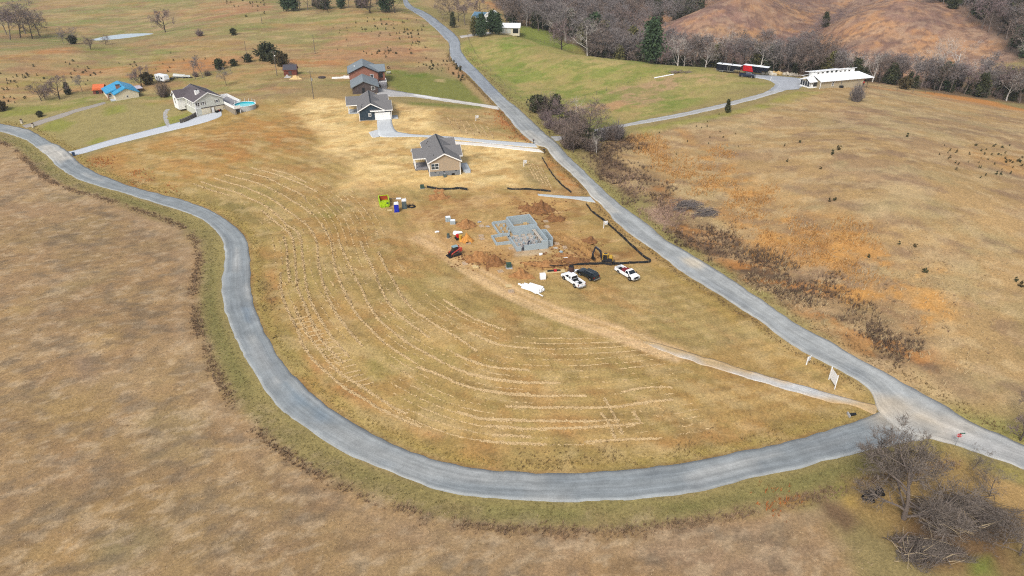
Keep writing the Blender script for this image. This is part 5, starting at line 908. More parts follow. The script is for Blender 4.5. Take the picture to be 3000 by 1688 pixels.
def build_vehicles():
    c, a, L = veh_at((1682.3,842), (1653.4,819.5), 1); tr = pickup(c, a, 'crew', 'white', "white crew-cab pickup with dark open bed beside the black SUV", 3.7); print('crew', L)
    for q, lb in (((-1.6, -1.0, -.4, .3, .73, .82), "larger white scrap sheet in the bed of the crew-cab pickup"), ((-2.3, -1.7, .1, .6, .73, .8), "smaller white scrap at the tailgate of the crew-cab pickup")): 
        o = MB().box(*q).build('sheet_scrap', M("white_scrap", (226,228,230), .05, 3, .6), None); o.matrix_world = tr.matrix_basis.copy(); tag(o, lb, 'scrap')
    c, a, L = veh_at((1815.5,803), (1841,820.5), -1); tr = pickup(c, a, 'reg', 'white', "white single-cab pickup with red crate in its bed", 3.55); print('reg', L)
    o = MB().box(-.9, -.05, -.8, .8, .73, 1.5).box(-1.7, -.95, -.1, .8, .73, 1.2).build('red_tool_crate', M("maroon_crate", (134,44,50), .2, 4, .7), None); o.matrix_world = tr.matrix_basis.copy(); tag(o, "maroon crates stacked in the bed of the single-cab pickup", 'crate')
    c, a, L = veh_at((2173.7,226), (2201.3,229.5), -1); pickup(c, a, 'crew', 'navy', "dark navy crew-cab pickup parked before the red and black trailer", 3.6)
    # SUV
    c, a, L = veh_at((1724.8,822), (1702.2,809), 1); print('suv', L)
    t = thing('suv', "black-green SUV parked between the two white pickups", 'suv', c, a); wb, hw = 2.95, .95; xf, xr = wb/2, -wb/2; fx, rx = xf+.9, xr-1.0
    MB().prism([(rx, .5), (xr-.5, .48), (xr-.4, .9), (xr+.4, .9), (xr+.5, .45), (xf-.5, .45), (xf-.4, .9), (xf+.4, .9), (xf+.5, .5), (fx, .5), (fx+.03, .82), (fx-.1, 1.05), (fx-.55, 1.12), (1.0, 1.18), (rx+.02, 1.2), (rx-.05, .8)], 'y', -hw, hw).build('body', VM['black'], t, bevel=.05)
    g = MB(); frustum(g, (rx+.06, 1.1, hw-.04), (rx+.42, .32, hw-.2), 1.16, 1.76); g.build('cab', VM['black'], t, bevel=.07)
    for s in (-1, 1):
        for u0, u1, v0, v1 in ((rx+.3, xr+.55, rx+.55, xr+.5), (xr+.68, -.12, xr+.66, -.14), (.0, .92, .02, .28)): MB().add([(u0, s*(hw-.035), 1.22), (u1, s*(hw-.035), 1.22), (v1, s*(hw-.165), 1.68), (v0, s*(hw-.165), 1.68)], [(0,1,2,3)]).build('side_window', VM['vglass'], t)
        for xw in (xr, xf): wheel_part(t, xw, s*(hw-.12), .37); MB().tube((xw, s*(hw-.02), .41), (xw, s*(hw+.01), .41), .46, n=18).build('wheel_arch', VM['trimb'], t)
        lamp_box(t, 'roof_rail', 'chrome', rx+.7, .2, s*.62-.03, s*.62+.03, 1.78, 1.84); lamp_box(t, 'tail_light', 'tail', rx-.06, rx+.06, min(s*.72, s*.94), max(s*.72, s*.94), .85, 1.15); lamp_box(t, 'headlight', 'head', fx-.1, fx+.03, min(s*.6, s*.9), max(s*.6, s*.9), .78, .96); lamp_box(t, 'mirror', 'black', .8, .96, s*hw if s > 0 else -hw-.2, s*hw+.2 if s > 0 else -hw, 1.16, 1.34)
    MB().add([(1.115, -.82, 1.22), (1.115, .82, 1.22), (.36, .68, 1.7), (.36, -.68, 1.7)], [(0,1,2,3)]).build('windscreen', VM['vglass'], t); MB().add([(rx+.05, .8, 1.22), (rx+.05, -.8, 1.22), (rx+.36, -.66, 1.68), (rx+.36, .66, 1.68)], [(0,1,2,3)]).build('rear_window', VM['vglass'], t)
    lamp_box(t, 'rear_bumper', 'chrome', rx-.16, rx-.02, -.9, .9, .42, .6); lamp_box(t, 'front_bumper', 'black', fx, fx+.12, -.92, .92, .42, .66); lamp_box(t, 'undercarriage', 'trimb', rx+.3, fx-.3, -.7, .7, .3, .5)
    # trailers
    def trailer(loc, rz, label, red):
        t = thing('cargo_trailer', label, 'trailer', loc, rz); hw = 1.25
        blk = M("black_trailer_panel", (24,28,40), .06, 1, .35); 
        if red: 
            MB().prism([(0, .75), (4.1, .75), (3.3, 2.95), (0, 2.95)], 'y', -hw, hw).build('rear_body', VM['redp'], t); MB().prism([(4.11, .75), (7.2, .75), (7.2, 1.5), (9.7, 1.5), (9.7, 2.95), (3.31, 2.95)], 'y', -hw, hw).build('body', blk, t)
        else: MB().prism([(0, .7), (6.5, .7), (7.3, 1.55), (9.4, 1.55), (9.4, 2.9), (0, 2.9)], 'y', -hw, hw).build('body', blk, t)
        L = 9.7 if red else 9.4
        lamp_box(t, 'roof', 'white', -.06, L+.06, -hw-.05, hw+.05, 2.92, 3.04)
        if not red:
            MB().prism([(0, .55), (6.55, .55), (7.4, 1.42), (9.4, 1.42), (9.4, 1.56), (7.3, 1.56), (6.5, .7), (0, .7)], 'y', -hw-.03, hw+.03).build('frame_rail', VM['chrome'], t)
            d = lamp_box(t, 'side_door', 'chrome', 4.4, 5.35, -hw-.04, -hw, .78, 2.65); lamp_box(d, 'door_panel', 'trimb', 4.5, 5.25, -hw-.06, -hw-.03, .9, 2.55)
            for x in (1.6, 5.6): lamp_box(t, 'roof_vent', 'trimb', x, x+.4, -.2, .2, 3.05, 3.2)
        else: lamp_box(t, 'air_conditioner', 'white', 5.6, 6.6, -.4, .4, 3.05, 3.32); lamp_box(t, 'frame_rail', 'trimb', 0, 7.2, -1.0, 1.0, .5, .75)
        for x in (1.6, 2.55):
            for s in (-1, 1): wheel_part(t, x, s*(hw-.1), .38, .24)
        lamp_box(t, 'hitch', 'trimb', L-.5, L-.3, -.1, .1, .3, 1.5); lamp_box(t, 'jack', 'trimb', L-1.4, L-1.28, .5, .62, 0, 1.5)
        return t
    p = on(2097, 209.5); trailer(p+np.array((.7, 1.0, 0)), R(-33), "long black enclosed trailer with white roof and side door", False); p = on(2174, 213); trailer(p+np.array((.8, .9, 0)), R(-36), "red and black enclosed trailer with white roof", True)
    # travel trailer, boat and small trailers by the old house
    p = on(464, 238); t = thing('travel_trailer', "white travel trailer parked on the grass behind the houses", 'caravan', p, R(-28)); wbt = M("white_caravan_skin", (238,242,244), .03, 1, .35)
    MB().prism([(0, .6), (5.4, .6), (5.9, 1.3), (5.5, 2.8), (5.0, 3.0), (.1, 3.0), (0, 2.8)], 'y', -1.2, 1.2).build('body', wbt, t, bevel=.1)
    for x, w_ in ((.9, .8), (3.6, 1.1)): lamp_box(t, 'window', 'vglass', x, x+w_, -1.23, -1.18, 1.5, 2.2)
    lamp_box(t, 'door', 'chrome', 2.3, 3.0, -1.23, -1.18, .75, 2.5); lamp_box(t, 'rear_window', 'vglass', -.03, .03, -.8, .8, 1.4, 2.3)
    for x in (2.2, 3.0):
        for s in (-1, 1): wheel_part(t, x, s*1.05, .34, .22)
    lamp_box(t, 'drawbar', 'trimb', 5.4, 7.0, -.1, .1, .45, .6); lamp_box(t, 'skirt', 'trimb', .3, 5.2, -1.0, 1.0, .35, .6)
    def boat(px, py, rz, label, L, cover):
        p = on(px, py); t = thing('boat', label, 'boat', p, rz); v = []; n = 9
        prof = [(-.5, .5, 1.0), (0, .85, 1.02), (.35, .9, 1.05), (.6, .8, 1.1), (.8, .55, 1.18), (.93, .25, 1.26), (1.0, .03, 1.32)]
        rows = [[(u*L if u > 0 else 0, -w_, z), (u*L if u > 0 else 0, -w_*.7, .55), (u*L if u > 0 else 0, w_*.7, .55), (u*L if u > 0 else 0, w_, z)] for u, w_, z in prof[1:]]
        for r_ in rows: v += r_
        f = [(i*4+j, (i+1)*4+j, (i+1)*4+j+1, i*4+j+1) for i in range(len(rows)-1) for j in range(3)]+[(0, 1, 2, 3)]
        MB().add(v, f).build('hull', M("white_hull", (226,230,232), .04, 1, .3), t)
        cv = []; 
        for u, w_, z in prof[1:]: cv += [(u*L, -w_*1.02, z+.01), (u*L, -w_*.5, z+cover*(1-u*.6)), (u*L, w_*.5, z+cover*(1-u*.6)), (u*L, w_*1.02, z+.01)]
        MB().add(cv, f).build('cover', M("boat_cover", (214,216,210), .1, 2, .8), t)
        lamp_box(t, 'trailer_frame', 'trimb', .2, L*1.15, -.5, .5, .4, .52)
        for s in (-1, 1): wheel_part(t, L*.35, s*.85, .3, .2)
    boat(511, 229, R(-8), "white covered boat on its trailer beside the caravan", 5.2, .75); boat(531, 228.5, R(-12), "low flat boat beside the covered boat", 4.4, .12)
    p = on(493, 233); t = thing('utility_trailer', "small dark utility trailer between caravan and boat", 'trailer', p, R(-10)); lamp_box(t, 'bed', 'dark', 0, 2.8, -.75, .75, .5, .7); lamp_box(t, 'load', 'yellow', .4, 1.3, -.4, .4, .7, 1.05); lamp_box(t, 'drawbar', 'trimb', 2.8, 3.8, -.06, .06, .45, .55)
    for s in (-1, 1): wheel_part(t, 1.2, s*.85, .3, .2)
    # tracked loader
    c, a, L = heading((1345,745), (1320,752)); p = on(1334, 748)
    t = thing('skid_loader', "red tracked skid loader with black bucket on the building site", 'loader', p, R(214))
    def track(par, y, x0, x1, r, w_=.36):
        n = 10; pf = [(x0+r*math.cos(q), r+r*math.sin(q)) for q in np.linspace(math.pi/2, 3*math.pi/2, n)]+[(x1+r*.9*math.cos(q), r*.9+r*.9*math.sin(q)) for q in np.linspace(-math.pi/2, math.pi/2, n)]
        o = MB().prism(pf[::-1][::-1], 'y', y-w_/2, y+w_/2).build('track', VM['rubber'], par); s = 1 if y > 0 else -1
        MB().prism([(x0+(x-x0)*.86+.05, r+(z-r)*.62) for x, z in pf], 'y', min(y+s*w_/2, y+s*(w_/2+.02)), max(y+s*w_/2, y+s*(w_/2+.02))).build('track_frame', VM['dark'], o)
        for k in range(4): 
            xx = x0+(x1-x0)*k/3; MB().tube((xx, y+s*(w_/2+.02), r*.8), (xx, y+s*(w_/2+.06), r*.8), r*.28, n=10).build('roller', VM['dark'], o)
    for y in (-.72, .72): track(t, y, -.8, .75, .36)
    lamp_box(t, 'chassis', 'dark', -1.0, .95, -.52, .52, .35, 1.0); lamp_box(t, 'engine_cover', 'red_orange', -1.35, -.55, -.55, .55, .7, 1.45)
    g = MB(); frustum(g, (-.55, .75, .48), (-.5, .55, .46), 1.0, 2.05); g.build('cab', VM['vglass'], t); lamp_box(t, 'cab_roof', 'teal', -.62, .72, -.52, .52, 2.05, 2.15)
    for s in (-1, 1):
        lamp_box(t, 'rear_tower', 'red_orange', -1.35, -.95, min(s*.58, s*.8), max(s*.58, s*.8), .9, 1.75); MB().prism([(-1.3, 1.62), (-1.2, 1.82), (1.15, .85), (1.35, .3), (1.15, .3), (1.0, .72)], 'y', min(s*.56, s*.72), max(s*.56, s*.72)).build('lift_arm', VM['red_orange'], t); MB().tube((-.9, s*.64, 1.0), (.3, s*.64, 1.05), .05, n=6).build('lift_cylinder', VM['chrome'], t)
    MB().prism([(1.2, .05), (1.95, .03), (1.3, .15), (1.32, .62), (1.2, .62)], 'y', -.95, .95).build('bucket', VM['trimb'], t)
    lamp_box(t, 'seat', 'trimb', -.2, .2, -.25, .25, 1.0, 1.6)
    # excavator
    p = on(1776, 771); t = thing('excavator', "yellow mini excavator with dark raised boom beside the black silt fence", 'excavator', p, R(170))
    for y in (-.75, .75): track(t, y, -.95, .95, .34, .4)
    lamp_box(t, 'undercarriage', 'dark', -.7, .7, -.6, .6, .3, .62); lamp_box(t, 'slew_ring', 'dark', -.5, .5, -.5, .5, .6, .75)
    lamp_box(t, 'blade', 'dark', -1.75, -1.65, -.95, .95, .1, .55); lamp_box(t, 'blade_arm', 'dark', -1.65, -.7, -.3, .3, .3, .42)
    MB().prism([(-1.25, .75), (1.0, .75), (1.0, 1.05), (.1, 1.15), (-.2, 1.6), (-1.15, 1.6), (-1.3, 1.2)], 'y', -.88, .88).build('body', VM['dark'], t, bevel=.06); MB().box(-1.2, -.45, -.8, .8, 1.58, 1.72).build('engine_cover', VM['yellow'], t, bevel=.05); MB().box(-1.36, -1.26, -.7, .7, .8, 1.5).build('counterweight', VM['yellow'], t, bevel=.04)
    g = MB(); frustum(g, (-.3, .85, .42), (-.2, .7, .40), 1.06, 2.35); o = g.build('cab', VM['vglass'], t); o.location = (0, .4, 0); o = MB().box(-.38, .85, -.05, .86, 2.35, 2.46).build('cab_roof', VM['yellow'], t, bevel=.04); MB().box(-.15, .6, .12, .68, 2.455, 2.48).build('roof_hatch', VM['vglass'], t)
    for x, y in ((-.3, -.02), (.8, -.02), (-.3, .8), (.8, .8)): lamp_box(t, 'cab_pillar', 'yellow', x, x+.07, y, y+.07, 1.06, 2.36)
    lamp_box(t, 'seat', 'trimb', -.1, .35, .2, .6, 1.1, 1.6)
    MB().prism([(.9, .95), (1.3, 1.0), (1.55, 2.5), (2.6, 3.35), (2.5, 3.65), (1.2, 2.75)], 'y', -.42, -.16).build('boom', VM['dark'], t); MB().prism([(2.35, 3.75), (2.75, 3.55), (3.25, 1.5), (2.98, 1.45)], 'y', -.40, -.18).build('arm', VM['dark'], t)
    MB().prism([(2.8, 1.6), (3.2, 1.55), (3.35, .8), (2.9, .55), (2.5, .75), (2.75, 1.0)], 'y', -.62, .04).build('bucket', VM['trimb'], t)
    for a_, b_ in (((1.0, -.29, 1.2), (1.75, -.29, 2.6)), ((1.7, -.29, 3.2), (2.5, -.29, 3.75)), ((2.85, -.29, 3.0), (3.25, -.29, 1.7))): MB().tube(a_, b_, .05, n=6).build('hydraulic_cylinder', VM['chrome'], t)
    MB().box(1.95, 2.35, -.432, -.42, 3.0, 3.14).build('maker_plate', MT['white'], t)
    # small red tractor under the carport
    p = on(2518, 250); t = thing('garden_tractor', "small red tractor under the carport of the long building", 'tractor', p, R(20)); lamp_box(t, 'hood', 'redp', .2, 1.8, -.4, .4, .7, 1.3); lamp_box(t, 'seat', 'trimb', -.6, -.1, -.3, .3, .9, 1.3); lamp_box(t, 'chassis', 'dark', -.8, 1.6, -.3, .3, .45, .72); lamp_box(t, 'canopy', 'red_orange', -1.3, 1.0, -.9, .9, 2.1, 2.25)
    for x, y in ((-1.0, .6), (-1.0, -.66), (.4, .6), (.4, -.66)): lamp_box(t, 'canopy_post', 'trimb', x, x+.06, y, y+.06, .9, 2.1)
    for s in (-1, 1): wheel_part(t, -.5, s*.65, .6, .35); wheel_part(t, 1.35, s*.55, .35, .25)
    p = on(1503, 96); t = thing('farm_tractor', "small red tractor in the open bay of the farm garage", 'tractor', p+np.array((0, -.6, 0)), R(190)); lamp_box(t, 'hood', 'redp', .2, 1.7, -.4, .4, .7, 1.3); lamp_box(t, 'seat', 'trimb', -.6, -.1, -.3, .3, .9, 1.5); lamp_box(t, 'chassis', 'dark', -.8, 1.5, -.3, .3, .45, .72)
    for s in (-1, 1): wheel_part(t, -.5, s*.65, .6, .35); wheel_part(t, 1.35, s*.55, .35, .25)
    # riding mowers in front of the white house
    for q, lab, m in (((-104.9, 242.6), "black riding mower between the garage doors of the white house", 'trimb'), ((-104.3, 243.5), "maroon riding mower between the garage doors of the white house", 'tail')):
        t = thing('riding_mower', lab, 'mower', (q[0], q[1], float(ground_h(*q))), R(230)); lamp_box(t, 'hood', m, .1, .8, -.3, .3, .35, .75); lamp_box(t, 'seat', 'trimb', -.5, -.1, -.22, .22, .5, .85); lamp_box(t, 'deck', 'dark', -.3, .5, -.5, .5, .15, .3)
        for s in (-1, 1): wheel_part(t, -.4, s*.4, .26, .2); wheel_part(t, .6, s*.4, .18, .14)
build_vehicles()
print("vehicles", round(time.time()-T0, 1))
# ------------------------------------------------------------------ building site and roadside things
XM = dict(block=M("site_block", (168,186,194), .10, 4, .9, bump=.15, tint=(186,196,200)), lime=M("lime_paint", (182,222,36), .08, 2, .5), rust=M("rusty_red_inside", (178,76,40), .2, 2, .8), blue=M("toilet_blue", (30,52,190), .05, 1.5, .4), grey=M("toilet_grey", (92,106,108), .06, 1.5, .5), whitep=M("white_plastic", (240,242,244), .02, 2, .35), pallet=M("pallet_wood", (206,180,150), .18, 6, .9), plank=M("scaffold_plank", (208,196,180), .15, 5, .9, stretch=(.6,6,1)), ply=M("plywood", (224,198,146), .08, 3, .85), silt=M("black_silt_fabric", (38,40,42), .2, 4, .8), stake=M("wood_stake", (150,128,100), .15, 6, .9), green=M("utility_green", (60,86,72), .08, 3, .6), dirt=M("dug_clay", (166,116,70), .30, 2.2, 1.0, bump=.6, tint=(190,142,92)), dirt_dark=M("dark_clay", (132,92,58), .35, 2.2, 1.0, bump=.6, tint=(162,116,74)), sand=M("orange_sand", (212,150,76), .2, 1.6, 1.0, bump=.3), straw=M("loose_straw", (222,190,136), .15, 4, .95), rubble=M("mortar_rubble", (186,184,182), .2, 3, .95, bump=.3), brown=M("rusty_brown_drum", (92,64,56), .2, 4, .8), hose=M("black_pipe", (30,34,38), .15, 5, .6), polew=M("pole_wood", (122,112,100), .15, 4, .9, stretch=(6,6,.6)), red=M("sign_red", (196,40,52), .04, 2, .4), sgreen=M("street_sign_green", (20,96,78), .05, 2, .4), text=M("sign_lettering_white", (240,240,240), .02, 2, .5), textg=M("sign_lettering_grey", (110,124,130), .05, 2, .6), rock=M("pale_rock", (206,194,172), .22, 1.6, .95, bump=.4, tint=(226,218,202)), rock2=M("ochre_rock", (206,176,122), .22, 1.6, .95, bump=.4), log=M("log_bark", (136,122,108), .3, 3, .95, bump=.4), binblue=M("bin_blue", (48,70,100), .06, 2, .5), skin=M("skin", (186,140,116), .05, 2, .7), shirt_p=M("pink_shirt", (196,150,152), .08, 3, .9), shirt_g=M("grey_shirt", (130,132,138), .08, 3, .9), jeans=M("dark_jeans", (58,62,76), .1, 3, .9), hair=M("dark_hair", (50,40,34), .1, 3, .9))
def mound(name, px, py, rx, ry, h, mat, label, cat='dirt pile', rz=0., lump=.75, group=None, seed=0, n=34):
    p = on(px, py); r = np.random.default_rng(seed+int(px)); P = []; F = []
    a = np.linspace(-1, 1, n); X, Y = np.meshgrid(a, a); TH = np.arctan2(Y, X); off = r.uniform(0, 90); R2 = np.hypot(X, Y)*(1.18+.2*np.sin(TH*3+off)+.13*np.sin(TH*5+off*2)+.1*np.sin(TH*8+off*3))
    prof = np.clip(1-R2, 0, 1)**.85; h = h*1.55; nz = vnoise(X*rx+off, Y*ry, .9)*.9+vnoise(X*rx, Y*ry+off, .45)*.6
    Z = h*prof*(1+nz*lump*1.6)+nz*.12*np.clip(1.1-R2, 0, 1); c, s = math.cos(rz), math.sin(rz)
    gx, gy = X*rx, Y*ry; wx, wy = gx*c-gy*s, gx*s+gy*c
    Z = Z+ground_h(p[0]+wx, p[1]+wy)-p[2]-np.where(R2 > .97, .25, 0.03)
    me = raw_mesh(name, np.stack([wx, wy, Z], -1).reshape(-1, 3), np.array([(j*n+i, j*n+i+1, (j+1)*n+i+1, (j+1)*n+i) for j in range(n-1) for i in range(n-1) if R2[j, i] < 1.1]), smooth=False)
    o = link(name, me, XM[mat], loc=p); tag(o, label, cat, group); return o
def rot_pt(o, rz, x, y): c, s = math.cos(rz), math.sin(rz); return o[0]+x*c-y*s, o[1]+x*s+y*c
def xbox(par, name, mat, *q, bevel=0, rz=0.): return MB().box(*q, rz=rz).build(name, XM[mat], par, bevel=bevel)
def pallet(px, py, rz, label, tilt=(0, 0), size=1.15, stack=1):
    t = thing('pallet', label, 'pallet', on(px, py, .02), rz); t.rotation_euler = (tilt[0], tilt[1], rz)
    for s_ in range(stack):
        z = s_*.17
        for k in range(3): xbox(t, 'stringer', 'pallet', -size/2, size/2, -size/2+k*(size-.1)/2, -size/2+k*(size-.1)/2+.1, z, z+.1)
        for k in range(7): xbox(t, 'slat', 'pallet', -size/2+k*(size-.12)/6, -size/2+k*(size-.12)/6+.12, -size/2, size/2, z+.1, z+.13)
    return t
def figure(loc, rz, label, shirt, pose):
    """one continuous body grown over a posed skeleton"""
    b = pose == 'bend'
    J = {'pel': (0, 0, .92), 'wst': (.02 if not b else .12, 0, 1.08), 'chs': (.03 if not b else .34, 0, 1.34 if not b else 1.22), 'nck': (.04 if not b else .5, 0, 1.48 if not b else 1.3), 'hed': (.06 if not b else .62, 0, 1.62 if not b else 1.34), 'top': (.06 if not b else .7, 0, 1.74 if not b else 1.38)}
    E = [('pel', 'wst'), ('wst', 'chs'), ('chs', 'nck'), ('nck', 'hed'), ('hed', 'top')]; rad = dict(pel=.15, wst=.14, chs=.17, nck=.065, hed=.10, top=.07)
    for s, n_ in ((1, 'l'), (-1, 'r')):
        J.update({n_+'hip': (0, .1*s, .86), n_+'kne': (.06+.06*s, .11*s, .48), n_+'ank': (.0+.10*s, .12*s, .08), n_+'toe': (.17+.10*s, .13*s, .04)}); E += [('pel', n_+'hip'), (n_+'hip', n_+'kne'), (n_+'kne', n_+'ank'), (n_+'ank', n_+'toe')]; rad.update({n_+'hip': .11, n_+'kne': .075, n_+'ank': .05, n_+'toe': .045})
        c = J['chs']; J.update({n_+'sho': (c[0]+.02, .2*s, c[2]+.06), n_+'elb': (c[0]+.1, .26*s, c[2]-.22), n_+'wri': (c[0]+.3, .2*s, c[2]-.36), n_+'han': (c[0]+.38, .19*s, c[2]-.4)}); E += [('chs', n_+'sho'), (n_+'sho', n_+'elb'), (n_+'elb', n_+'wri'), (n_+'wri', n_+'han')]; rad.update({n_+'sho': .075, n_+'elb': .05, n_+'wri': .038, n_+'han': .045})
    ks = list(J); me = bpy.data.meshes.new('person'); me.from_pydata([J[k] for k in ks], [(ks.index(a), ks.index(b_)) for a, b_ in E], []); o = bpy.data.objects.new('person', me); COL.objects.link(o)
    md = o.modifiers.new('skin', 'SKIN'); me.skin_vertices.new() if not me.skin_vertices else None
    for i, k in enumerate(ks): me.skin_vertices[0].data[i].radius = (rad[k], rad[k]*(1.25 if k in ('chs', 'pel', 'wst') else 1)); me.skin_vertices[0].data[i].use_root = k == 'pel'
    sb = o.modifiers.new('sub', 'SUBSURF'); sb.levels = sb.render_levels = 1
    dg = bpy.context.evaluated_depsgraph_get(); dg.update(); ev = bpy.data.meshes.new_from_object(o.evaluated_get(dg)); bpy.data.objects.remove(o)
    for m in (XM['skin'], XM[shirt], XM['jeans'], XM['hair']): ev.materials.append(m)
    hz = J['hed']
    for p in ev.polygons:
        c = p.center; d = math.dist(c, hz)
        p.material_index = 2 if c[2] < .95 else (3 if d < .2 and c[2] > hz[2]+.02 else (0 if d < .2 or abs(c[1]) > .15 and math.dist((c[0], abs(c[1]), c[2]), (J['lhan'][0], .19, J['lhan'][2])) < .12 else 1)); p.use_smooth = True
    o = link('person', ev, None, loc=loc, rotz=rz); return tag(o, label, 'person')
def build_site():
    # ---- block foundation
    o0 = np.array((1.0, 135.9)); rz = R(16.5); z0 = float(np.mean([ground_h(*rot_pt(o0, rz, x, y)) for x in (0, 7) for y in (0, 7, 13)]))-.05
    t = thing('house_foundation', "unfinished grey block foundation walls on the building site", 'foundation', (o0[0], o0[1], z0), rz); th = .28
    for q in ((0, 1.15, 0, th, -.8, .95), (1.75, 5.9, 0, th, -.8, 1.15), (5.9, 7.45, 0, th, -.8, 1.75), (0, th, th, 8.0, -.8, .95), (-1.7, -1.42, 8.0, 15.0, -.8, .9), (-1.42, 1.6, 14.72, 15.0, -.8, 1.0), (-1.42, 0, 8.0, 8.28, -.8, .9),
              (1.6, 1.9, 7.9, 13.9, -.8, 2.3), (1.9, 7.1, 13.6, 13.9, -.8, 2.35), (7.1, 7.42, 7.9, 13.9, -.8, 2.4), (1.9, 7.1, 7.9, 8.2, -.8, 2.3), (1.62, 1.9, 13.9, 14.72, -.8, 1.3), (7.15, 7.44, th, 7.9, -.8, 1.95), (7.44, 8.6, 5.3, 5.55, -.8, 1.9), (8.6, 8.86, .8, 5.55, -.8, 1.8), (7.44, 8.6, .8, 1.05, -.8, 1.2),
              (-3.7, -3.42, 3.7, 8.1, -.8, .85), (-3.42, -.28, 3.7, 3.98, -.8, .85), (-3.42, -1.0, 7.82, 8.1, -.8, .85), (-.28, 0, 3.7, 3.98, -.8, .8)):
        xbox(t, 'block_wall', 'block', *q)
    r = np.random.default_rng(5)
    for x, y, h in [(.9, 6, .7), (1.1, 4.4, .7), (2.6, 6.6, .8), (4.2, 6.9, .8), (5.8, 6.7, .9), (2.4, 4.8, .6), (4.0, 5.0, .7), (5.6, 4.9, .7), (2.4, 2.8, .6), (4.0, 3.0, .7), (5.4, 2.6, .7), (-.6, 13.4, .7), (-.4, 11.6, .7), (.6, 13.0, .8), (.9, 11.0, .9), (.8, 9.2, .9), (-.5, 9.8, .6), (.4, 8.0, .6), (1.2, 2.4, .6), (6.4, 2.6, .8)]: xbox(t, 'pier', 'block', x, x+.4, y, y+.4, -.5, h)
    b = MB()
    for k in range(260):
        x, y = r.uniform(1.0, 6.8), r.uniform(.6, 7.2)
        if k % 4 == 0: x, y = r.uniform(3, 6.8), r.uniform(2, 5)
        s = r.uniform(.06, .22); b.box(x-s, x+s, y-s*.7, y+s*.7, -.1, s*r.uniform(.5, 1.4), rz=r.uniform(0, 3))
    o = b.build('block_rubble', XM['rubble'], t); o['kind'] = 'stuff'
    pl = thing('scaffold', "wooden scaffold planks along the inner wall of the foundation", 'scaffold', (o0[0], o0[1], z0), rz)
    for k, dx in enumerate((0, .34)): MB().box(6.05+dx, 6.32+dx, .9+k*.3, 7.5, 1.25, 1.31).build('plank', XM['plank'], pl)
    for y in (1.4, 3.4, 5.4, 7.2): xbox(pl, 'trestle', 'stake', 6.0, 6.08, y, y+.08, -.2, 1.25); xbox(pl, 'trestle', 'stake', 6.6, 6.68, y, y+.08, -.2, 1.25); xbox(pl, 'ledger', 'stake', 6.0, 6.68, y, y+.08, 1.15, 1.25)
    pipe = thing('pipe_elbow', "short black pipe lying over the low foundation wall", 'pipe', (0, 0, 0)); q = rot_pt(o0, rz, .1, 6.0); MB().tube((q[0]-.3, q[1]-.3, z0+1.0), (q[0], q[1], z0+1.1), .08, n=8).tube((q[0], q[1], z0+1.1), (q[0]+.35, q[1]-.05, z0+.95), .08, n=8).build('pipe', XM['hose'], pipe)
    hp = rot_pt(o0, rz, 5.6, 12.3); hb = thing('straw_bale', "brown straw bale in the corner of the tall foundation bay", 'bale', (hp[0], hp[1], z0), rz); xbox(hb, 'bale', 'straw', 0, .8, 0, .6, -.1, .8); xbox(hb, 'twine', 'stake', .2, .24, -.01, .61, -.1, .81)
    # workers
    q = rot_pt(o0, rz, 1.45, -.1); figure((q[0], q[1], float(ground_h(*q))), rz+1.6, "person in grey standing in the gap of the front foundation wall", 'shirt_g', 'stand')
    q = rot_pt(o0, rz, 9.3, 2.6); figure((q[0], q[1], float(ground_h(*q))), rz+2.9, "person in a pale pink shirt beside the foundation wall nearest the main road", 'shirt_p', 'stand')
    q = rot_pt(o0, rz, 3.2, 1.6); figure((q[0], q[1], z0), rz+.5, "person in dark clothes bending inside the foundation", 'jeans', 'bend')
    # ---- dumpster and toilets
    p = on(1128, 608); t = thing('dumpster', "lime green open dumpster with rust-red inside", 'dumpster', p, R(14))
    L, w_, h = 4.4, 2.35, 1.55
    for nm, q in (('side_wall', (-1.2, -1.12, 0, L, .3, h)), ('side_wall', (1.1, 1.18, 0, L, .3, h)), ('end_wall', (-1.12, 1.1, 0, .08, .3, h)), ('end_wall', (-1.12, 1.1, L-.08, L, .3, h)), ('floor', (-1.12, 1.1, .08, L-.08, .3, .38))): xbox(t, nm, 'lime', *q)
    for q in ((-1.115, -1.09, .09, L-.09, .38, h-.05), (1.07, 1.095, .09, L-.09, .38, h-.05), (-1.09, 1.07, L-.12, L-.085, .38, h-.05)): xbox(t, 'liner', 'rust', *q)
    for k in range(5): 
        for x in (-1.27, 1.18): xbox(t, 'rib', 'lime', x, x+.09, .2+k*.95, .32+k*.95, .3, h)
    for x in (-1.0, -.1, .8): xbox(t, 'leg', 'lime', x, x+.12, -.12, .0, 0, 1.0)
    xbox(t, 'top_rail', 'lime', -1.28, -1.08, -.05, L+.05, h, h+.1); xbox(t, 'top_rail', 'lime', 1.06, 1.26, -.05, L+.05, h, h+.1); xbox(t, 'top_rail', 'lime', -1.08, 1.06, -.05, .12, h, h+.1); xbox(t, 'top_rail', 'lime', -1.08, 1.06, L-.12, L+.05, h, h+.1); xbox(t, 'skid', 'lime', -.9, .8, .1, L-.1, .0, .3); MB().box(.45, 1.0, -.03, 0, .95, 1.35).build('sign_plate', XM['green'], t)
    for q, lab in (((-.2, .9, .5, 2.0, .7, .78), "white board on top of the dumpster load"), ((-.7, .1, .3, 1.0, .66, .74), "grey-white panel at the near end of the dumpster load")):
        o = MB().box(*q, rz=.4).build('waste_board', XM['whitep'], None); o.matrix_world = t.matrix_basis.copy(); tag(o, lab, 'board')
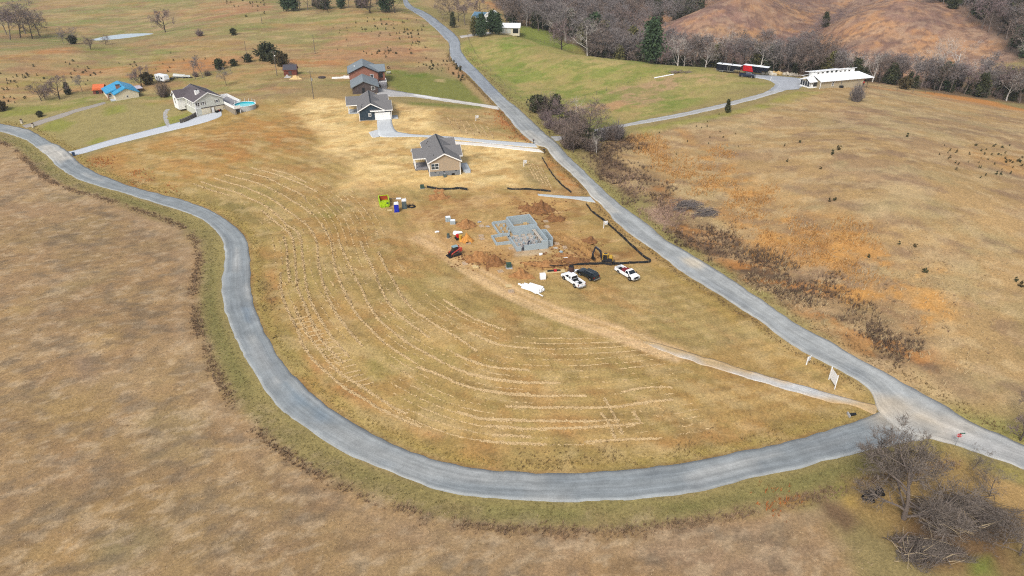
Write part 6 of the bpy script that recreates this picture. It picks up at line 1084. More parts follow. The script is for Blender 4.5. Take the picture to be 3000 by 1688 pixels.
    def toilet(px, py, rz_, m, label):
        t = thing('portable_toilet', label, 'toilet', on(px, py), rz_); xbox(t, 'skid', m, -.6, .6, 0, 1.2, 0, .12); xbox(t, 'cabin', m, -.55, .55, .05, 1.15, .12, 2.05, bevel=.04)
        MB().prism([(-.58, 2.05), (.58, 2.05), (.56, 2.22), (.3, 2.36), (-.3, 2.36), (-.56, 2.22)], 'y', .02, 1.18).build('roof', XM['whitep'], t); d = xbox(t, 'door', m, -.4, .4, .0, .05, .2, 1.95, bevel=.01); xbox(d, 'handle', 'silt', .28, .34, -.03, .0, 1.0, 1.15); MB().tube((.4, 1.0, 2.2), (.4, 1.0, 2.6), .05, n=6).build('vent_pipe', XM['whitep'], t)
        for x in (-.57, .5): xbox(t, 'corner_post', m, x, x+.07, .03, .1, .12, 2.05)
    toilet(1162.5, 622.5, R(8), 'blue', "blue portable toilet with white roof near the dumpster"); toilet(1185, 613, R(6), 'grey', "grey portable toilet with white roof beside the blue one")
    c = on(1206, 606); t = thing('pipe_coil', "coil of black corrugated pipe beside the grey toilet", 'pipe coil', c); r = np.random.default_rng(2)
    for k in range(5):
        b = MB(); rr = 1.0-k*.1; n = 20
        for i in range(n): a, bb = 2*math.pi*i/n, 2*math.pi*(i+1)/n; b.tube((rr*math.cos(a), rr*math.sin(a)*.9, .08+.07*(k % 3)), (rr*math.cos(bb), rr*math.sin(bb)*.9, .08+.07*(k % 3)), .07, n=6, cap=False)
        b.build('loop', XM['hose'], t)
    MB().tube((-.9, .2, .1), (-1.6, .7, .5), .06, n=6).tube((.0, .8, .1), (.3, 1.5, .5), .06, n=6).build('loose_end', XM['hose'], t)
    t = thing('plywood_sheet', "small plywood square lying before the dumpster", 'board', on(1142, 616), .1); xbox(t, 'sheet', 'ply', -.6, .6, -.5, .5, .02, .06); t = thing('white_board', "white board lying behind the dumpster", 'board', on(1168, 582), 0.); xbox(t, 'sheet', 'whitep', -.65, .65, -.5, .5, .05, .12); MB().box(-2.4, -.7, -.2, .1, .02, .14).build('lumber', XM['stake'], t)
    # ---- spoil heaps
    dk = 'dirt_dark'
    for args in ((*Z5([(1560,1060)])[0], 3.3, 2.2, .9, 'dirt', "clay heap behind the black silt fence below the tan house"), (*Z6([(1215,215)])[0], 5.2, 2.6, 1.3, dk, "large dark clay heap behind the foundation"), (*Z6([(1375,300)])[0], 2.8, 1.8, .9, dk, "dark clay heap at the right end of the heap behind the foundation"),
         (*Z6([(535,365)])[0], 3.0, 2.0, .9, 'dirt', "clay heap left of the foundation beside the block stacks"), (*Z6([(640,680)])[0], 3.8, 1.7, 1.1, 'dirt', "clay heap beside the red loader"), (*Z6([(800,720)])[0], 2.5, 1.9, 1.1, dk, "dark clay heap beside the green transformer box"), (*Z6([(1060,835)])[0], 2.8, 1.7, .9, 'dirt', "clay heap below the green transformer box"),
         (*Z6([(1700,515)])[0], 2.2, 1.5, .8, dk, "reddish clay heap behind the excavator"), (*Z6([(1250,725)])[0], 5.0, 1.3, .6, 'dirt', "low clay ridge along the silt fence left of the excavator"), (*Z6([(1560,700)])[0], 4.0, 1.4, .7, dk, "clay ridge under the excavator bucket"), (*Z6([(540,505)])[0], 2.0, 1.5, 1.0, 'sand', "orange sand heap beside the mortar mixer"),
         (*Z5([(1560,1000)])[0], 1.8, .8, .5, 'dirt', "small brush and clay heap at the foot of the silt fence"), (*Z6([(1450,640)])[0], 2.6, 1.1, .5, 'dirt', "low clay heap right of the front foundation wall")):
        mound('dirt_pile', *args, seed=3)
    clod = MB(); r = np.random.default_rng(9)
    for k in range(900):
        u, v = [(r.normal(1500, 160), r.normal(640, 70)), (r.normal(650, 120), r.normal(680, 40)), (r.normal(1230, 110), r.normal(220, 45)), (r.normal(1300, 120), r.normal(725, 18))][k % 4]; q = on(*Z6([(u, v)])[0]); s = r.uniform(.05, .2); clod.box(q[0]-s, q[0]+s, q[1]-s, q[1]+s*.8, q[2]-.05, q[2]+s*.9, rz=r.uniform(0, 3))
    o = clod.build('clay_clods', XM['dirt_dark']); tag(o, "loose clods of clay scattered over the dug ground", kind='stuff')
    # ---- materials lying about
    def blockstack(px, py, n, rz_, label, name='block_stack'):
        t = thing(name, label, 'block stack', on(px, py), rz_)
        for i in range(n[0]):
            for j in range(n[1]):
                for k in range(n[2]): xbox(t, 'block', 'block', i*.42, i*.42+.4, j*.42, j*.42+.4, .12+k*.21, .12+k*.21+.2)
        xbox(t, 'base_pallet', 'pallet', -.05, n[0]*.42, -.05, n[1]*.42, 0, .11); xbox(t, 'cover_sheet', 'whitep', .1, n[0]*.42-.1, .1, n[1]*.42-.15, .12+n[2]*.21, .14+n[2]*.21)
    blockstack(1306, 652, (3, 3, 5), R(10), "larger stack of grey blocks left of the clay heap"); blockstack(1319, 660, (3, 3, 4), R(4), "smaller stack of grey blocks with a white sheet on top")
    for px, py, rz_, tl, lab, st in ((1411,664,.4,(.25,.1),"pallet leaning in the rubble left of the foundation",1),(1409.5,692.5,.2,(0,0),"pallet with white mortar spill left of the low bay",1),(1412,701,.5,(0,.05),"pallet half buried in mortar below the spill",1),(1599,649,.15,(0,0),"pallet at the top right corner of the foundation",1),(1603,666,.5,(.2,0),"pallet on the clay right of the tall bay",1),(1655,728,.6,(.5,.2),"pallet tilted on the clay right of the foundation",1),(1466,796,.3,(0,0),"pallet beside the green transformer box",1),(1497,856,.2,(0,0),"stacked pallets beside the white pipes",2),(1362,773,.3,(.3,0),"grey pallet at the foot of the clay heap by the loader",1),(1497,728,.2,(0,0),"pallet lying at the front left corner of the foundation",1),(1372,714,.1,(0,0),"mud-spattered pallet beside the sand heap",1),(1631,715,.2,(.1,.1),"pallet against the foundation wall nearest the main road",1)): pallet(px, py, rz_, lab, tl, stack=st)
    t = thing('plywood_sheet', "plywood square lying above the stacked pallets", 'board', on(1490, 838), .15); xbox(t, 'sheet', 'ply', -.65, .65, -.6, .6, .03, .07); t = thing('plywood_sheet', "yellow plywood tray at the foot of the clay heap by the loader", 'board', on(1393, 783), .1); xbox(t, 'sheet', 'ply', -.65, .65, -.8, .8, .06, .12); xbox(t, 'lip', 'ply', -.65, .65, -.82, -.78, .05, .35)
    t = thing('plastic_sheet', "white plastic sheeting beside the mortar mixer", 'plastic sheet', on(1340, 684), .1); MB().slab([(-1.1, -.5, .3), (-.2, -.7, .25), (1.2, -.2, .2), (1.0, .3, .35), (-.8, .5, .45)], .08).build('sheet', XM['whitep'], t); MB().slab([(-.9, -.7, .02), (-.2, -.9, .02), (-.2, -.65, .28), (-1.0, -.48, .3)], .05).build('sheet_fold', XM['whitep'], t)
    t = thing('mortar_mixer', "small red mortar mixer beside the orange sand heap", 'mixer', on(1341, 702), .4); MB().tube((0, -.4, .95), (0, .4, .95), .42, .38, n=14).build('drum', VM['redp'], t); xbox(t, 'frame', 'silt', -.5, .5, -.3, .3, .4, .5); xbox(t, 'engine_box', 'red', .4, .9, -.3, .3, .5, .95)
    for y in (-.45, .45): MB().tube((-.3, y, .3), (-.3, y+.1*np.sign(y), .3), .3, n=12).build('wheel', VM['tyre'], t)
    t = thing('barrel', "grey water barrel beside the plastic sheet", 'barrel', on(1313.5, 697), 0); MB().cyl((0, 0), .32, 0, .95, 14).build('drum', XM['grey'], t); MB().cyl((0, 0), .33, .95, .99, 14).build('lid', XM['green'], t); xbox(t, 'base_board', 'pallet', -.5, .5, -.45, .45, -.02, .02)
    t = thing('yellow_drum', "yellow chute standing in the orange sand heap", 'chute', on(1349, 706), .1); MB().cyl((0, 0), .26, 0, 1.3, 12, .32).build('tube', VM['yellow'], t); MB().cyl((0, 0), .36, 1.3, 1.38, 12).build('rim', VM['yellow'], t)
    for px, py, lab, m in ((1279,680,"white cement bag on the bare ground left of the mixer",'whitep'),(1657,758,"white crumpled bag on the clay above the silt fence",'whitep'),(1643,739,"grey-blue bag right of the front foundation wall",'block'),(1627,727,"pale stone slab below the right foundation corner",'plank'),(1583,746,"white sheet of wrapping below the front foundation wall",'whitep'),(1403,652,"grey rubble sacks left of the clay heap",'rubble'),(1428,664,"grey broken blocks left of the low wall",'rubble')):
        t = thing('cement_bag', lab, 'bag', on(px, py), rnd.uniform(0, 3)); b = MB().box(-.45, .45, -.28, .28, 0, .2).box(-.1, .6, -.5, .0, .02, .17, rz=.5); b.build('bag', XM[m], t, bevel=.06)
    t = thing('transformer_box', "green transformer box on the building site", 'utility box', on(1491, 783), .1); xbox(t, 'pad', 'rubble', -.7, .7, -.9, .9, -.1, .06); xbox(t, 'cabinet', 'green', -.55, .5, -.4, .5, .06, .85, bevel=.03); xbox(t, 'lid', 'green', -.58, .53, -.43, .53, .85, .92)
    t = thing('transformer_box', "green transformer box at the edge of the straw below the tan house", 'utility box', on(1237, 552), .1); xbox(t, 'pad', 'rubble', -.6, .6, -.5, .6, -.1, .05); xbox(t, 'cabinet', 'green', -.5, .5, -.4, .5, .05, .85, bevel=.03); xbox(t, 'lid', 'green', -.53, .53, -.43, .53, .85, .92)
    t = thing('air_conditioner', "grey air conditioner against the gable wall of the tan house", 'air conditioner', rot_pt((-22.77,179.96), R(13), 4.1, -.75)+(3.55,), R(13)); xbox(t, 'cabinet', 'grey', -.4, .4, -.4, .4, -.1, .85, bevel=.03); MB().cyl((0, 0), .3, .85, .9, 14).build('fan_grille', XM['rubble'], t)
    t = thing('pipe_bundle', "bundle of white wrapped pipes lying on the mown grass", 'pipe bundle', on(1560, 850), R(-32)); 
    for k, (y, z, l0, l1) in enumerate(((-.5, .25, -2.2, 1.9), (0, .25, -2.4, 2.0), (.5, .25, -2.2, 2.1), (-.25, .68, -2.3, 1.8), (.28, .68, -2.1, 2.0), (.95, .25, -1.6, 2.2), (1.0, .65, -1.2, 1.9))): MB().tube((l0, y, z), (l1, y, z), .27, n=12).build('pipe', XM['whitep'], t)
    t = thing('gutter_length', "long thin white pipe lying below the white pipe bundle", 'pipe', on(1554, 852), R(-52)); c0, c1 = on(1519, 834), on(1588, 875); d = c1-c0; L = float(np.hypot(d[0], d[1])); t.location = tuple(c0); t.rotation_euler = (0, 0, math.atan2(d[1], d[0])); MB().box(0, L*.78, -.16, .16, .02, .28).build('pipe', XM['whitep'], t); MB().box(L*.74, L, .12, .3, .02, .14).build('pipe_end', XM['whitep'], t)
    t = thing('wrapped_cube', "white plastic-wrapped cube beside the plywood sheet", 'crate', on(1590, 816), .12); xbox(t, 'wrap', 'whitep', -.6, .6, -.55, .55, .1, 1.2, bevel=.06); xbox(t, 'base_pallet', 'pallet', -.62, .62, -.57, .57, 0, .1)
    t = thing('plywood_stack', "long plywood sheet with a black pipe bundle on it", 'board', on(1624, 797), R(8)); xbox(t, 'sheet', 'ply', -2.3, 2.3, -.6, .6, .02, .12)
    t = thing('pipe_roll', "black pipe bundle lying on the long plywood sheet", 'pipe bundle', on(1624, 797), R(8)); MB().tube((-1.5, 0, .28), (1.3, .1, .28), .17, n=10).tube((-1.3, .25, .25), (1.1, .3, .25), .13, n=10).build('pipes', XM['hose'], t); xbox(t, 'label_band', 'red', -.1, .5, -.2, .42, .13, .47)
    t = thing('rusty_drum', "dark brown drum standing behind the white crew-cab pickup", 'drum', on(1673, 800), 0); MB().cyl((0, 0), .62, 0, 1.5, 16, .58).build('drum', XM['brown'], t); MB().cyl((0, 0), .5, 1.5, 1.53, 16).build('lid', XM['hose'], t)
    t = thing('cement_bag', "white bag pile between the brown drum and the SUV", 'bag', on(1689, 797), .1); b = MB(); [b.box(-.8+k*.5, -.25+k*.5, -.35, .35, .0, .3, rz=.1*k) for k in range(3)]; b.build('bags', XM['whitep'], t, bevel=.08); MB().box(-.5, .5, -.3, .3, .3, .55).build('top_bag', XM['whitep'], t, bevel=.08)
    # ---- silt fences
    def silt(pts, label, h=.75):
        P = resample(smooth_line(GL(pts)[:, :2], 4), .55); t = thing('silt_fence', label, 'silt fence', (0, 0, 0)); r = np.random.default_rng(len(P)); n = len(P); v = []
        sag = np.clip(.75+.5*vnoise(P[:, 0]*1.0, P[:, 1], 2.2)+.25*vnoise(P[:, 0], P[:, 1], .9), .25, 1.1)
        T = np.gradient(P, axis=0); T /= np.linalg.norm(T, axis=1)[:, None]; N = np.stack([-T[:, 1], T[:, 0]], -1)
        for side in (0, .03):
            for lv in (0, .5, 1):
                w_ = (vnoise(P[:, 0]+lv*7, P[:, 1], 1.3)*.35*lv)[:, None]; Q = P+N*(w_+side); z = ground_h(P[:, 0], P[:, 1])-.1+lv*(h*sag+.1); v.append(np.c_[Q, z])
        V = np.stack(v, 1).reshape(-1, 3); f = []
        for i in range(n-1):
            a, b = i*6, (i+1)*6
            for j in (0, 1): f += [(a+j, b+j, b+j+1, a+j+1), (a+3+j+1, b+3+j+1, b+3+j, a+3+j)]
            f += [(a+2, b+2, b+5, a+5)]
        link('fabric', raw_mesh('fabric', V, np.array(f)), XM['silt'], t)
        for i in range(0, n, 4): MB().box(P[i, 0]-.03, P[i, 0]+.03, P[i, 1]-.03, P[i, 1]+.03, 0, .95).build('stake', XM['stake'], t, loc=(0, 0, float(ground_h(P[i, 0], P[i, 1]))-.15))
    silt(Z5([(1450,968),(1560,985),(1690,988),(1740,980),(1835,992)]), "short sagging black silt fence beside the green box"); silt(Z5([(2210,978),(2300,988),(2440,990),(2560,1000),(2620,1008)]), "black silt fence along the lower edge of the straw", .7); silt(Z9([(-40,690),(60,850),(150,950),(235,1015)]), "black silt fence along the roadside above the gravel entrance", .7)
    silt(Z6([(1665,160),(1720,230),(1850,330),(1960,430),(2100,560),(2200,650),(2275,700)]), "long black silt fence beside the main road", .8); silt(Z6([(1320,752),(1500,738),(1660,732),(1900,728),(2060,722),(2272,706)]), "black silt fence between the excavator and the parked vehicles", .7)
    # ---- signs
    def yard_sign(base, label, rz_, h=1.9):
        p = on(*base); t = thing('yard_sign', label, 'sign', p, rz_); xbox(t, 'post', 'whitep', -.07, .07, -.07, .07, -.2, h); xbox(t, 'arm', 'whitep', .07, 1.0, -.05, .05, h-.25, h-.12); s = xbox(t, 'panel', 'whitep', .22, .92, -.03, .03, h-1.0, h-.3); xbox(s, 'text_band', 'textg', .3, .85, -.036, -.03, h-.7, h-.55); xbox(s, 'text_line', 'textg', .3, .75, -.036, -.03, h-.88, h-.82)
    yard_sign(Z2([(2235,1138)])[0], "white hanging yard sign beside the driveway of the dark blue house", R(20)); yard_sign(Z5([(2365,768)])[0], "white hanging yard sign on the straw beside the tan house", R(25)); yard_sign(Z6([(1830,384)])[0], "white hanging yard sign beside the long silt fence", R(15)); yard_sign(Z7([(524,380)])[0], "white hanging yard sign near the blank sign board", R(35), 1.7)
    a, b = on(*Z7([(735,522)])[0]), on(*Z7([(787,610)])[0]); d = b-a; L = float(np.hypot(d[0], d[1])); t = thing('sign_board', "large blank white sign board on two posts by the road junction", 'sign', a, math.atan2(d[1], d[0]))
    for x in (-.1, L): xbox(t, 'post', 'whitep', x, x+.12, -.06, .06, -.2, 2.7)
    xbox(t, 'board', 'whitep', .02, L, -.03, .03, .55, 2.45)
    p = on(*Z7([(1928,1142)])[0]); t = thing('stop_sign', "red octagonal stop sign with green street name plate at the junction", 'stop sign', p, R(0)); MB().tube((0, 0, -.3), (0, 0, 2.25), .035, n=6).build('post', MT['silver'], t)
    o8 = [(.38*math.cos(R(22.5+45*k)), .38*math.sin(R(22.5+45*k))) for k in range(8)]; fa = R(248)
    pl = MB().prism(o8, 'z', -.012, .012).build('plate', XM['red'], t); pl.location = (0, 0, 1.95); pl.rotation_euler = (math.pi/2, 0, fa+math.pi/2)
    bo = MB(); [bo.add([(r_*math.cos(R(22.5+45*q)), r_*math.sin(R(22.5+45*q)), .016) for q in (k, k+1) for r_ in (.34, .36)], [(0, 1, 3, 2)]) for k in range(8)]; bo.build('border', XM['text'], pl)
    cu = bpy.data.curves.new('stop_text', 'FONT'); cu.body = "STOP"; cu.size = .28; cu.align_x = 'CENTER'; cu.align_y = 'CENTER'; cu.extrude = .002; tmp = bpy.data.objects.new('lettering', cu); COL.objects.link(tmp); bpy.context.view_layer.update(); me = bpy.data.meshes.new_from_object(tmp.evaluated_get(bpy.context.evaluated_depsgraph_get())); bpy.data.objects.remove(tmp); o = link('lettering', me, None, pl, (0, 0, .02)); me.materials.clear(); me.materials.append(XM['text'])
    MB().box(-.05, .75, -.012, .012, 2.28, 2.46).build('street_name_plate', XM['sgreen'], t)
    def mailbox(px, py, m, label, rz_=0, stone=False):
        p = on(px, py); t = thing('mailbox', label, 'mailbox', p, rz_)
        if stone: MB().box(-.35, .35, -.35, .35, -.2, 1.3).build('pillar', XM['rock'], t, bevel=.05); xbox(t, 'box', m, -.2, .2, -.45, .3, 1.3, 1.55)
        else: xbox(t, 'post', m, -.07, .07, -.07, .07, -.2, 1.1); MB().prism([(-.12, 0), (.12, 0), (.12, .14), (.07, .22), (-.07, .22), (-.12, .14)], 'y', -.3, .3).build('box', XM[m], t, loc=(0, 0, 1.1)); xbox(t, 'flag', 'red', .125, .14, .05, .2, 1.2, 1.4)
    mailbox(1563, 421, 'silt', "black mailbox where the pale driveway meets the road", R(60)); mailbox(1594, 449, 'silt', "black mailbox where the white lane meets the road", R(60)); mailbox(1609, 397, 'silt', "dark mailbox at the mouth of the gravel access road", R(60)); mailbox(65, 362, 'brown', "mailbox on a stone pillar left of the gravel lane mouth", 0, True); mailbox(98, 373, 'brown', "mailbox on a stone pillar right of the gravel lane mouth", 0, True)
    t = thing('trash_bin', "blue wheeled trash bin at the mouth of the white house driveway", 'bin', on(217, 457), R(20)); g = MB(); frustum(g, (-.3, .3, .3), (-.38, .38, .38), .05, 1.05); g.build('body', XM['binblue'], t); xbox(t, 'lid', 'binblue', -.42, .42, -.42, .42, 1.05, 1.15)
    for s in (-1, 1): MB().tube((.25, s*.28, .12), (.25, s*.36, .12), .12, n=10).build('wheel', VM['tyre'], t)
    # ---- utility poles
    def pole(base, toppx, label, arm=True, r=.17, th=None):
        p = on(*base); zs = np.linspace(p[2]+2, p[2]+18, 600); h = th or float(zs[np.argmin(np.abs(to_px(np.stack([np.full_like(zs, p[0]), np.full_like(zs, p[1]), zs], -1))[:, 1]-toppx))]-p[2])
        t = thing('utility_pole', label, 'pole', p, 0); MB().tube((0, 0, -.5), (0, 0, h), r, r*.7, n=8).build('pole', XM['polew'], t)
        if arm: xbox(t, 'crossarm', 'polew', -.9, .9, -.06, .06, h-.6, h-.46, rz=.5); [MB().tube((x, x*.5, h-.46), (x, x*.5, h-.3), .05, n=6).build('insulator', XM['whitep'], t) for x in (-.7, .7)]
        return t
    t = pole((919,289), 207, "utility pole with grey transformer can beside the straw ground"); MB().cyl((.3, -.1), .28, 6.6, 7.6, 12).build('transformer_can', MT['silver'], t)
    t = pole((812,222), 149, "utility pole with a lamp beside the red shed"); xbox(t, 'lamp', 'whitep', .1, .5, -.1, .1, 7.8, 8.1)
    for b, tp, lab in (((727,183),121,"utility pole in the fence row beyond the pool"),((573,233),178,"leaning wooden pole beside the boats"),((923.6,157),102,"thin wooden pole on the green slope above the brick house"),((768,70),42,"thin wooden pole on the far crest"),((1318,182),122.6,"wooden pole at the bend of the main road"),((1045,24),3,"wooden pole among the trees on the top crest"),((1424.6,101),57,"wooden pole beside the farm driveway"),((2459,222),164,"wooden pole with a lamp behind the long white-roofed building")): pole(b, tp, lab, arm=False, r=.15)
    pole((1760,166), 105, "pale wooden pole on the crest of the green hill before the wood", th=9.5)
    # ---- wire fences
    def wire(pts, label, step=5., h=1.15, off=0.):
        P = resample(smooth_line(GL(pts)[:, :2], 4) if not off else offset_line(pts, off), step); t = thing('wire_fence', label, 'fence', (0, 0, 0)); Q = [np.array((p[0], p[1], float(ground_h(*p)))) for p in P]
        for q in Q: MB().tube((0, 0, -.3), (0, 0, h+.1), .07, n=6).build('post', XM['polew'], t, loc=q)
        for z in (.5, h): 
            b = MB(); [b.tube(Q[k]+np.array((0, 0, z)), Q[k+1]+np.array((0, 0, z)), .018, n=4, cap=False) for k in range(len(Q)-1)]; b.build('wire', MT['dark_metal'], t)
    wire([(1352,108),(1358,130),(1372,160),(1395,190),(1430,225),(1470,262),(1520,305),(1580,358)], "wire fence beside the main road along the green hill", 7, off=3.0); wire(Z3([(820,990),(950,945),(1100,900),(1280,830),(1450,775),(1650,740)]), "wire fence running up the green hill", 5); wire(Z3([(1860,700),(2000,685),(2230,660)]), "short wire fence by the log pile on the green hill", 5); wire(Z3([(370,350),(500,375),(630,410),(760,440),(880,380)]), "wire fence in the green dip behind the hill crest", 6)
    wire(Z4([(1050,800),(1300,850),(1600,880),(1900,890),(2300,910),(2576,920)]), "wire fence along the foot of the wood by the orange grass", 7)
    a, b = on(*Z3([(1665,742)])[0]), on(*Z3([(1845,705)])[0]); t = thing('white_pipe', "long white pipe lying on the green hill beside the log pile", 'pipe', (0, 0, 0)); MB().tube(a+np.array((0, 0, .25)), b+np.array((0, 0, .25)), .22, n=8).build('pipe', XM['whitep'], t)
    c = on(*Z3([(1910,690)])[0]); t = thing('log_pile', "heap of logs and brush on the green hill", 'log pile', c); r = np.random.default_rng(4)
    for k in range(26): x, y, an, L = r.uniform(-5, 5), r.uniform(-1, 1), r.uniform(-.5, .5), r.uniform(1, 3); z = r.uniform(.1, .9)*(1-abs(x)/7); MB().tube((x-L/2*math.cos(an), y-L/2*math.sin(an), z), (x+L/2*math.cos(an), y+L/2*math.sin(an), z+r.uniform(-.2, .3)), r.uniform(.08, .2), n=6).build('log', XM['log'], t)
    def rock_mesh(seed):
        bm = bmesh.new(); bmesh.ops.create_icosphere(bm, subdivisions=1, radius=1); r_ = np.random.default_rng(seed)
        for v in bm.verts: v.co *= r_.uniform(.7, 1.15); v.co.z *= .75
        me = bpy.data.meshes.new('rock'); bm.to_mesh(me); bm.free(); return me
    rmesh = [rock_mesh(k) for k in range(5)]; rm2 = [rock_mesh(k+9) for k in range(3)]
    for m_ in rmesh: m_.materials.append(XM['rock'])
    for m_ in rm2: m_.materials.append(XM['rock2'])
    for px, py, n, lab, ms in ((2253,220,24,"heap of pale boulders beside the red and black trailer",rmesh),(2272,219,24,"heap of ochre boulders in the middle of the rock row",rm2),(2303,221,26,"heap of pale boulders in the rock row by the wood",rmesh),(2325,223,24,"heap of white boulders at the end of the rock row near the long building",rmesh)):
        c = on(px, py); t = thing('rock_pile', lab, 'rock pile', c); r = np.random.default_rng(px)
        for k in range(n):
            o = link('boulder', ms[k % len(ms)], None, t, (r.normal(0, 1.5), r.normal(0, .7), 0)); s = r.uniform(.4, 1.0); o.scale = (s, s, s); o.location.z = max(.1, 1.3*(1-abs(o.location.x)/3.2)*r.uniform(.2, 1)); o.rotation_euler = (r.uniform(0, 3), r.uniform(0, 3), r.uniform(0, 3))
    t = thing('marker_post', "white marker post at the edge of the gravel yard", 'post', on(*ZM(2070,170,5.257,[(988,345)])[0])); MB().cyl((0, 0), .1, -.1, 1.1, 8).build('post', XM['whitep'], t); MB().cyl((0, 0), .12, 1.1, 1.18, 8).build('cap', XM['whitep'], t)
    t = thing('old_tyre', "black tyre lying on the slope above the brick house lawn", 'tyre', on(*Z2([(1410,650)])[0])); b = MB(); [b.tube((.45*math.cos(R(30*k)), 0, .5+.45*math.sin(R(30*k))), (.45*math.cos(R(30*k+30)), 0, .5+.45*math.sin(R(30*k+30))), .14, n=6, cap=False) for k in range(12)]; b.build('tyre', VM['tyre'], t)
    t = thing('fire_pit', "round stone fire pit near the patio", 'fire pit', on(*Z2([(782,735)])[0])); [MB().box(1.2*math.cos(R(30*k))-.3, 1.2*math.cos(R(30*k))+.3, 1.2*math.sin(R(30*k))-.25, 1.2*math.sin(R(30*k))+.25, -.1, .45, rz=R(30*k)).build('stone', MT['brick_dark'], t) for k in range(12)]
    mound('sand_pile', *Z2([(540,745)])[0], 2.6, 1.6, .9, 'straw', "pale sand heap in front of the red shed", 'sand pile'); mound('gravel_pile', *Z2([(460,730)])[0], 1.5, 1.0, .6, 'rubble', "small grey gravel heap beside the red shed", 'gravel pile')
    t = thing('picnic_table', "pale picnic table on the lawn above the brick house drive", 'table', on(*Z2([(1413,695)])[0])); xbox(t, 'top', 'whitep', -.9, .9, -.4, .4, .7, .76); xbox(t, 'bench', 'whitep', -.9, .9, -.9, -.65, .4, .45); xbox(t, 'leg', 'stake', -.7, -.6, -.5, .5, 0, .7); xbox(t, 'leg', 'stake', .6, .7, -.5, .5, 0, .7)
    fp = thing('footpath', "curved grey stepping path on the lawn of the white house", 'path', (0, 0, 0)); P = resample(smooth_line(GL(Z1([(1600,1195),(1575,1150),(1560,1100),(1565,1060),(1590,1030)]))[:, :2], 5), .75)
    for k, p in enumerate(P[:-1]): d = P[k+1]-p; MB().box(-.33, .33, -.75, .75, -.15, .06).build('slab', XM['rubble'], fp, loc=(p[0], p[1], float(ground_h(*p))), rotz=math.atan2(d[1], d[0]))
    # tyres and scrap beside the brush heap
    c = on(*Z8([(1150,690)])[0]); t = thing('tyre_heap', "heap of black tyres and scrap beside the brush heap", 'tyre heap', c); r = np.random.default_rng(8)
    for k in range(14):
        x, y, z = r.normal(0, .75), r.normal(0, .45), r.uniform(.1, .7); b = MB(); rr = r.uniform(.3, .45); tl = r.uniform(-.6, .6); [b.tube((x+rr*math.cos(R(36*q)), y+rr*math.sin(R(36*q)), z+tl*rr*math.cos(R(36*q))), (x+rr*math.cos(R(36*q+36)), y+rr*math.sin(R(36*q+36)), z+tl*rr*math.cos(R(36*q+36))), .13, n=6, cap=False) for q in range(10)]; b.build('tyre', VM['tyre'], t)
    t = thing('culvert_pipe', "dark culvert pipe end at the track mouth by the junction", 'culvert', on(*Z7([(955,862)])[0])); MB().tube((-.6, 0, .15), (.6, .2, .15), .25, n=10).build('pipe', XM['hose'], t); xbox(t, 'headwall', 'rubble', -.7, -.5, -.5, .5, -.2, .4)
build_site()
print("site", round(time.time()-T0, 1))
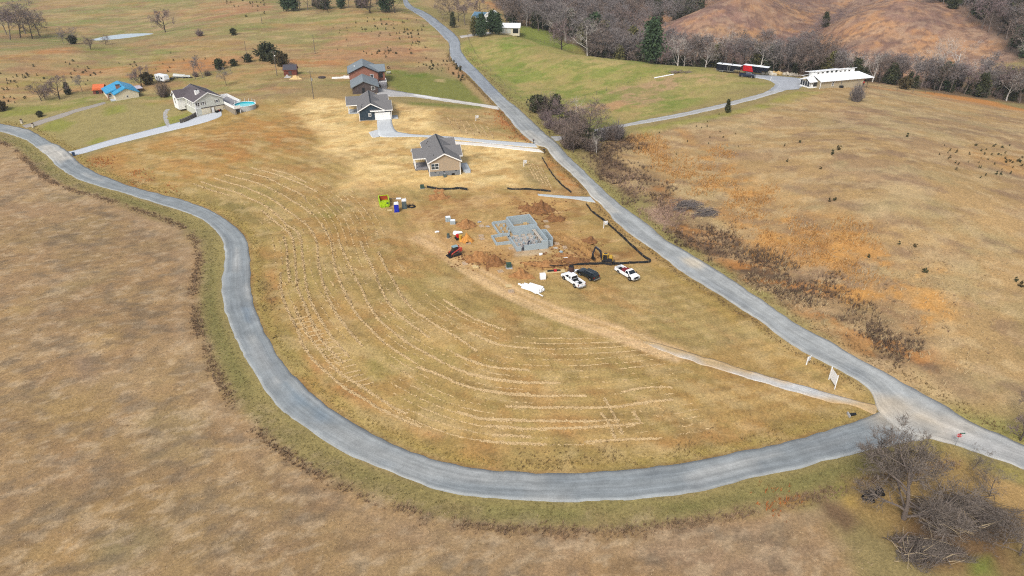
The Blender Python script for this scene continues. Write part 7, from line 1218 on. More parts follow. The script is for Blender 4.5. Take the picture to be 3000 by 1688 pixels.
# ------------------------------------------------------------------ trees and shrubs
PM = dict(bark=M("grey_bark", (128,116,108), .2, 3, .95, bump=.3), bark_pale=M("sycamore_bark", (214,206,196), .12, 2, .9, tint=(232,226,218)), bark_dark=M("dark_bark", (84,74,68), .2, 3, .95), twig=M("grey_twigs", (138,129,126), .18, .6, .95), twig_brown=M("brown_twigs", (132,116,106), .2, .6, .95), twig_pale=M("pale_twigs", (196,186,176), .1, .6, .95), twig_plum=M("plum_twigs", (138,120,118), .2, .6, .95),
   cedar=M("cedar_green", (58,66,44), .35, 1.2, .95, tint=(88,90,58)), cedar_brown=M("winter_cedar", (82,70,48), .35, 1.2, .95, tint=(110,98,64)), pine=M("pine_green", (56,78,56), .3, 1.2, .95, tint=(86,106,70)), olive=M("olive_foliage", (100,98,58), .3, 1.2, .95, tint=(126,120,72)))
def bare_mesh(seed, H, spread, trunk_r, nl=(9, 5, 6, 4), up=.55, fork=.28, tw=1.0):
    r = random.Random(seed); T = ([], []); C = ([], [])
    def tube(dst, pts, rads, n):
        v, f = dst; k0 = len(v)
        for i, p in enumerate(pts):
            d = pts[min(i+1, len(pts)-1)]-pts[max(i-1, 0)]; d = d/(np.linalg.norm(d)+1e-9); a = np.cross(d, (0, 0, 1) if abs(d[2]) < .9 else (1, 0, 0)); a /= np.linalg.norm(a); b = np.cross(d, a)
            for q in range(n): t = 2*math.pi*q/n; v.append(p+(a*math.cos(t)+b*math.sin(t))*rads[i])
        for i in range(len(pts)-1):
            for q in range(n): f.append((k0+i*n+q, k0+i*n+(q+1) % n, k0+(i+1)*n+(q+1) % n, k0+(i+1)*n+q))
    def sliver(p, d, L, w):
        v, f = C; a = np.cross(d, (r.gauss(0, 1), r.gauss(0, 1), r.gauss(0, 1))); a /= np.linalg.norm(a)+1e-9; k = len(v); v.extend([p-a*w, p+a*w, p+d*L]); f.append((k, k+1, k+2))
    def vec(): return np.array((r.gauss(0, 1), r.gauss(0, 1), r.gauss(0, 1)))
    def branch(p, d, L, rad, lv):
        ns = (6, 5, 4, 3)[lv]; pts = [p]; dd = d.copy()
        for i in range(ns):
            dd = dd+vec()*(.06, .14, .2, .26)[lv]+np.array((0, 0, (.05, .06, .05, .03)[lv])); dd /= np.linalg.norm(dd); pts.append(pts[-1]+dd*L/ns)
        rads = [rad*(1-.75*i/ns) for i in range(ns+1)]
        tube(T if lv <= 1 else C, pts, rads, (7, 5, 3, 3)[lv])
        nc = nl[lv]
        for k in range(nc):
            t = (fork if lv == 0 else .25)+(1-(fork if lv == 0 else .25))*(k+r.random())/nc; i = min(int(t*ns), ns-1); q = pts[i]+(pts[i+1]-pts[i])*(t*ns-i); ax = pts[i+1]-pts[i]; ax /= np.linalg.norm(ax)
            o = vec(); o -= ax*o.dot(ax); o /= np.linalg.norm(o)+1e-9
            if lv == 0: o[2] = abs(o[2])*.3; nd = ax*up+o*spread
            else: nd = ax*.75+o*.75+np.array((0, 0, .15))
            nd /= np.linalg.norm(nd)
            if lv < 3: branch(q, nd, L*((.62, .55, .5)[lv])*(1.15-.45*t)*r.uniform(.8, 1.2), rad*(1-.7*t)*.55, lv+1)
            else: sliver(q, nd, L*r.uniform(.5, 1.0), .022*tw)
    branch(np.zeros(3)-np.array((0, 0, .3)), np.array((0, 0, 1.)), H*.8, trunk_r, 0)
    def mk(nm, D):
        f = D[1]; me = bpy.data.meshes.new(nm); me.from_pydata([tuple(x) for x in D[0]], [], f); me.update(); return me
    return mk('trunk', T), mk('crown', C)
def foliage_mesh(seed, H, rad, n, shape='cone', leaf=.3, base=.06):
    r = np.random.default_rng(seed); V = []
    h = r.random(n)**(.8 if shape == 'cone' else 1.0)
    if shape == 'cone': prof = (1-h)**.8*(.55+.45*np.clip(h*8, 0, 1))
    elif shape == 'pine': prof = (1-h**1.6)*(.45+.35*np.abs(np.sin(h*16)))*(.25+.75*np.clip(h*4, 0, 1))
    else: prof = np.sqrt(np.clip(1-(2*h-1)**2, 0, 1))
    m = max(8, n//34); hc = r.random(m)**(.85 if shape == 'cone' else 1.0)          # sprays of foliage round limb ends
    pc = np.interp(hc, np.sort(h), prof[np.argsort(h)]); ac = r.random(m)*2*math.pi; qc = (r.random(m)**.4)*pc*rad*r.uniform(.6, 1.18, m)
    K = np.stack([np.cos(ac)*qc, np.sin(ac)*qc, H*(base+(1-base)*hc)], -1); g = r.integers(0, m, n)
    C = K[g]+r.normal(0, 1, (n, 3))*np.array((rad*.19, rad*.19, H*.035+rad*.05)); C[:, 2] = np.maximum(C[:, 2], .05)
    nv = r.normal(size=(n, 3)); nv[:, 2] *= .7; nv /= np.linalg.norm(nv, axis=1)[:, None]; u = np.cross(nv, r.normal(size=(n, 3))); u /= np.linalg.norm(u, axis=1)[:, None]; w = np.cross(nv, u); s = leaf*r.uniform(.5, 1.3, n)[:, None]
    V = np.stack([C-u*s-w*s*.35, C+u*s-w*s*.35, C+w*s*1.1], 1).reshape(-1, 3)
    return raw_mesh('crown', V, np.arange(len(V)).reshape(-1, 3))
def stem_mesh(H, r0): m = MB().tube((0, 0, -.3), (0, 0, H), r0, r0*.4, 6); return raw_mesh('trunk', m.v, m.f)
def shrub_mesh(seed, H, rad, n, w=.03):
    r = np.random.default_rng(seed); a = r.random(n)*6.283; q = rad*np.sqrt(r.random(n)); b = np.stack([np.cos(a)*q*.45, np.sin(a)*q*.45, np.zeros(n)-.1], -1); t = np.stack([np.cos(a)*q*1.1, np.sin(a)*q*1.1, H*(1-.45*(q/rad)**2)*r.uniform(.45, 1.05, n)], -1)+r.normal(0, .12, (n, 3))*rad
    V = []; F = []
    s = np.cross(t-b, r.normal(size=(n, 3))); s /= np.linalg.norm(s, axis=1)[:, None]
    V = [np.stack([b-s*w, b+s*w, t], 1)]
    for k in range(4):
        u = r.uniform(.3, .9, n)[:, None]; p = b+(t-b)*u; d = (t-b)*r.uniform(.2, .45, n)[:, None]+r.normal(0, .22, (n, 3))*rad; s2 = np.cross(d, r.normal(size=(n, 3))); s2 /= np.linalg.norm(s2, axis=1)[:, None]+1e-9; V.append(np.stack([p-s2*w*.8, p+s2*w*.8, p+d], 1))
    V = np.concatenate(V).reshape(-1, 3); return raw_mesh('crown', V, np.arange(len(V)).reshape(-1, 3))
PROTO = {}
def proto(key, trunk, crown, tm, cm):
    trunk.materials.append(PM[tm]); crown.materials.append(PM[cm]); PROTO[key] = (trunk, crown)
for k in range(6): proto(('bare', k), *bare_mesh(20+k, 12, (.8, .6, .9, .7, .55, .75)[k], .20, (9, 6, 6, 4), (.55, .8, .5, .6, .9, .6)[k], (.28, .3, .2, .35, .35, .15)[k], 2.3), ('bark', 'bark', 'bark_dark', 'bark', 'bark', 'bark_dark')[k], ('twig', 'twig', 'twig_brown', 'twig_plum', 'twig', 'twig_brown')[k])
for k in range(3): proto(('pale', k), *bare_mesh(60+k, 13, (.7, .9, .6)[k], .26, (8, 5, 5, 3), (.7, .5, .8)[k], .25, 1.3), 'bark_pale', 'twig_pale')
for k in range(3): proto(('round', k), *bare_mesh(80+k, 8, (1.0, .9, 1.1)[k], .22, (11, 6, 6, 5), .55, .12, 1.6), 'bark_dark', 'twig_plum' if k != 1 else 'twig_brown')
for k in range(4): proto(('cedar', k), stem_mesh(5, .12), foliage_mesh(100+k, 6, (1.5, 2.0, 1.7, 1.4)[k], 1700, 'cone', .24), 'bark_dark', ('cedar', 'cedar', 'cedar_brown', 'cedar')[k])
for k in range(3): proto(('juniper', k), stem_mesh(2.5, .12), foliage_mesh(120+k, 3.4, (1.9, 1.7, 2.2)[k], 1500, 'ball', .24, .0), 'bark_dark', ('cedar', 'cedar_brown', 'cedar')[k])
for k in range(3): proto(('pine', k), stem_mesh(11, .2), foliage_mesh(140+k, 13, (4.4, 5.0, 4.2)[k], 3000, 'pine', .42, .14), 'bark_dark', ('pine', 'pine', 'olive')[k])
for k in range(4): proto(('shrub', k), stem_mesh(.5, .06), shrub_mesh(160+k, 3.0, (1.3, 1.6, 1.1, 1.8)[k], 240), 'bark_dark', ('twig_brown', 'twig_plum', 'twig', 'twig_brown')[k])
def plant(kind, i, p, label, cat='tree', group=None, h=None, name=None, wide=1.0, rz=None, lean=0.0):
    tr, cr = PROTO[(kind, i)]; base = {'bare': 12, 'pale': 13, 'round': 8, 'cedar': 6, 'juniper': 3.4, 'pine': 13, 'shrub': 3.0}[kind]; s = (h or base)/base
    t = thing(name or {'bare': 'bare_tree', 'pale': 'sycamore_tree', 'round': 'bare_tree', 'cedar': 'cedar_tree', 'juniper': 'juniper_bush', 'pine': 'pine_tree', 'shrub': 'bare_shrub'}[kind], label, cat, p, rnd.uniform(0, 6.28) if rz is None else rz, group)
    t.scale = (s*wide, s*wide, s); t.rotation_euler = (rnd.uniform(-.03, .03)+lean, rnd.uniform(-.03, .03), t.rotation_euler[2])
    link('trunk', tr, None, t); link('crown', cr, None, t); return t
def gz(x, y): return np.array((x, y, float(ground_h(x, y))))
def wpt(px, Y):
    z = 5.
    for _ in range(6): x, y, _z = W(px, Y, z); z = float(ground_h(x, y))
    return np.array((x, y, z))
def build_plants():
    P1 = lambda x, y: on(*Z1([(x, y)])[0]); P2 = lambda x, y: on(*Z2([(x, y)])[0]); P3 = lambda x, y: on(*Z3([(x, y)])[0]); P4 = lambda x, y: on(*Z4([(x, y)])[0]); PG = lambda x, y: on(1180+x/6.44, y/6.44)
    # single trees one can point at
    L = [('round',0,P1(565,935),9.5,"broad bare tree with many limbs left of the orange-roofed shed"),('round',1,P1(392,955),6.5,"smaller rounded bare tree beside the broad bare tree"),('round',2,P1(425,938),6,"low rounded bare tree between the two lawn trees by the orange shed"),('cedar',1,P1(648,892),4.6,"dark cedar under the broad bare tree by the orange shed"),('bare',4,P1(775,875),6,"thin young bare tree behind the orange shed"),
      ('bare',0,P1(665,420),8,"bare tree in the hollow left of the pond"),('juniper',0,P1(690,415),4,"dark green bush in the hollow left of the pond"),('bare',1,P1(600,415),5,"thin pale sapling in the hollow left of the pond"),('round',1,P1(858,470),6.2,"small bare tree on the slope below the pond"),('round',2,P1(1000,425),4.6,"low spreading bare tree on the pond bank"),('round',0,P1(1562,305),12,"large rounded bare tree beyond the pond"),
      ('shrub',1,P1(1885,342),3.6,"thin bare shrub on the pasture right of the pond"),('juniper',0,P1(2200,330),3.2,"small dark bush on the pasture right of the pond"),('round',0,P1(1338,822),8.5,"bare tree behind the cream house"),('juniper',1,P1(1400,800),4.6,"dome-shaped brown bush behind the cream house"),('shrub',0,P1(1552,915),6.2,"upright brown shrub between the cream house and the white house"),('bare',4,P1(1912,735),8,"bare tree in the fence row beside the leaning pole"),
      ('bare',4,P1(2138,806),6.5,"small conical bare tree on the lawn above the pool"),('juniper',0,P1(2082,655),4.2,"dark juniper in the fence row"),('juniper',2,P1(2206,625),2.6,"small dark juniper in the fence row"),('juniper',0,P1(2335,588),3.4,"dark bush at the foot of the fence-row pole"),('juniper',2,P2(270,575),7.0,"largest dark juniper beside the red shed"),('juniper',0,P2(345,598),5.4,"dark juniper in the middle of the clump beside the red shed"),('juniper',1,P2(415,625),5.6,"dark juniper nearest the red shed roof"),
      ('juniper',1,P1(30,1045),3.6,"brown bush at the edge of the old house lawn"),('juniper',0,P1(380,1105),2.0,"small dark bush beside the gravel lane"),('shrub',1,P1(1725,985),2.6,"brown shrub at the porch of the white house"),('juniper',1,P1(1800,1030),3.4,"brown bush at the corner of the white house porch"),('shrub',1,P1(1850,725),2.4,"brown brush at the foot of the leaning pole",),('shrub',3,P1(1960,715),2.4,"brown brush in the fence row right of the leaning pole"),
      ('shrub',2,P4(992,955),6.4,"upright bare shrub on the hill before the long building"),('juniper',1,P4(1448,842),4.6,"olive rounded bush at the edge of the orange grass"),('cedar',0,P3(2350,1062),4.4,"lone small cedar beside the gravel access road"),('cedar',1,P4(690,262),8,"dark cedar on the far brown slope"),
      ('pale',1,P3(1322,545),13,"white-barked tree at the edge of the wood behind the green hill"),('round',2,P3(790,472),13.5,"large bare tree in the green dip"),('pine',0,P3(1085,445),16,"tall dark pine at the wood edge beside the green dip"),('pine',1,P3(1030,425),13,"dark pine left of the tall pine in the green dip"),('pine',2,P3(1180,480),14,"olive pine right of the tall pine in the green dip"),('pine',2,P3(1450,565),15,"olive-brown pine behind the white-barked tree"),('pine',0,P3(1630,600),17,"narrow tall pine in the wood behind the green hill"),
      ('pale',0,wpt(2676,290),14,"thin white dead sycamore left of the two white sycamores"),('pale',2,wpt(2746,286),18,"white sycamore leaning left above the valley wood"),('pale',1,wpt(2778,284),19,"tallest white sycamore above the valley wood"),
      ('bare',5,PG(905,370),14,"tall bare tree left of the blue-roofed farmhouse"),('bare',2,PG(1050,412),11.5,"bare tree beside the farmhouse porch"),('bare',3,PG(1178,480),13,"brown bare tree before the farmhouse"),('round',0,PG(1460,300),11,"bare tree behind the farmhouse roof"),('cedar',0,PG(950,525),7.4,"dark conical cedar beside the farmhouse drive"),('pine',2,PG(1350,680),8.5,"olive pine beside the farm driveway"),('pine',1,PG(1480,695),10.5,"green pine before the farmhouse"),('pine',0,PG(1690,645),10.5,"dark green pine before the farm garage"),('pine',1,PG(1795,655),10.0,"spreading green pine nearest the farm garage"),('pine',0,PG(1190,-10),13,"dark pine beyond the farmhouse trees")]
    for a in L: plant(a[0], a[1], a[2], a[4], 'tree' if a[0] in ('bare', 'pale', 'round', 'cedar', 'pine') else 'bush', h=a[3], wide=1.25 if a[0] in ('bare',) else (1.1 if a[0] == 'pine' else 1.0))
    # trees on the top crest
    for k, (x, y, kd, i, h, lab) in enumerate([(450,108,'pine',0,11,"first dark conifer at the left end of the crest row"),(520,105,'pine',1,10,"dark conifer beside the left end of the crest row"),(575,100,'bare',1,12,"bare tree among the conifers at the left of the crest row"),(650,98,'bare',0,13,"bare tree on the crest between two conifer groups"),(715,65,'cedar',0,6,"small cedar on the crest"),(765,85,'cedar',1,9,"cedar in the middle of the crest row"),(815,90,'pine',0,10,"dark conifer in the middle of the crest row"),(843,120,'bare',5,11,"bare tree in front of the middle conifers on the crest"),(965,82,'pine',1,8,"dark conifer left of the crest pole"),(1040,78,'bare',4,9,"thin bare tree left of the crest pole"),(1150,72,'cedar',1,9,"wide cedar right of the crest pole"),(1190,75,'pine',2,9,"olive conifer right of the crest pole"),(1238,125,'round',0,12,"rounded bare tree on the green crest lawn"),(1385,118,'pine',0,13,"tall dark conifer on the green crest lawn"),(1470,122,'bare',2,13,"brown bare tree at the end of the crest row by the road"),(1425,110,'bare',3,12,"bare tree between the tall conifer and the road")]):
        plant(kd, i, P2(x, y), lab, h=h, wide=1.25)
    # far-left hollow
    for k, (x, Y, i, h) in enumerate([(-20,395,0,15),(30,392,3,16),(60,400,5,17),(95,396,2,15),(118,404,0,13),(75,415,3,16),(20,412,1,15)]): plant('bare', i, wpt(x, Y), "bare grey tree in the hollow behind the crest beyond the old houses", h=h, group="bare trees in the hollow behind the crest", wide=1.3)
    # roadside clump
    for kd, i, (x, y), h, lab in [('juniper',0,(585,1060),5.6,"dark cedar bush at the top of the roadside clump"),('shrub',3,(640,1065),7.0,"grey twiggy bush in the roadside clump beside the dark cedar bush"),('cedar',1,(735,1075),6.6,"dark cedar in the roadside clump"),('juniper',0,(865,1180),4.2,"low dark cedar under the white-barked roadside tree"),('pale',1,(905,1160),8.2,"white-barked tree in the roadside clump"),('shrub',1,(700,1215),4.6,"plum-brown bush at the road edge of the clump"),('bare',5,(960,1400),10.5,"dark bare tree at the lower end of the roadside clump"),('bare',2,(1030,1330),11,"brown bare tree in the middle of the roadside clump"),('bare',3,(880,1330),8.5,"bare tree in front of the roadside clump near the access road"),('shrub',0,(870,1400),6.2,"brown bush at the lower end of the roadside clump"),('juniper',1,(930,1390),4.6,"dark bush under the bare tree of the roadside clump"),('shrub',2,(1310,1315),6.0,"rounded grey bush beside the gravel access road"),('shrub',0,(1250,1320),5.0,"brown bush left of the rounded grey bush by the access road"),('shrub',3,(790,1260),4.6,"grey-brown bush at the mouth of the gravel access road"),('pale',2,(1118,1449),5.6,"thin pale sapling at the end of the roadside clump"),('shrub',3,(1060,1420),4.4,"brown bush between the sapling and the roadside clump"),('bare',3,(760,1190),8.5,"bare tree behind the plum-brown bush of the roadside clump"),('bare',5,(1060,1250),9.5,"dark bare tree rising from the middle of the roadside clump"),('shrub',0,(960,1290),6.5,"tall brown bush filling the middle of the roadside clump"),('bare',2,(900,1440),9,"bare tree at the road edge below the access road mouth"),('juniper',0,(1010,1370),5,"dark bush deep inside the roadside clump"),('shrub',2,(1160,1330),5,"grey bush at the back of the roadside clump"),('shrub',1,(640,1130),3.6,"low plum bush below the grey twiggy bush")]:
        plant(kd, i, P3(x, y), lab, 'tree' if kd in ('pale', 'bare', 'cedar') else 'bush', h=h, wide=1.3 if kd != 'pale' else 1.0)
    # right edge shrub and junction tree
    plant('round', 2, on(2988,1292), "dark bare shrub at the edge of the hill beside the main road", 'bush', h=6, wide=.8); plant('round', 1, on(3030,1240), "brown bare shrub up the bank from the main road", 'bush', h=5.5)
    # ------ the wood
    r = random.Random(11); front = [(1480,398),(1560,384),(1620,376),(1690,364),(1730,353),(1780,348),(1850,346),(1950,345),(2050,345),(2150,343),(2250,338),(2350,328),(2450,310),(2535,290),(2640,284),(2730,279),(2820,275),(2914,271),(2995,262),(3080,258)]
    fx = [a for a, b in front]; fy = [b for a, b in front]; nb = 0; ne = 0; spots = []
    def ok(x, y, d):
        for a, b in spots:
            if abs(a-x) < d and (a-x)**2+(b-y)**2 < d*d: return False
        spots.append((x, y)); return True
    lab_e = "dark cedar standing among the bare trees of the valley wood"; lab_b = "bare grey tree in the valley wood behind the hills"; lab_f = "bare grey tree in the wood on the slope above the green hill"; lab_r = "bare grey tree in the wood behind the far brown slope"
    def tree(px, Y, zone, pe):
        nonlocal nb, ne
        p = wpt(px, Y)
        if not ok(p[0], p[1], 3.4 if zone == 'v' else 4.2): return
        if r.random() < pe:
            kd = r.choice([('cedar', 1), ('pine', 0), ('cedar', 3), ('pine', 2), ('juniper', 0)]); plant(kd[0], kd[1], p, lab_e if zone == 'v' else ("dark pine among the bare trees above the green hill" if zone == 'f' else "dark pine at the edge of the wood behind the far slope"), h={'cedar': r.uniform(6, 9), 'pine': r.uniform(8, 12), 'juniper': r.uniform(3.5, 5.5)}[kd[0]], group={'v': "cedars in the valley wood", 'f': "pines in the wood above the green hill", 'r': "pines in the wood behind the far slope"}[zone], wide=1.2); ne += 1
        else:
            kd = ('pale', r.randrange(3)) if r.random() < .10 else ('bare', r.randrange(6)); plant(kd[0], kd[1], p, ("pale-barked tree " if kd[0] == 'pale' else "bare grey tree ")+{'v': "in the valley wood behind the hills", 'f': "in the wood on the slope above the green hill", 'r': "in the wood behind the far brown slope"}[zone], h=r.uniform(12, 17) if px < 2420 or zone != 'v' else r.uniform(8.5, 12.5), group=("pale trees" if kd[0] == 'pale' else "bare trees")+{'v': " of the valley wood", 'f': " above the green hill", 'r': " of the wood behind the far slope"}[zone], wide=1.25, name=None); nb += 1
    for k in range(520):
        px = r.uniform(1720, 3060); Y = np.interp(px, fx, fy)+abs(r.gauss(0, 1))*8
        if nb < 175: tree(px, Y, 'v', .18)
    for k in range(420):
        px = r.uniform(1475, 1960); y0 = np.interp(px, fx, fy); Y = y0+6+r.random()**1.3*150
        if px > 1800 and Y < 372+(px-1800)*.0: pass
        if px > 1830 and Y < 430+(px-1830)*.45 and Y > y0+30: continue
        if nb < 255: tree(px, Y, 'f', .24 if Y < y0+40 else .16)
    for k in range(160):
        px = r.uniform(2720, 3080); Y = 405-(px-2720)*.30+r.random()*60
        if nb < 292: tree(px, Y, 'r', .4)
    print('wood', nb, ne)
    # the rest of the wood and the brush in the ravine read as one mass
    tr, cr = PROTO[('bare', 0)]; tr2, cr2 = PROTO[('bare', 5)]
    def arr(me):
        v = np.empty(len(me.vertices)*3); me.vertices.foreach_get('co', v); me.calc_loop_triangles(); t = np.empty(len(me.loop_triangles)*3, np.int32); me.loop_triangles.foreach_get('vertices', t); return v.reshape(-1, 3), t.reshape(-1, 3)
    def mass(name, pts, label, mats, scale, lite=.5, src=None):
        src = src or [arr(cr), arr(cr2)]; V = []; F = []; k0 = 0
        for i, (p, s) in enumerate(pts):
            v, f = src[i % 2]; keep = np.random.default_rng(i).random(len(f)) < lite; f = f[keep]; u, inv = np.unique(f, return_inverse=True); v = v[u]; f = inv.reshape(-1, 3); a = i*2.4; c, sn = math.cos(a), math.sin(a)
            w = np.stack([(v[:, 0]*c-v[:, 1]*sn)*s*1.25, (v[:, 0]*sn+v[:, 1]*c)*s*1.25, v[:, 2]*s*scale], -1)+p; V.append(w); F.append(f+k0); k0 += len(w)
        o = link(name, raw_mesh(name, np.concatenate(V), np.concatenate(F)), PM[mats]); tag(o, label, kind='stuff')
    r2 = random.Random(5); pts = []
    for k in range(120): px = r2.uniform(1490, 1950); pts.append((wpt(px, np.interp(px, fx, fy)+r2.uniform(20, 260)), r2.uniform(.9, 1.2)))
    for k in range(46): px = r2.uniform(1890, 2190); pts.append((wpt(px, 425+(px-1890)*.1+r2.uniform(8, 70)), r2.uniform(.9, 1.15)))
    for k in range(80): px = r2.uniform(2760, 3250); pts.append((wpt(px, 420-(px-2760)*.26+r2.uniform(0, 110)), r2.uniform(.9, 1.2)))
    mass('far_wood', pts, "far bare woodland covering the slope beyond the green hill", 'twig', 1.0, .30)
    pts = []
    for k in range(34): px = r2.gauss(2335, 26); pts.append((wpt(px, r2.uniform(345, 470)), r2.uniform(.25, .5)))
    for k in range(110): px = r2.uniform(1760, 3050); pts.append((wpt(px, np.interp(px, fx, fy)+r2.uniform(-3, 16)), r2.uniform(.2, .36)))
    for k in range(16): px = r2.choice([2100, 2160, 2500, 2600, 2690, 2790])+r2.gauss(0, 14); pts.append((wpt(px, r2.uniform(365, 420)), r2.uniform(.14, .26)))
    for k in range(70): q_ = r2.random(); pts.append((wpt(2300+q_*190+r2.gauss(0, 16), 350+q_*95+r2.gauss(0, 6)), r2.uniform(.25, .55)))
    mass('woodland_brush', pts, "brown brush under the valley wood and in the ravine of the far slope", 'twig_plum', .8, .35)
    pts = []
    for k in range(80): px = r2.uniform(1740, 3060); pts.append((wpt(px, np.interp(px, fx, fy)+r2.uniform(-2, 20)), r2.uniform(.6, 1.3)*(1 if px < 2450 else .8)))
    for k in range(34): px = r2.uniform(1900, 2240); pts.append((wpt(px, 440+(px-1890)*.1+r2.uniform(0, 60)), r2.uniform(1.3, 2.0)))
    for k in range(46): px = r2.uniform(2740, 3150); pts.append((wpt(px, 412-(px-2740)*.27+r2.uniform(-6, 80)), r2.uniform(1.4, 2.3)))
    for k in range(26): px = r2.uniform(1560, 1900); pts.append((wpt(px, np.interp(px, fx, fy)+r2.uniform(5, 150)), r2.uniform(1.2, 2.2)))
    mass('cedar_understory', pts, "dark cedars and pines mixed through the woods", 'cedar', 1.0, .45, [arr(PROTO[('cedar', 0)][1]), arr(PROTO[('cedar', 1)][1])])
    # ------ cedar seedlings
    sm = [foliage_mesh(200+k, 1.0, .45, 60, 'cone' if k % 2 else 'ball', .17, 0) for k in range(5)]
    for k, m in enumerate(sm): m.materials.append(PM['cedar' if k % 3 else 'cedar_brown'])
    sd = []; q = np.random.default_rng(21)
    def scat(Zf, n, gens, h0, h1, f=.62):
        for k in range(n):
            cx, cy, sx, sy = gens[k % len(gens)]; sd.append((Zf([(q.normal(cx, sx*1.25), q.normal(cy, sy*1.25))])[0], q.uniform(h0, h1)*f))
    scat(Z2, 84, [(1450,285,140,45),(1600,290,60,40),(1650,340,60,40),(1470,205,70,18),(1250,280,70,30),(1680,420,70,50),(1330,490,60,15),(1440,520,50,20)], .8, 1.9); scat(Z2, 34, [(1780,610,70,25),(1900,620,50,25),(1850,650,60,25)], .7, 1.5); scat(Z2, 16, [(2040,650,30,25)], 1.2, 2.0); scat(Z2, 8, [(2100,715,10,18)], 1.2, 2.2); scat(Z2, 10, [(1110,280,60,30),(960,400,60,60)], .7, 1.3)
    scat(Z1, 30, [(130,760,80,50),(230,720,80,30),(90,900,50,40)], .8, 1.8); scat(Z1, 16, [(700,670,60,40),(860,690,50,30)], .9, 1.8); scat(Z1, 16, [(1400,590,140,25),(1650,560,120,20),(1500,640,120,20)], .8, 1.6); scat(Z1, 24, [(2300,60,120,45),(2440,20,70,30)], 1.0, 2.4)
    scat(ZA, 48, [(1900,160,70,40),(2150,220,120,60),(2450,240,70,20),(2250,330,120,30),(2350,130,100,50)], .6, 1.3); scat(Z9, 14, [(1500,520,180,70),(1450,400,180,60)], .5, 1.0)
    sd += [(p, h) for p, h in zip(ZA([(830,130),(768,170),(460,60),(318,90),(340,235),(658,305),(1470,5),(788,605),(735,620),(1115,1140),(1550,1045),(1395,1020),(1640,1285),(2540,1420),(2500,1370)]), [1.3,1.2,.8,.7,.8,.7,1.0,.9,1.0,.8,.8,.7,1.1,1.3,.9])]
    print('seedlings', len(sd))
    for k, (p, h) in enumerate(sd):
        g = on(*p)
        where = 'hill' if p[0] > 1700 else ('ridge' if p[0] > 900 else ('far' if p[1] < 60 else 'left'))
        o = link('cedar_seedling', sm[k % 5], None, None, g, q.uniform(0, 6.28)); o.scale = (h*1.1, h*1.1, h)
        tag(o, {'hill': "tiny dark cedar seedling on the dry grass of the hill across the main road", 'ridge': "small dark cedar seedling on the orange slope below the crest row", 'far': "small dark cedar on the distant orange slope", 'left': "small dark cedar seedling on the orange slope behind the two old houses"}[where], 'seedling', {'hill': "cedar seedlings on the hill across the main road", 'ridge': "cedar seedlings below the crest", 'far': "cedars on the far slope", 'left': "cedar seedlings behind the old houses"}[where])
    # ------ bare tree and brush heap in the near corner
    tm, cm = bare_mesh(301, 13, 1.45, .36, (17, 8, 8, 7), .6, .06, 1.4); PM['near'] = M('near_twigs', (126,115,106), .2, .8, .95); tm.materials.append(PM['bark']); cm.materials.append(PM['near'])
    p = on(2648, 1520); t = thing('bare_tree', "large bare tree spreading over the junction beside the brush heap", 'tree', p, 1.0); t.scale = (1.0, 1.0, .95); link('trunk', tm, None, t); link('crown', cm, None, t)
    tm, cm = bare_mesh(305, 7, 1.0, .12, (9, 6, 6, 5), .6, .1, 1.0); tm.materials.append(PM['bark']); cm.materials.append(PM['near'])
    for x, y, s, lab in ((1560,560,.9,"brown leafless bush under the large bare tree"),(1290,520,.7,"brown leafless bush left of the large bare tree"),(2120,420,.6,"thin bare bush on the corner verge right of the stop sign"),(2250,700,.8,"grey leafless bush at the right of the brush heap"),(2540,1250,1.1,"grey leafless bush at the far right corner of the brush heap"),(2380,1150,.8,"brown leafless bush at the lower right of the brush heap")):
        t = thing('bare_shrub', lab, 'bush', on(*Z8([(x, y)])[0]), x); t.scale = (s, s, s*.75); link('trunk', tm, None, t); link('crown', cm, None, t)
    def brush(name, c, rx, ry, h, n, label, rz, mats, nl, seed):
        t = thing(name, label, 'brush pile', c); r_ = np.random.default_rng(seed)
        for k in range(nl):
            x, y = r_.uniform(-1, 1)*rx*.7, r_.uniform(-1, 1)*ry*.7; a = rz+r_.normal(0, .75); L_ = r_.uniform(1.6, 4.8); z = h*(1-(x/rx)**2)*r_.uniform(.25, .95); up = r_.normal(0, .16)
            d = np.array((math.cos(a), math.sin(a), up)); p0 = np.array((x, y, z))-d*L_/2; p1 = p0+d*L_; m = (p0+p1)/2+r_.normal(0, .28, 3); rr = r_.uniform(.025, .075)
            g0 = float(ground_h(c[0]+p0[0], c[1]+p0[1]))-c[2]; p0[2] = max(p0[2], g0+.05); MB().tube(p0, m, rr, rr*.8, 5, cap=False).tube(m, p1, rr*.8, rr*.35, 5, cap=False).build('branch', PM[mats[k % len(mats)]], t)
        u = r_.random(n)**.75; th = r_.random(n)*6.28; u = u*(.85+.22*np.sin(th*3+seed)+.16*np.sin(th*5+seed*2)+.1*np.sin(th*9)); x, y = u*np.cos(th)*rx, u*np.sin(th)*ry; z = h*np.clip(1-u**2, .05, 1)*(.6+.5*np.sin(x*1.3+seed)*np.cos(y*1.7))*r_.random(n)+ground_h(c[0]+x, c[1]+y)-c[2]; C = np.stack([x, y, z], -1)
        a = rz+r_.normal(0, .9, n); d = np.stack([np.cos(a), np.sin(a), r_.normal(.18, .4, n)], -1)*r_.uniform(.4, 1.7, n)[:, None]; s = np.cross(d, r_.normal(size=(n, 3))); s /= np.linalg.norm(s, axis=1)[:, None]; V = np.stack([C-s*.02, C+s*.02, C+d], 1).reshape(-1, 3)
        o = link('twigs', raw_mesh('twigs', V, np.arange(len(V)).reshape(-1, 3)), PM[mats[0]], t); o['kind'] = 'stuff'
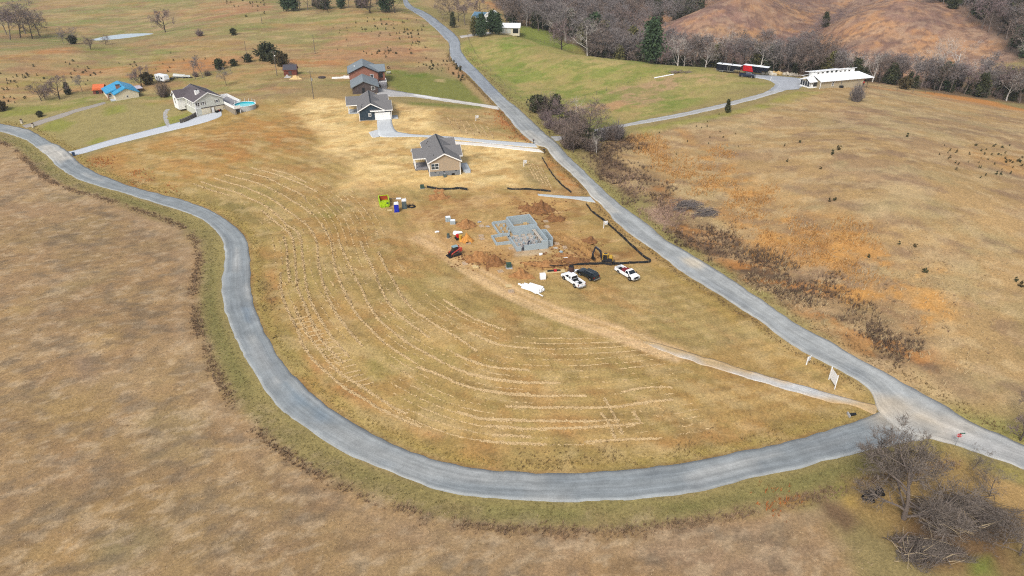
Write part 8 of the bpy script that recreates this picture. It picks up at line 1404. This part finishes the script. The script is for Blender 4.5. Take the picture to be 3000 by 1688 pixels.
    brush('brush_heap', on(*Z8([(1980,900)])[0]), 7.5, 4.2, 1.7, 8000, "heap of cut grey branches right of the large bare tree", R(-38), ('near', 'bark', 'bark_dark', 'bark', 'near', 'stick'), 150, 1); brush('brush_heap', on(*Z8([(1650,1230)])[0]), 5.0, 2.8, 1.2, 4200, "heap of brown branches and roots below the large bare tree", R(20), ('near', 'bark_dark', 'twig_brown', 'stick', 'bark'), 80, 2)
    brush('brush_heap', on(*Z9([(1330,1150)])[0]), 4.6, 3.0, 1.7, 3400, "grey brush heap on the hill side of the main road", R(10), ('twig', 'bark_dark', 'bark', 'stick'), 46, 3); brush('brush_heap', on(*Z9([(1500,1215)])[0]), 3.4, 2.4, 1.4, 2200, "lower grey brush heap joined to the heap by the main road", R(-20), ('twig', 'bark_dark', 'stick', 'bark'), 30, 4)
    plant('shrub', 1, on(*Z2([(490,640)])[0]), "brown bush behind the red shed", 'bush', h=2.4)
PM['stick'] = M("peeled_stick", (186,166,134), .15, 3, .9)
build_plants()
print("plants", round(time.time()-T0, 1))
# ------------------------------------------------------------------ grass tufts, weeds and straw: uncountable cover as real blades
def in_poly(P, x, y): return seg_dist(x, y, P[:, :2], True) < 0
def tufts(name, XY, h, w, nb, mat, label, lean=.5, seed=0, hvar=.5):
    XY = XY[_interp(XS, YS, flat, XY[:, 0], XY[:, 1]) < .25]; r = np.random.default_rng(seed); n = len(XY); z = ground_h(XY[:, 0], XY[:, 1]); B = np.repeat(np.c_[XY, z], nb, 0); m = n*nb
    B[:, :2] += r.normal(0, w*1.6, (m, 2)); a = r.random(m)*6.283; hh = np.repeat(h*r.uniform(1-hvar, 1+hvar, n), nb)*r.uniform(.6, 1.1, m)
    t = np.stack([np.cos(a)*hh*lean*r.random(m)+.12*hh, np.sin(a)*hh*lean*r.random(m), hh], -1); s = np.stack([-np.sin(a), np.cos(a), np.zeros(m)], -1)*w*r.uniform(.5, 1.2, m)[:, None]; B[:, 2] -= .03
    V = np.stack([B-s, B+s, B+t], 1).reshape(-1, 3); o = link(name, raw_mesh(name, V, np.arange(len(V)).reshape(-1, 3)), mat); tag(o, label, kind='stuff'); return o
def scatter_poly(P, dens, r):
    P = np.asarray(P)[:, :2]; lo_, hi_ = P.min(0), P.max(0); lo_ = lo_-3; hi_ = hi_+3; n = int(dens*np.prod(hi_-lo_)); Q = lo_+r.random((n, 2))*(hi_-lo_); d = seg_dist(Q[:, 0], Q[:, 1], P, True); return Q[r.random(n) < np.clip(.45-(d+NOI(Q)*9)/7, 0, 1)]
def NOI(Q): return vnoise(Q[:, 0], Q[:, 1], 4.0)+.5*vnoise(Q[:, 0], Q[:, 1], 1.7)
def scatter_line(P, n, sd_, r):
    P = resample(P, n=n); return P[:, :2]+r.normal(0, sd_, (n, 2))
def build_stuff():
    r = np.random.default_rng(31)
    GM = dict(sedge=M("broomsedge", (208,150,82), .22, .8, .95, tint=(222,176,112)), dead=M("dead_grass", (190,164,122), .2, .8, .95, tint=(212,188,146)), weed=M("dry_weeds", (146,118,92), .3, .8, .95, tint=(178,150,118)), brush=M("dark_brush", (116,96,80), .3, .5, .95, tint=(144,122,102)), mauve=M("mauve_weeds", (172,140,122), .2, .8, .95, tint=(190,160,140)), green=M("verge_grass", (136,130,82), .25, .8, .95, tint=(166,150,100)), straw=M("raked_straw", (206,176,128), .12, 2, .95, tint=(220,192,146)), tan=M("stubble", (186,156,116), .25, .9, .95, tint=(212,186,150)), rust=M("rust_weeds", (190,116,62), .25, .8, .95), dkg=M("dark_thatch", (124,102,70), .25, .9, .95))
    # orange broomsedge
    XY = np.concatenate([scatter_poly(GL(p), 5.0, r) for p in ORANGE_GRASS]); XY = XY[NOI(XY)+r.normal(0, .15, len(XY)) < .25]; tufts('broomsedge_grass', XY, .75, .05, 5, GM['sedge'], "orange broomsedge grass in patches on the hill across the main road", .55, 1)
    XY = np.concatenate([scatter_poly(GL(p), 4.2, r) for p in THICKET]); tufts('thicket_brush', XY, .95, .05, 6, M('briar', (104,84,68), .3, .5, .95, tint=(130,108,90)), "dark brown briar thicket beside the main road", 1.1, 2)
    XY = np.concatenate([scatter_poly(GL(p), 3.0, r) for p in (Z9([(900,1160),(1220,1080),(1340,1250),(1160,1340),(1000,1300)]), Z9([(640,760),(760,900),(900,1000),(860,1050),(700,930)]))]); tufts('mauve_weeds', XY, .9, .045, 6, GM['mauve'], "pinkish dry weeds around the brush heap by the main road", .7, 3)
    HILLN = ZE([(0,190),(250,260),(600,480),(900,720),(1300,980),(1900,1300),(2200,1449),(3300,1700),(3400,600),(2400,300),(1200,0),(700,-300),(100,-250)]); XY = scatter_poly(GL(HILLN), .55, r); tufts('hill_grass', XY, .5, .06, 5, GM['dead'], "tall dead grass on the hill across the main road", .9, 4)
    XY = scatter_poly(GL(HILLN), .22, r); XY = XY[NOI(XY) > .1]; tufts('hill_weeds', XY, .55, .05, 6, GM['weed'], "brown weeds among the dead grass of the hill across the main road", .9, 5)
    XY = scatter_poly(GL(ZE([(900,660),(1300,860),(1900,1150),(2576,1449),(2576,1300),(2000,1000),(1500,820),(1100,620)])), 1.6, r); tufts('bank_grass', XY, .7, .06, 6, GM['dead'], "matted pale grass on the bank above the main road", 1.2, 6)
    # ditch weeds round the bend
    P = offset_line(lo, -5.5); k = len(P); XY = scatter_line(P, 4200, .6, r); XY = XY[(NOI(XY)+r.normal(0, .12, len(XY)) > -.12)]; tufts('ditch_weeds', XY, .55, .045, 7, GM['weed'], "brown weeds in the ditch outside the road bend", .8, 7); XY = scatter_line(P, 900, .5, r); XY = XY[NOI(XY)+r.normal(0, .1, len(XY)) > .3]; tufts('ditch_brush', XY, .7, .045, 6, GM['brush'], "dark brush clumps in the ditch outside the road bend", .9, 8)
    XY = scatter_line(offset_line(lo, -2.4), 5200, 1.2, r); tufts('verge_grass', XY, .22, .05, 5, GM['green'], "short green grass on the outer verge of the bend", .9, 9)
    XY = scatter_line(offset_line(li, 1.6), 3600, .8, r); tufts('inner_verge_grass', XY, .28, .05, 5, M("yellow_verge", (166,144,88), .2, .8, .95), "yellowish grass on the inner verge of the bend", .9, 10)
    XY = np.concatenate([scatter_line(offset_line(R_LEFT[8:38], -1.2), 2200, .5, r), scatter_line(offset_line(R_RIGHT[8:36], 1.8), 2600, 1.0, r)]); tufts('roadside_grass', XY, .3, .05, 5, GM['dkg'], "dry roadside grass along the main road", .9, 11)
    XY = np.concatenate([scatter_poly(GL(p), 4, r) for p in (ZD([(1980,1060),(2250,1000),(2450,960),(2576,900),(2576,980),(2350,1040),(2050,1100)]), ZC([(60,50),(150,60),(260,540),(190,560)]), ZD([(700,1140),(1300,1150),(1500,1160),(1200,1190),(750,1185)]))]); tufts('bank_weeds', XY, .3, .05, 5, GM['dkg'], "dark weeds on the inner bank of the bend", .9, 12)
    XY = np.concatenate([scatter_poly(GL(p), 2.5, r) for p in (ZF([(900,390),(1000,400),(990,440),(920,430)]), ZF([(1250,510),(1400,550),(1450,600),(1360,600),(1260,550)]), ZF([(1560,600),(1680,630),(1650,670),(1560,640)]), Z5([(2080,230),(2110,240),(2250,380),(2420,530),(2370,530),(2200,410)]), Z8([(230,740),(520,680),(520,760),(300,790)]))]); tufts('rust_weeds', XY, .6, .05, 5, GM['rust'], "rust-coloured sedge clumps on the roadside banks", .6, 13)
    # stubble on the left field, dead grass in the hay field
    LF = GL([(0,430),(140,515),(330,602),(560,715),(590,780),(585,960),(620,1070),(770,1285),(1050,1455),(1500,1555),(2100,1525),(2400,1530),(2500,1688),(1500,1720),(0,1720),(-150,1000)]); XY = scatter_poly(LF, 1.5, r); tufts('field_stubble', XY, .16, .035, 4, GM['tan'], "pale straw stubble over the field outside the bend", 2.2, 14); XY = scatter_poly(LF, .35, r); XY = XY[NOI(XY) > .05]; tufts('field_weeds', XY, .18, .04, 4, GM['weed'], "darker dry weeds in the field outside the bend", 1.6, 15)
    IN = GL([(420,560),(640,640),(725,800),(760,950),(900,1130),(1180,1310),(1600,1380),(1980,1355),(2400,1255),(2500,1190),(1900,1020),(1500,880),(1280,730),(1000,560),(800,480)]); XY = scatter_poly(IN, 1.3, r); tufts('hay_stubble', XY, .14, .045, 4, M("hay_stubble", (180,150,92), .2, .9, .95, tint=(200,172,116)), "short mown stubble of the hay field", 2.0, 16); XY = scatter_poly(IN, .5, r); XY = XY[NOI(XY) > .05]; tufts('hay_thatch', XY, .14, .05, 4, GM['dkg'], "dark thatch patches in the hay field", 1.6, 17)
    XY = scatter_poly(GL(Z5([(200,240),(380,130),(700,150),(1500,220),(2420,552),(2490,640),(2330,720),(2370,970),(1400,965),(660,960),(640,850),(780,700),(430,600),(480,490)])), 1.6, r); bx_ = np.array([rot_pt((-22.77,179.96), R(13), 4, 8), rot_pt((-51.59,229.28), R(12.5), 4, 8)]); keep = np.all(np.hypot(XY[:, None, 0]-bx_[None, :, 0], XY[:, None, 1]-bx_[None, :, 1]) > 9, axis=1)
    FL = _interp(XS, YS, flat, XY[:, 0], XY[:, 1]); XY = XY[keep & (FL < .2)]; tufts('spread_straw', XY, .07, .045, 4, M("spread_straw", (238,206,146), .12, 1.2, .95), "golden straw spread over the seeded ground around the new houses", 5.0, 18)
    # raked straw rows
    rows = [ZB([(760,165),(960,220),(1100,265),(1250,330),(1380,390)]),ZB([(640,205),(850,245),(960,285),(1080,345),(1200,400),(1260,440),(1280,490)]),ZB([(515,235),(700,280),(860,330),(1000,390),(1110,455),(1230,530),(1330,605)]),ZB([(410,265),(560,310),(720,360),(860,420),(970,470),(1060,540),(1170,620),(1280,705),(1340,780),(1380,880),(1385,980),(1400,1090),(1430,1220),(1470,1350),(1510,1449)])+ZC([(690,260),(760,390),(850,510),(930,610),(1000,690)]),
      ZB([(285,300),(420,345),(620,400),(760,465),(880,520),(980,590),(1080,690),(1190,770),(1230,840),(1240,980),(1260,1120),(1280,1280),(1330,1449)])+ZC([(600,430),(680,560),(760,660),(880,790)]),ZB([(220,320),(380,380),(560,430)]),ZB([(860,570),(960,660),(1060,730),(1140,820),(1165,920),(1175,1080),(1190,1230),(1200,1310)])+ZC([(460,300),(510,420),(560,550),(660,690),(740,770),(820,850)]),ZB([(1060,820),(1090,900),(1100,1050),(1120,1250)]),
      ZB([(1420,690),(1500,840),(1530,980),(1550,1100),(1590,1220),(1640,1340),(1700,1449)])+ZC([(850,220),(930,360),(1020,470),(1110,560),(1190,640),(1370,770),(1450,820)]),ZB([(1580,850),(1640,980),(1700,1110),(1760,1230),(1820,1350),(1860,1449)])+ZC([(1060,290),(1150,430),(1250,520),(1400,640),(1570,740),(1700,810),(1900,910),(2050,960),(2300,1010),(2576,1040)]),
      ZB([(1790,860),(1830,970),(1890,1080),(1940,1200),(1990,1320),(2050,1449)])+ZC([(1250,280),(1350,400),(1480,500),(1640,610)]),ZB([(1960,960),(2010,1070),(2070,1180),(2120,1270),(2170,1370),(2230,1449)])+ZC([(1390,230),(1480,350),(1600,430),(1720,510),(1870,590),(2000,680),(2080,740)]),ZC([(1770,250),(1840,300),(1980,390),(2150,470),(2350,540)]),ZC([(2000,560),(2150,620),(2300,680),(2576,710)]),ZC([(1880,770),(2100,860),(2300,900),(2576,920)]),ZC([(1520,890),(1700,950),(1850,1020),(2000,1070),(2150,1110),(2400,1140),(2576,1145)]),ZC([(1900,1310),(2070,1370),(2300,1385),(2576,1395)]),ZC([(1020,1190),(1200,1300),(1400,1390),(1550,1449)]),
      ZC([(230,0),(240,170),(290,330),(340,440),(400,560),(430,660),(540,820),(650,920),(730,1000),(830,1080),(930,1140),(1020,1190)]),ZC([(370,310),(400,420),(480,570),(570,690),(680,830),(790,940),(960,1050),(1110,1150),(1300,1270),(1420,1330)]),ZD([(300,505),(500,545),(750,570),(1000,575)]),ZD([(420,630),(650,660),(900,670),(1200,675)]),ZD([(600,755),(760,757),(1000,760),(1400,755),(1700,715),(1850,700)]),ZD([(560,850),(900,860),(1200,865),(1450,855)]),ZD([(450,900),(750,918),(1100,915),(1300,905),(1600,880)]),ZD([(400,1010),(600,1025),(900,1035)]),ZD([(1200,1020),(1500,1000),(1750,995)]),ZD([(1340,690),(1400,790),(1450,900),(1480,960)]),ZD([(1320,800),(1380,890),(1420,990)]),ZD([(1560,790),(1620,880)]),ZD([(1110,910),(1150,970)]),ZD([(500,970),(780,975)]),ZD([(1480,640),(1650,610),(1850,605)]),
      ZB([(960,185),(1150,240),(1280,310)]),ZB([(960,590),(1050,660),(1100,740)])]
    for k in range(16):                                     # short cross strokes where the rake turned
        x, y = 330+k*42+r.uniform(-10, 10), 420+k*42+r.uniform(-10, 10); rows.append(ZC([(x, y+18), (x+150, y-14+r.uniform(-8, 8))]))
    for k in range(7): x = 1640+k*62; rows.append(Z5([(x, 300+k*14), (x+40, 360+k*14), (x+70, 430+k*14)]))
    for k in range(5): x = 2370+k*40; rows.append(Z5([(x, 700+k*18), (x+50, 790+k*22), (x+100, 880+k*24)]))
    rows = [GL(l)[:, :2] for l in rows]; nrow = len(rows)
    for d_ in np.arange(5.5, 31, 1.45):                    # fainter swaths parallel to the bend
        Q = offset_line(li[13:-4], d_); Q = Q[6:-4:3]; rows.append(Q)
    V = []; PIN = GL(INNER)[:, :2]
    for k, l in enumerate(rows):
        P = resample(smooth_line(l, 4), .1); P = P[(seg_dist(P[:, 0], P[:, 1], PIN, True) < -4) | (k < nrow)]
        if len(P) < 20: continue
        T = np.gradient(P, axis=0); T /= np.linalg.norm(T, axis=1)[:, None]+1e-9; N = np.stack([-T[:, 1], T[:, 0]], -1); n = len(P)
        dens = np.clip(.95+.8*vnoise(P[:, 0]+k*9, P[:, 1], 2.6)+.8*vnoise(P[:, 0], P[:, 1]+k*5, .9), 0, 1); thin = .45 if k > 33 else .85
        if k >= nrow: dens = np.clip(.22+1.3*vnoise(P[:, 0]+k, P[:, 1], 9.0)+1.0*vnoise(P[:, 0]+k*9, P[:, 1], 2.0), 0, 1); dens[np.hypot(*(np.gradient(P, axis=0)).T) > .3] = 0
        for rep in range(4 if k < nrow else 2):
            kp = r.random(n) < dens*thin; Q = P[kp]+N[kp]*r.normal(0, .15*thin, kp.sum())[:, None]; a = np.arctan2(T[kp, 1], T[kp, 0])+r.normal(0, .7, kp.sum()); L_ = r.uniform(.10, .28, kp.sum())[:, None]; d = np.stack([np.cos(a), np.sin(a)], -1)*L_; s = np.stack([-np.sin(a), np.cos(a)], -1)*r.uniform(.018, .042, kp.sum())[:, None]; z = ground_h(Q[:, 0], Q[:, 1])[:, None]; e = r.uniform(.03, .13, kp.sum())[:, None]
            V.append(np.stack([np.c_[Q-d-s, z+.02], np.c_[Q-d+s, z+e], np.c_[Q+d+s, z+e], np.c_[Q+d-s, z+.03]], 1))
    V = np.concatenate(V).reshape(-1, 3); o = link('straw_rows', raw_mesh('straw_rows', V, np.arange(len(V)).reshape(-1, 4)), GM['straw']); tag(o, "pale raked straw lying in curved rows on the hay field", kind='stuff')
    open('/tmp/tris.txt', 'w').write(str(sum(len(o.data.loops)-2*len(o.data.polygons) for o in bpy.data.objects if o.type == 'MESH' and o.data.users == 1)));print('tris', sum(len(o.data.loops)-2*len(o.data.polygons) for o in bpy.data.objects if o.type == 'MESH' and o.data.users == 1))
build_stuff()
print("stuff", round(time.time()-T0, 1))
# ------------------------------------------------------------------ winter haze
def build_haze():
    b = MB().box(-4300, 4300, -400, 4300, -12, 78); m = bpy.data.materials.new("haze_air"); m.use_nodes = True; nt = m.node_tree; nt.nodes.clear()
    v = nt.nodes.new("ShaderNodeVolumePrincipled"); v.inputs["Color"].default_value = (.82, .88, .95, 1); v.inputs["Density"].default_value = 0.00015; v.inputs["Anisotropy"].default_value = 0.2
    o = nt.nodes.new("ShaderNodeOutputMaterial"); nt.links.new(v.outputs[0], o.inputs["Volume"])
    tag(b.build("haze", m), "thin pale winter haze over the valley", kind="stuff")
build_haze()
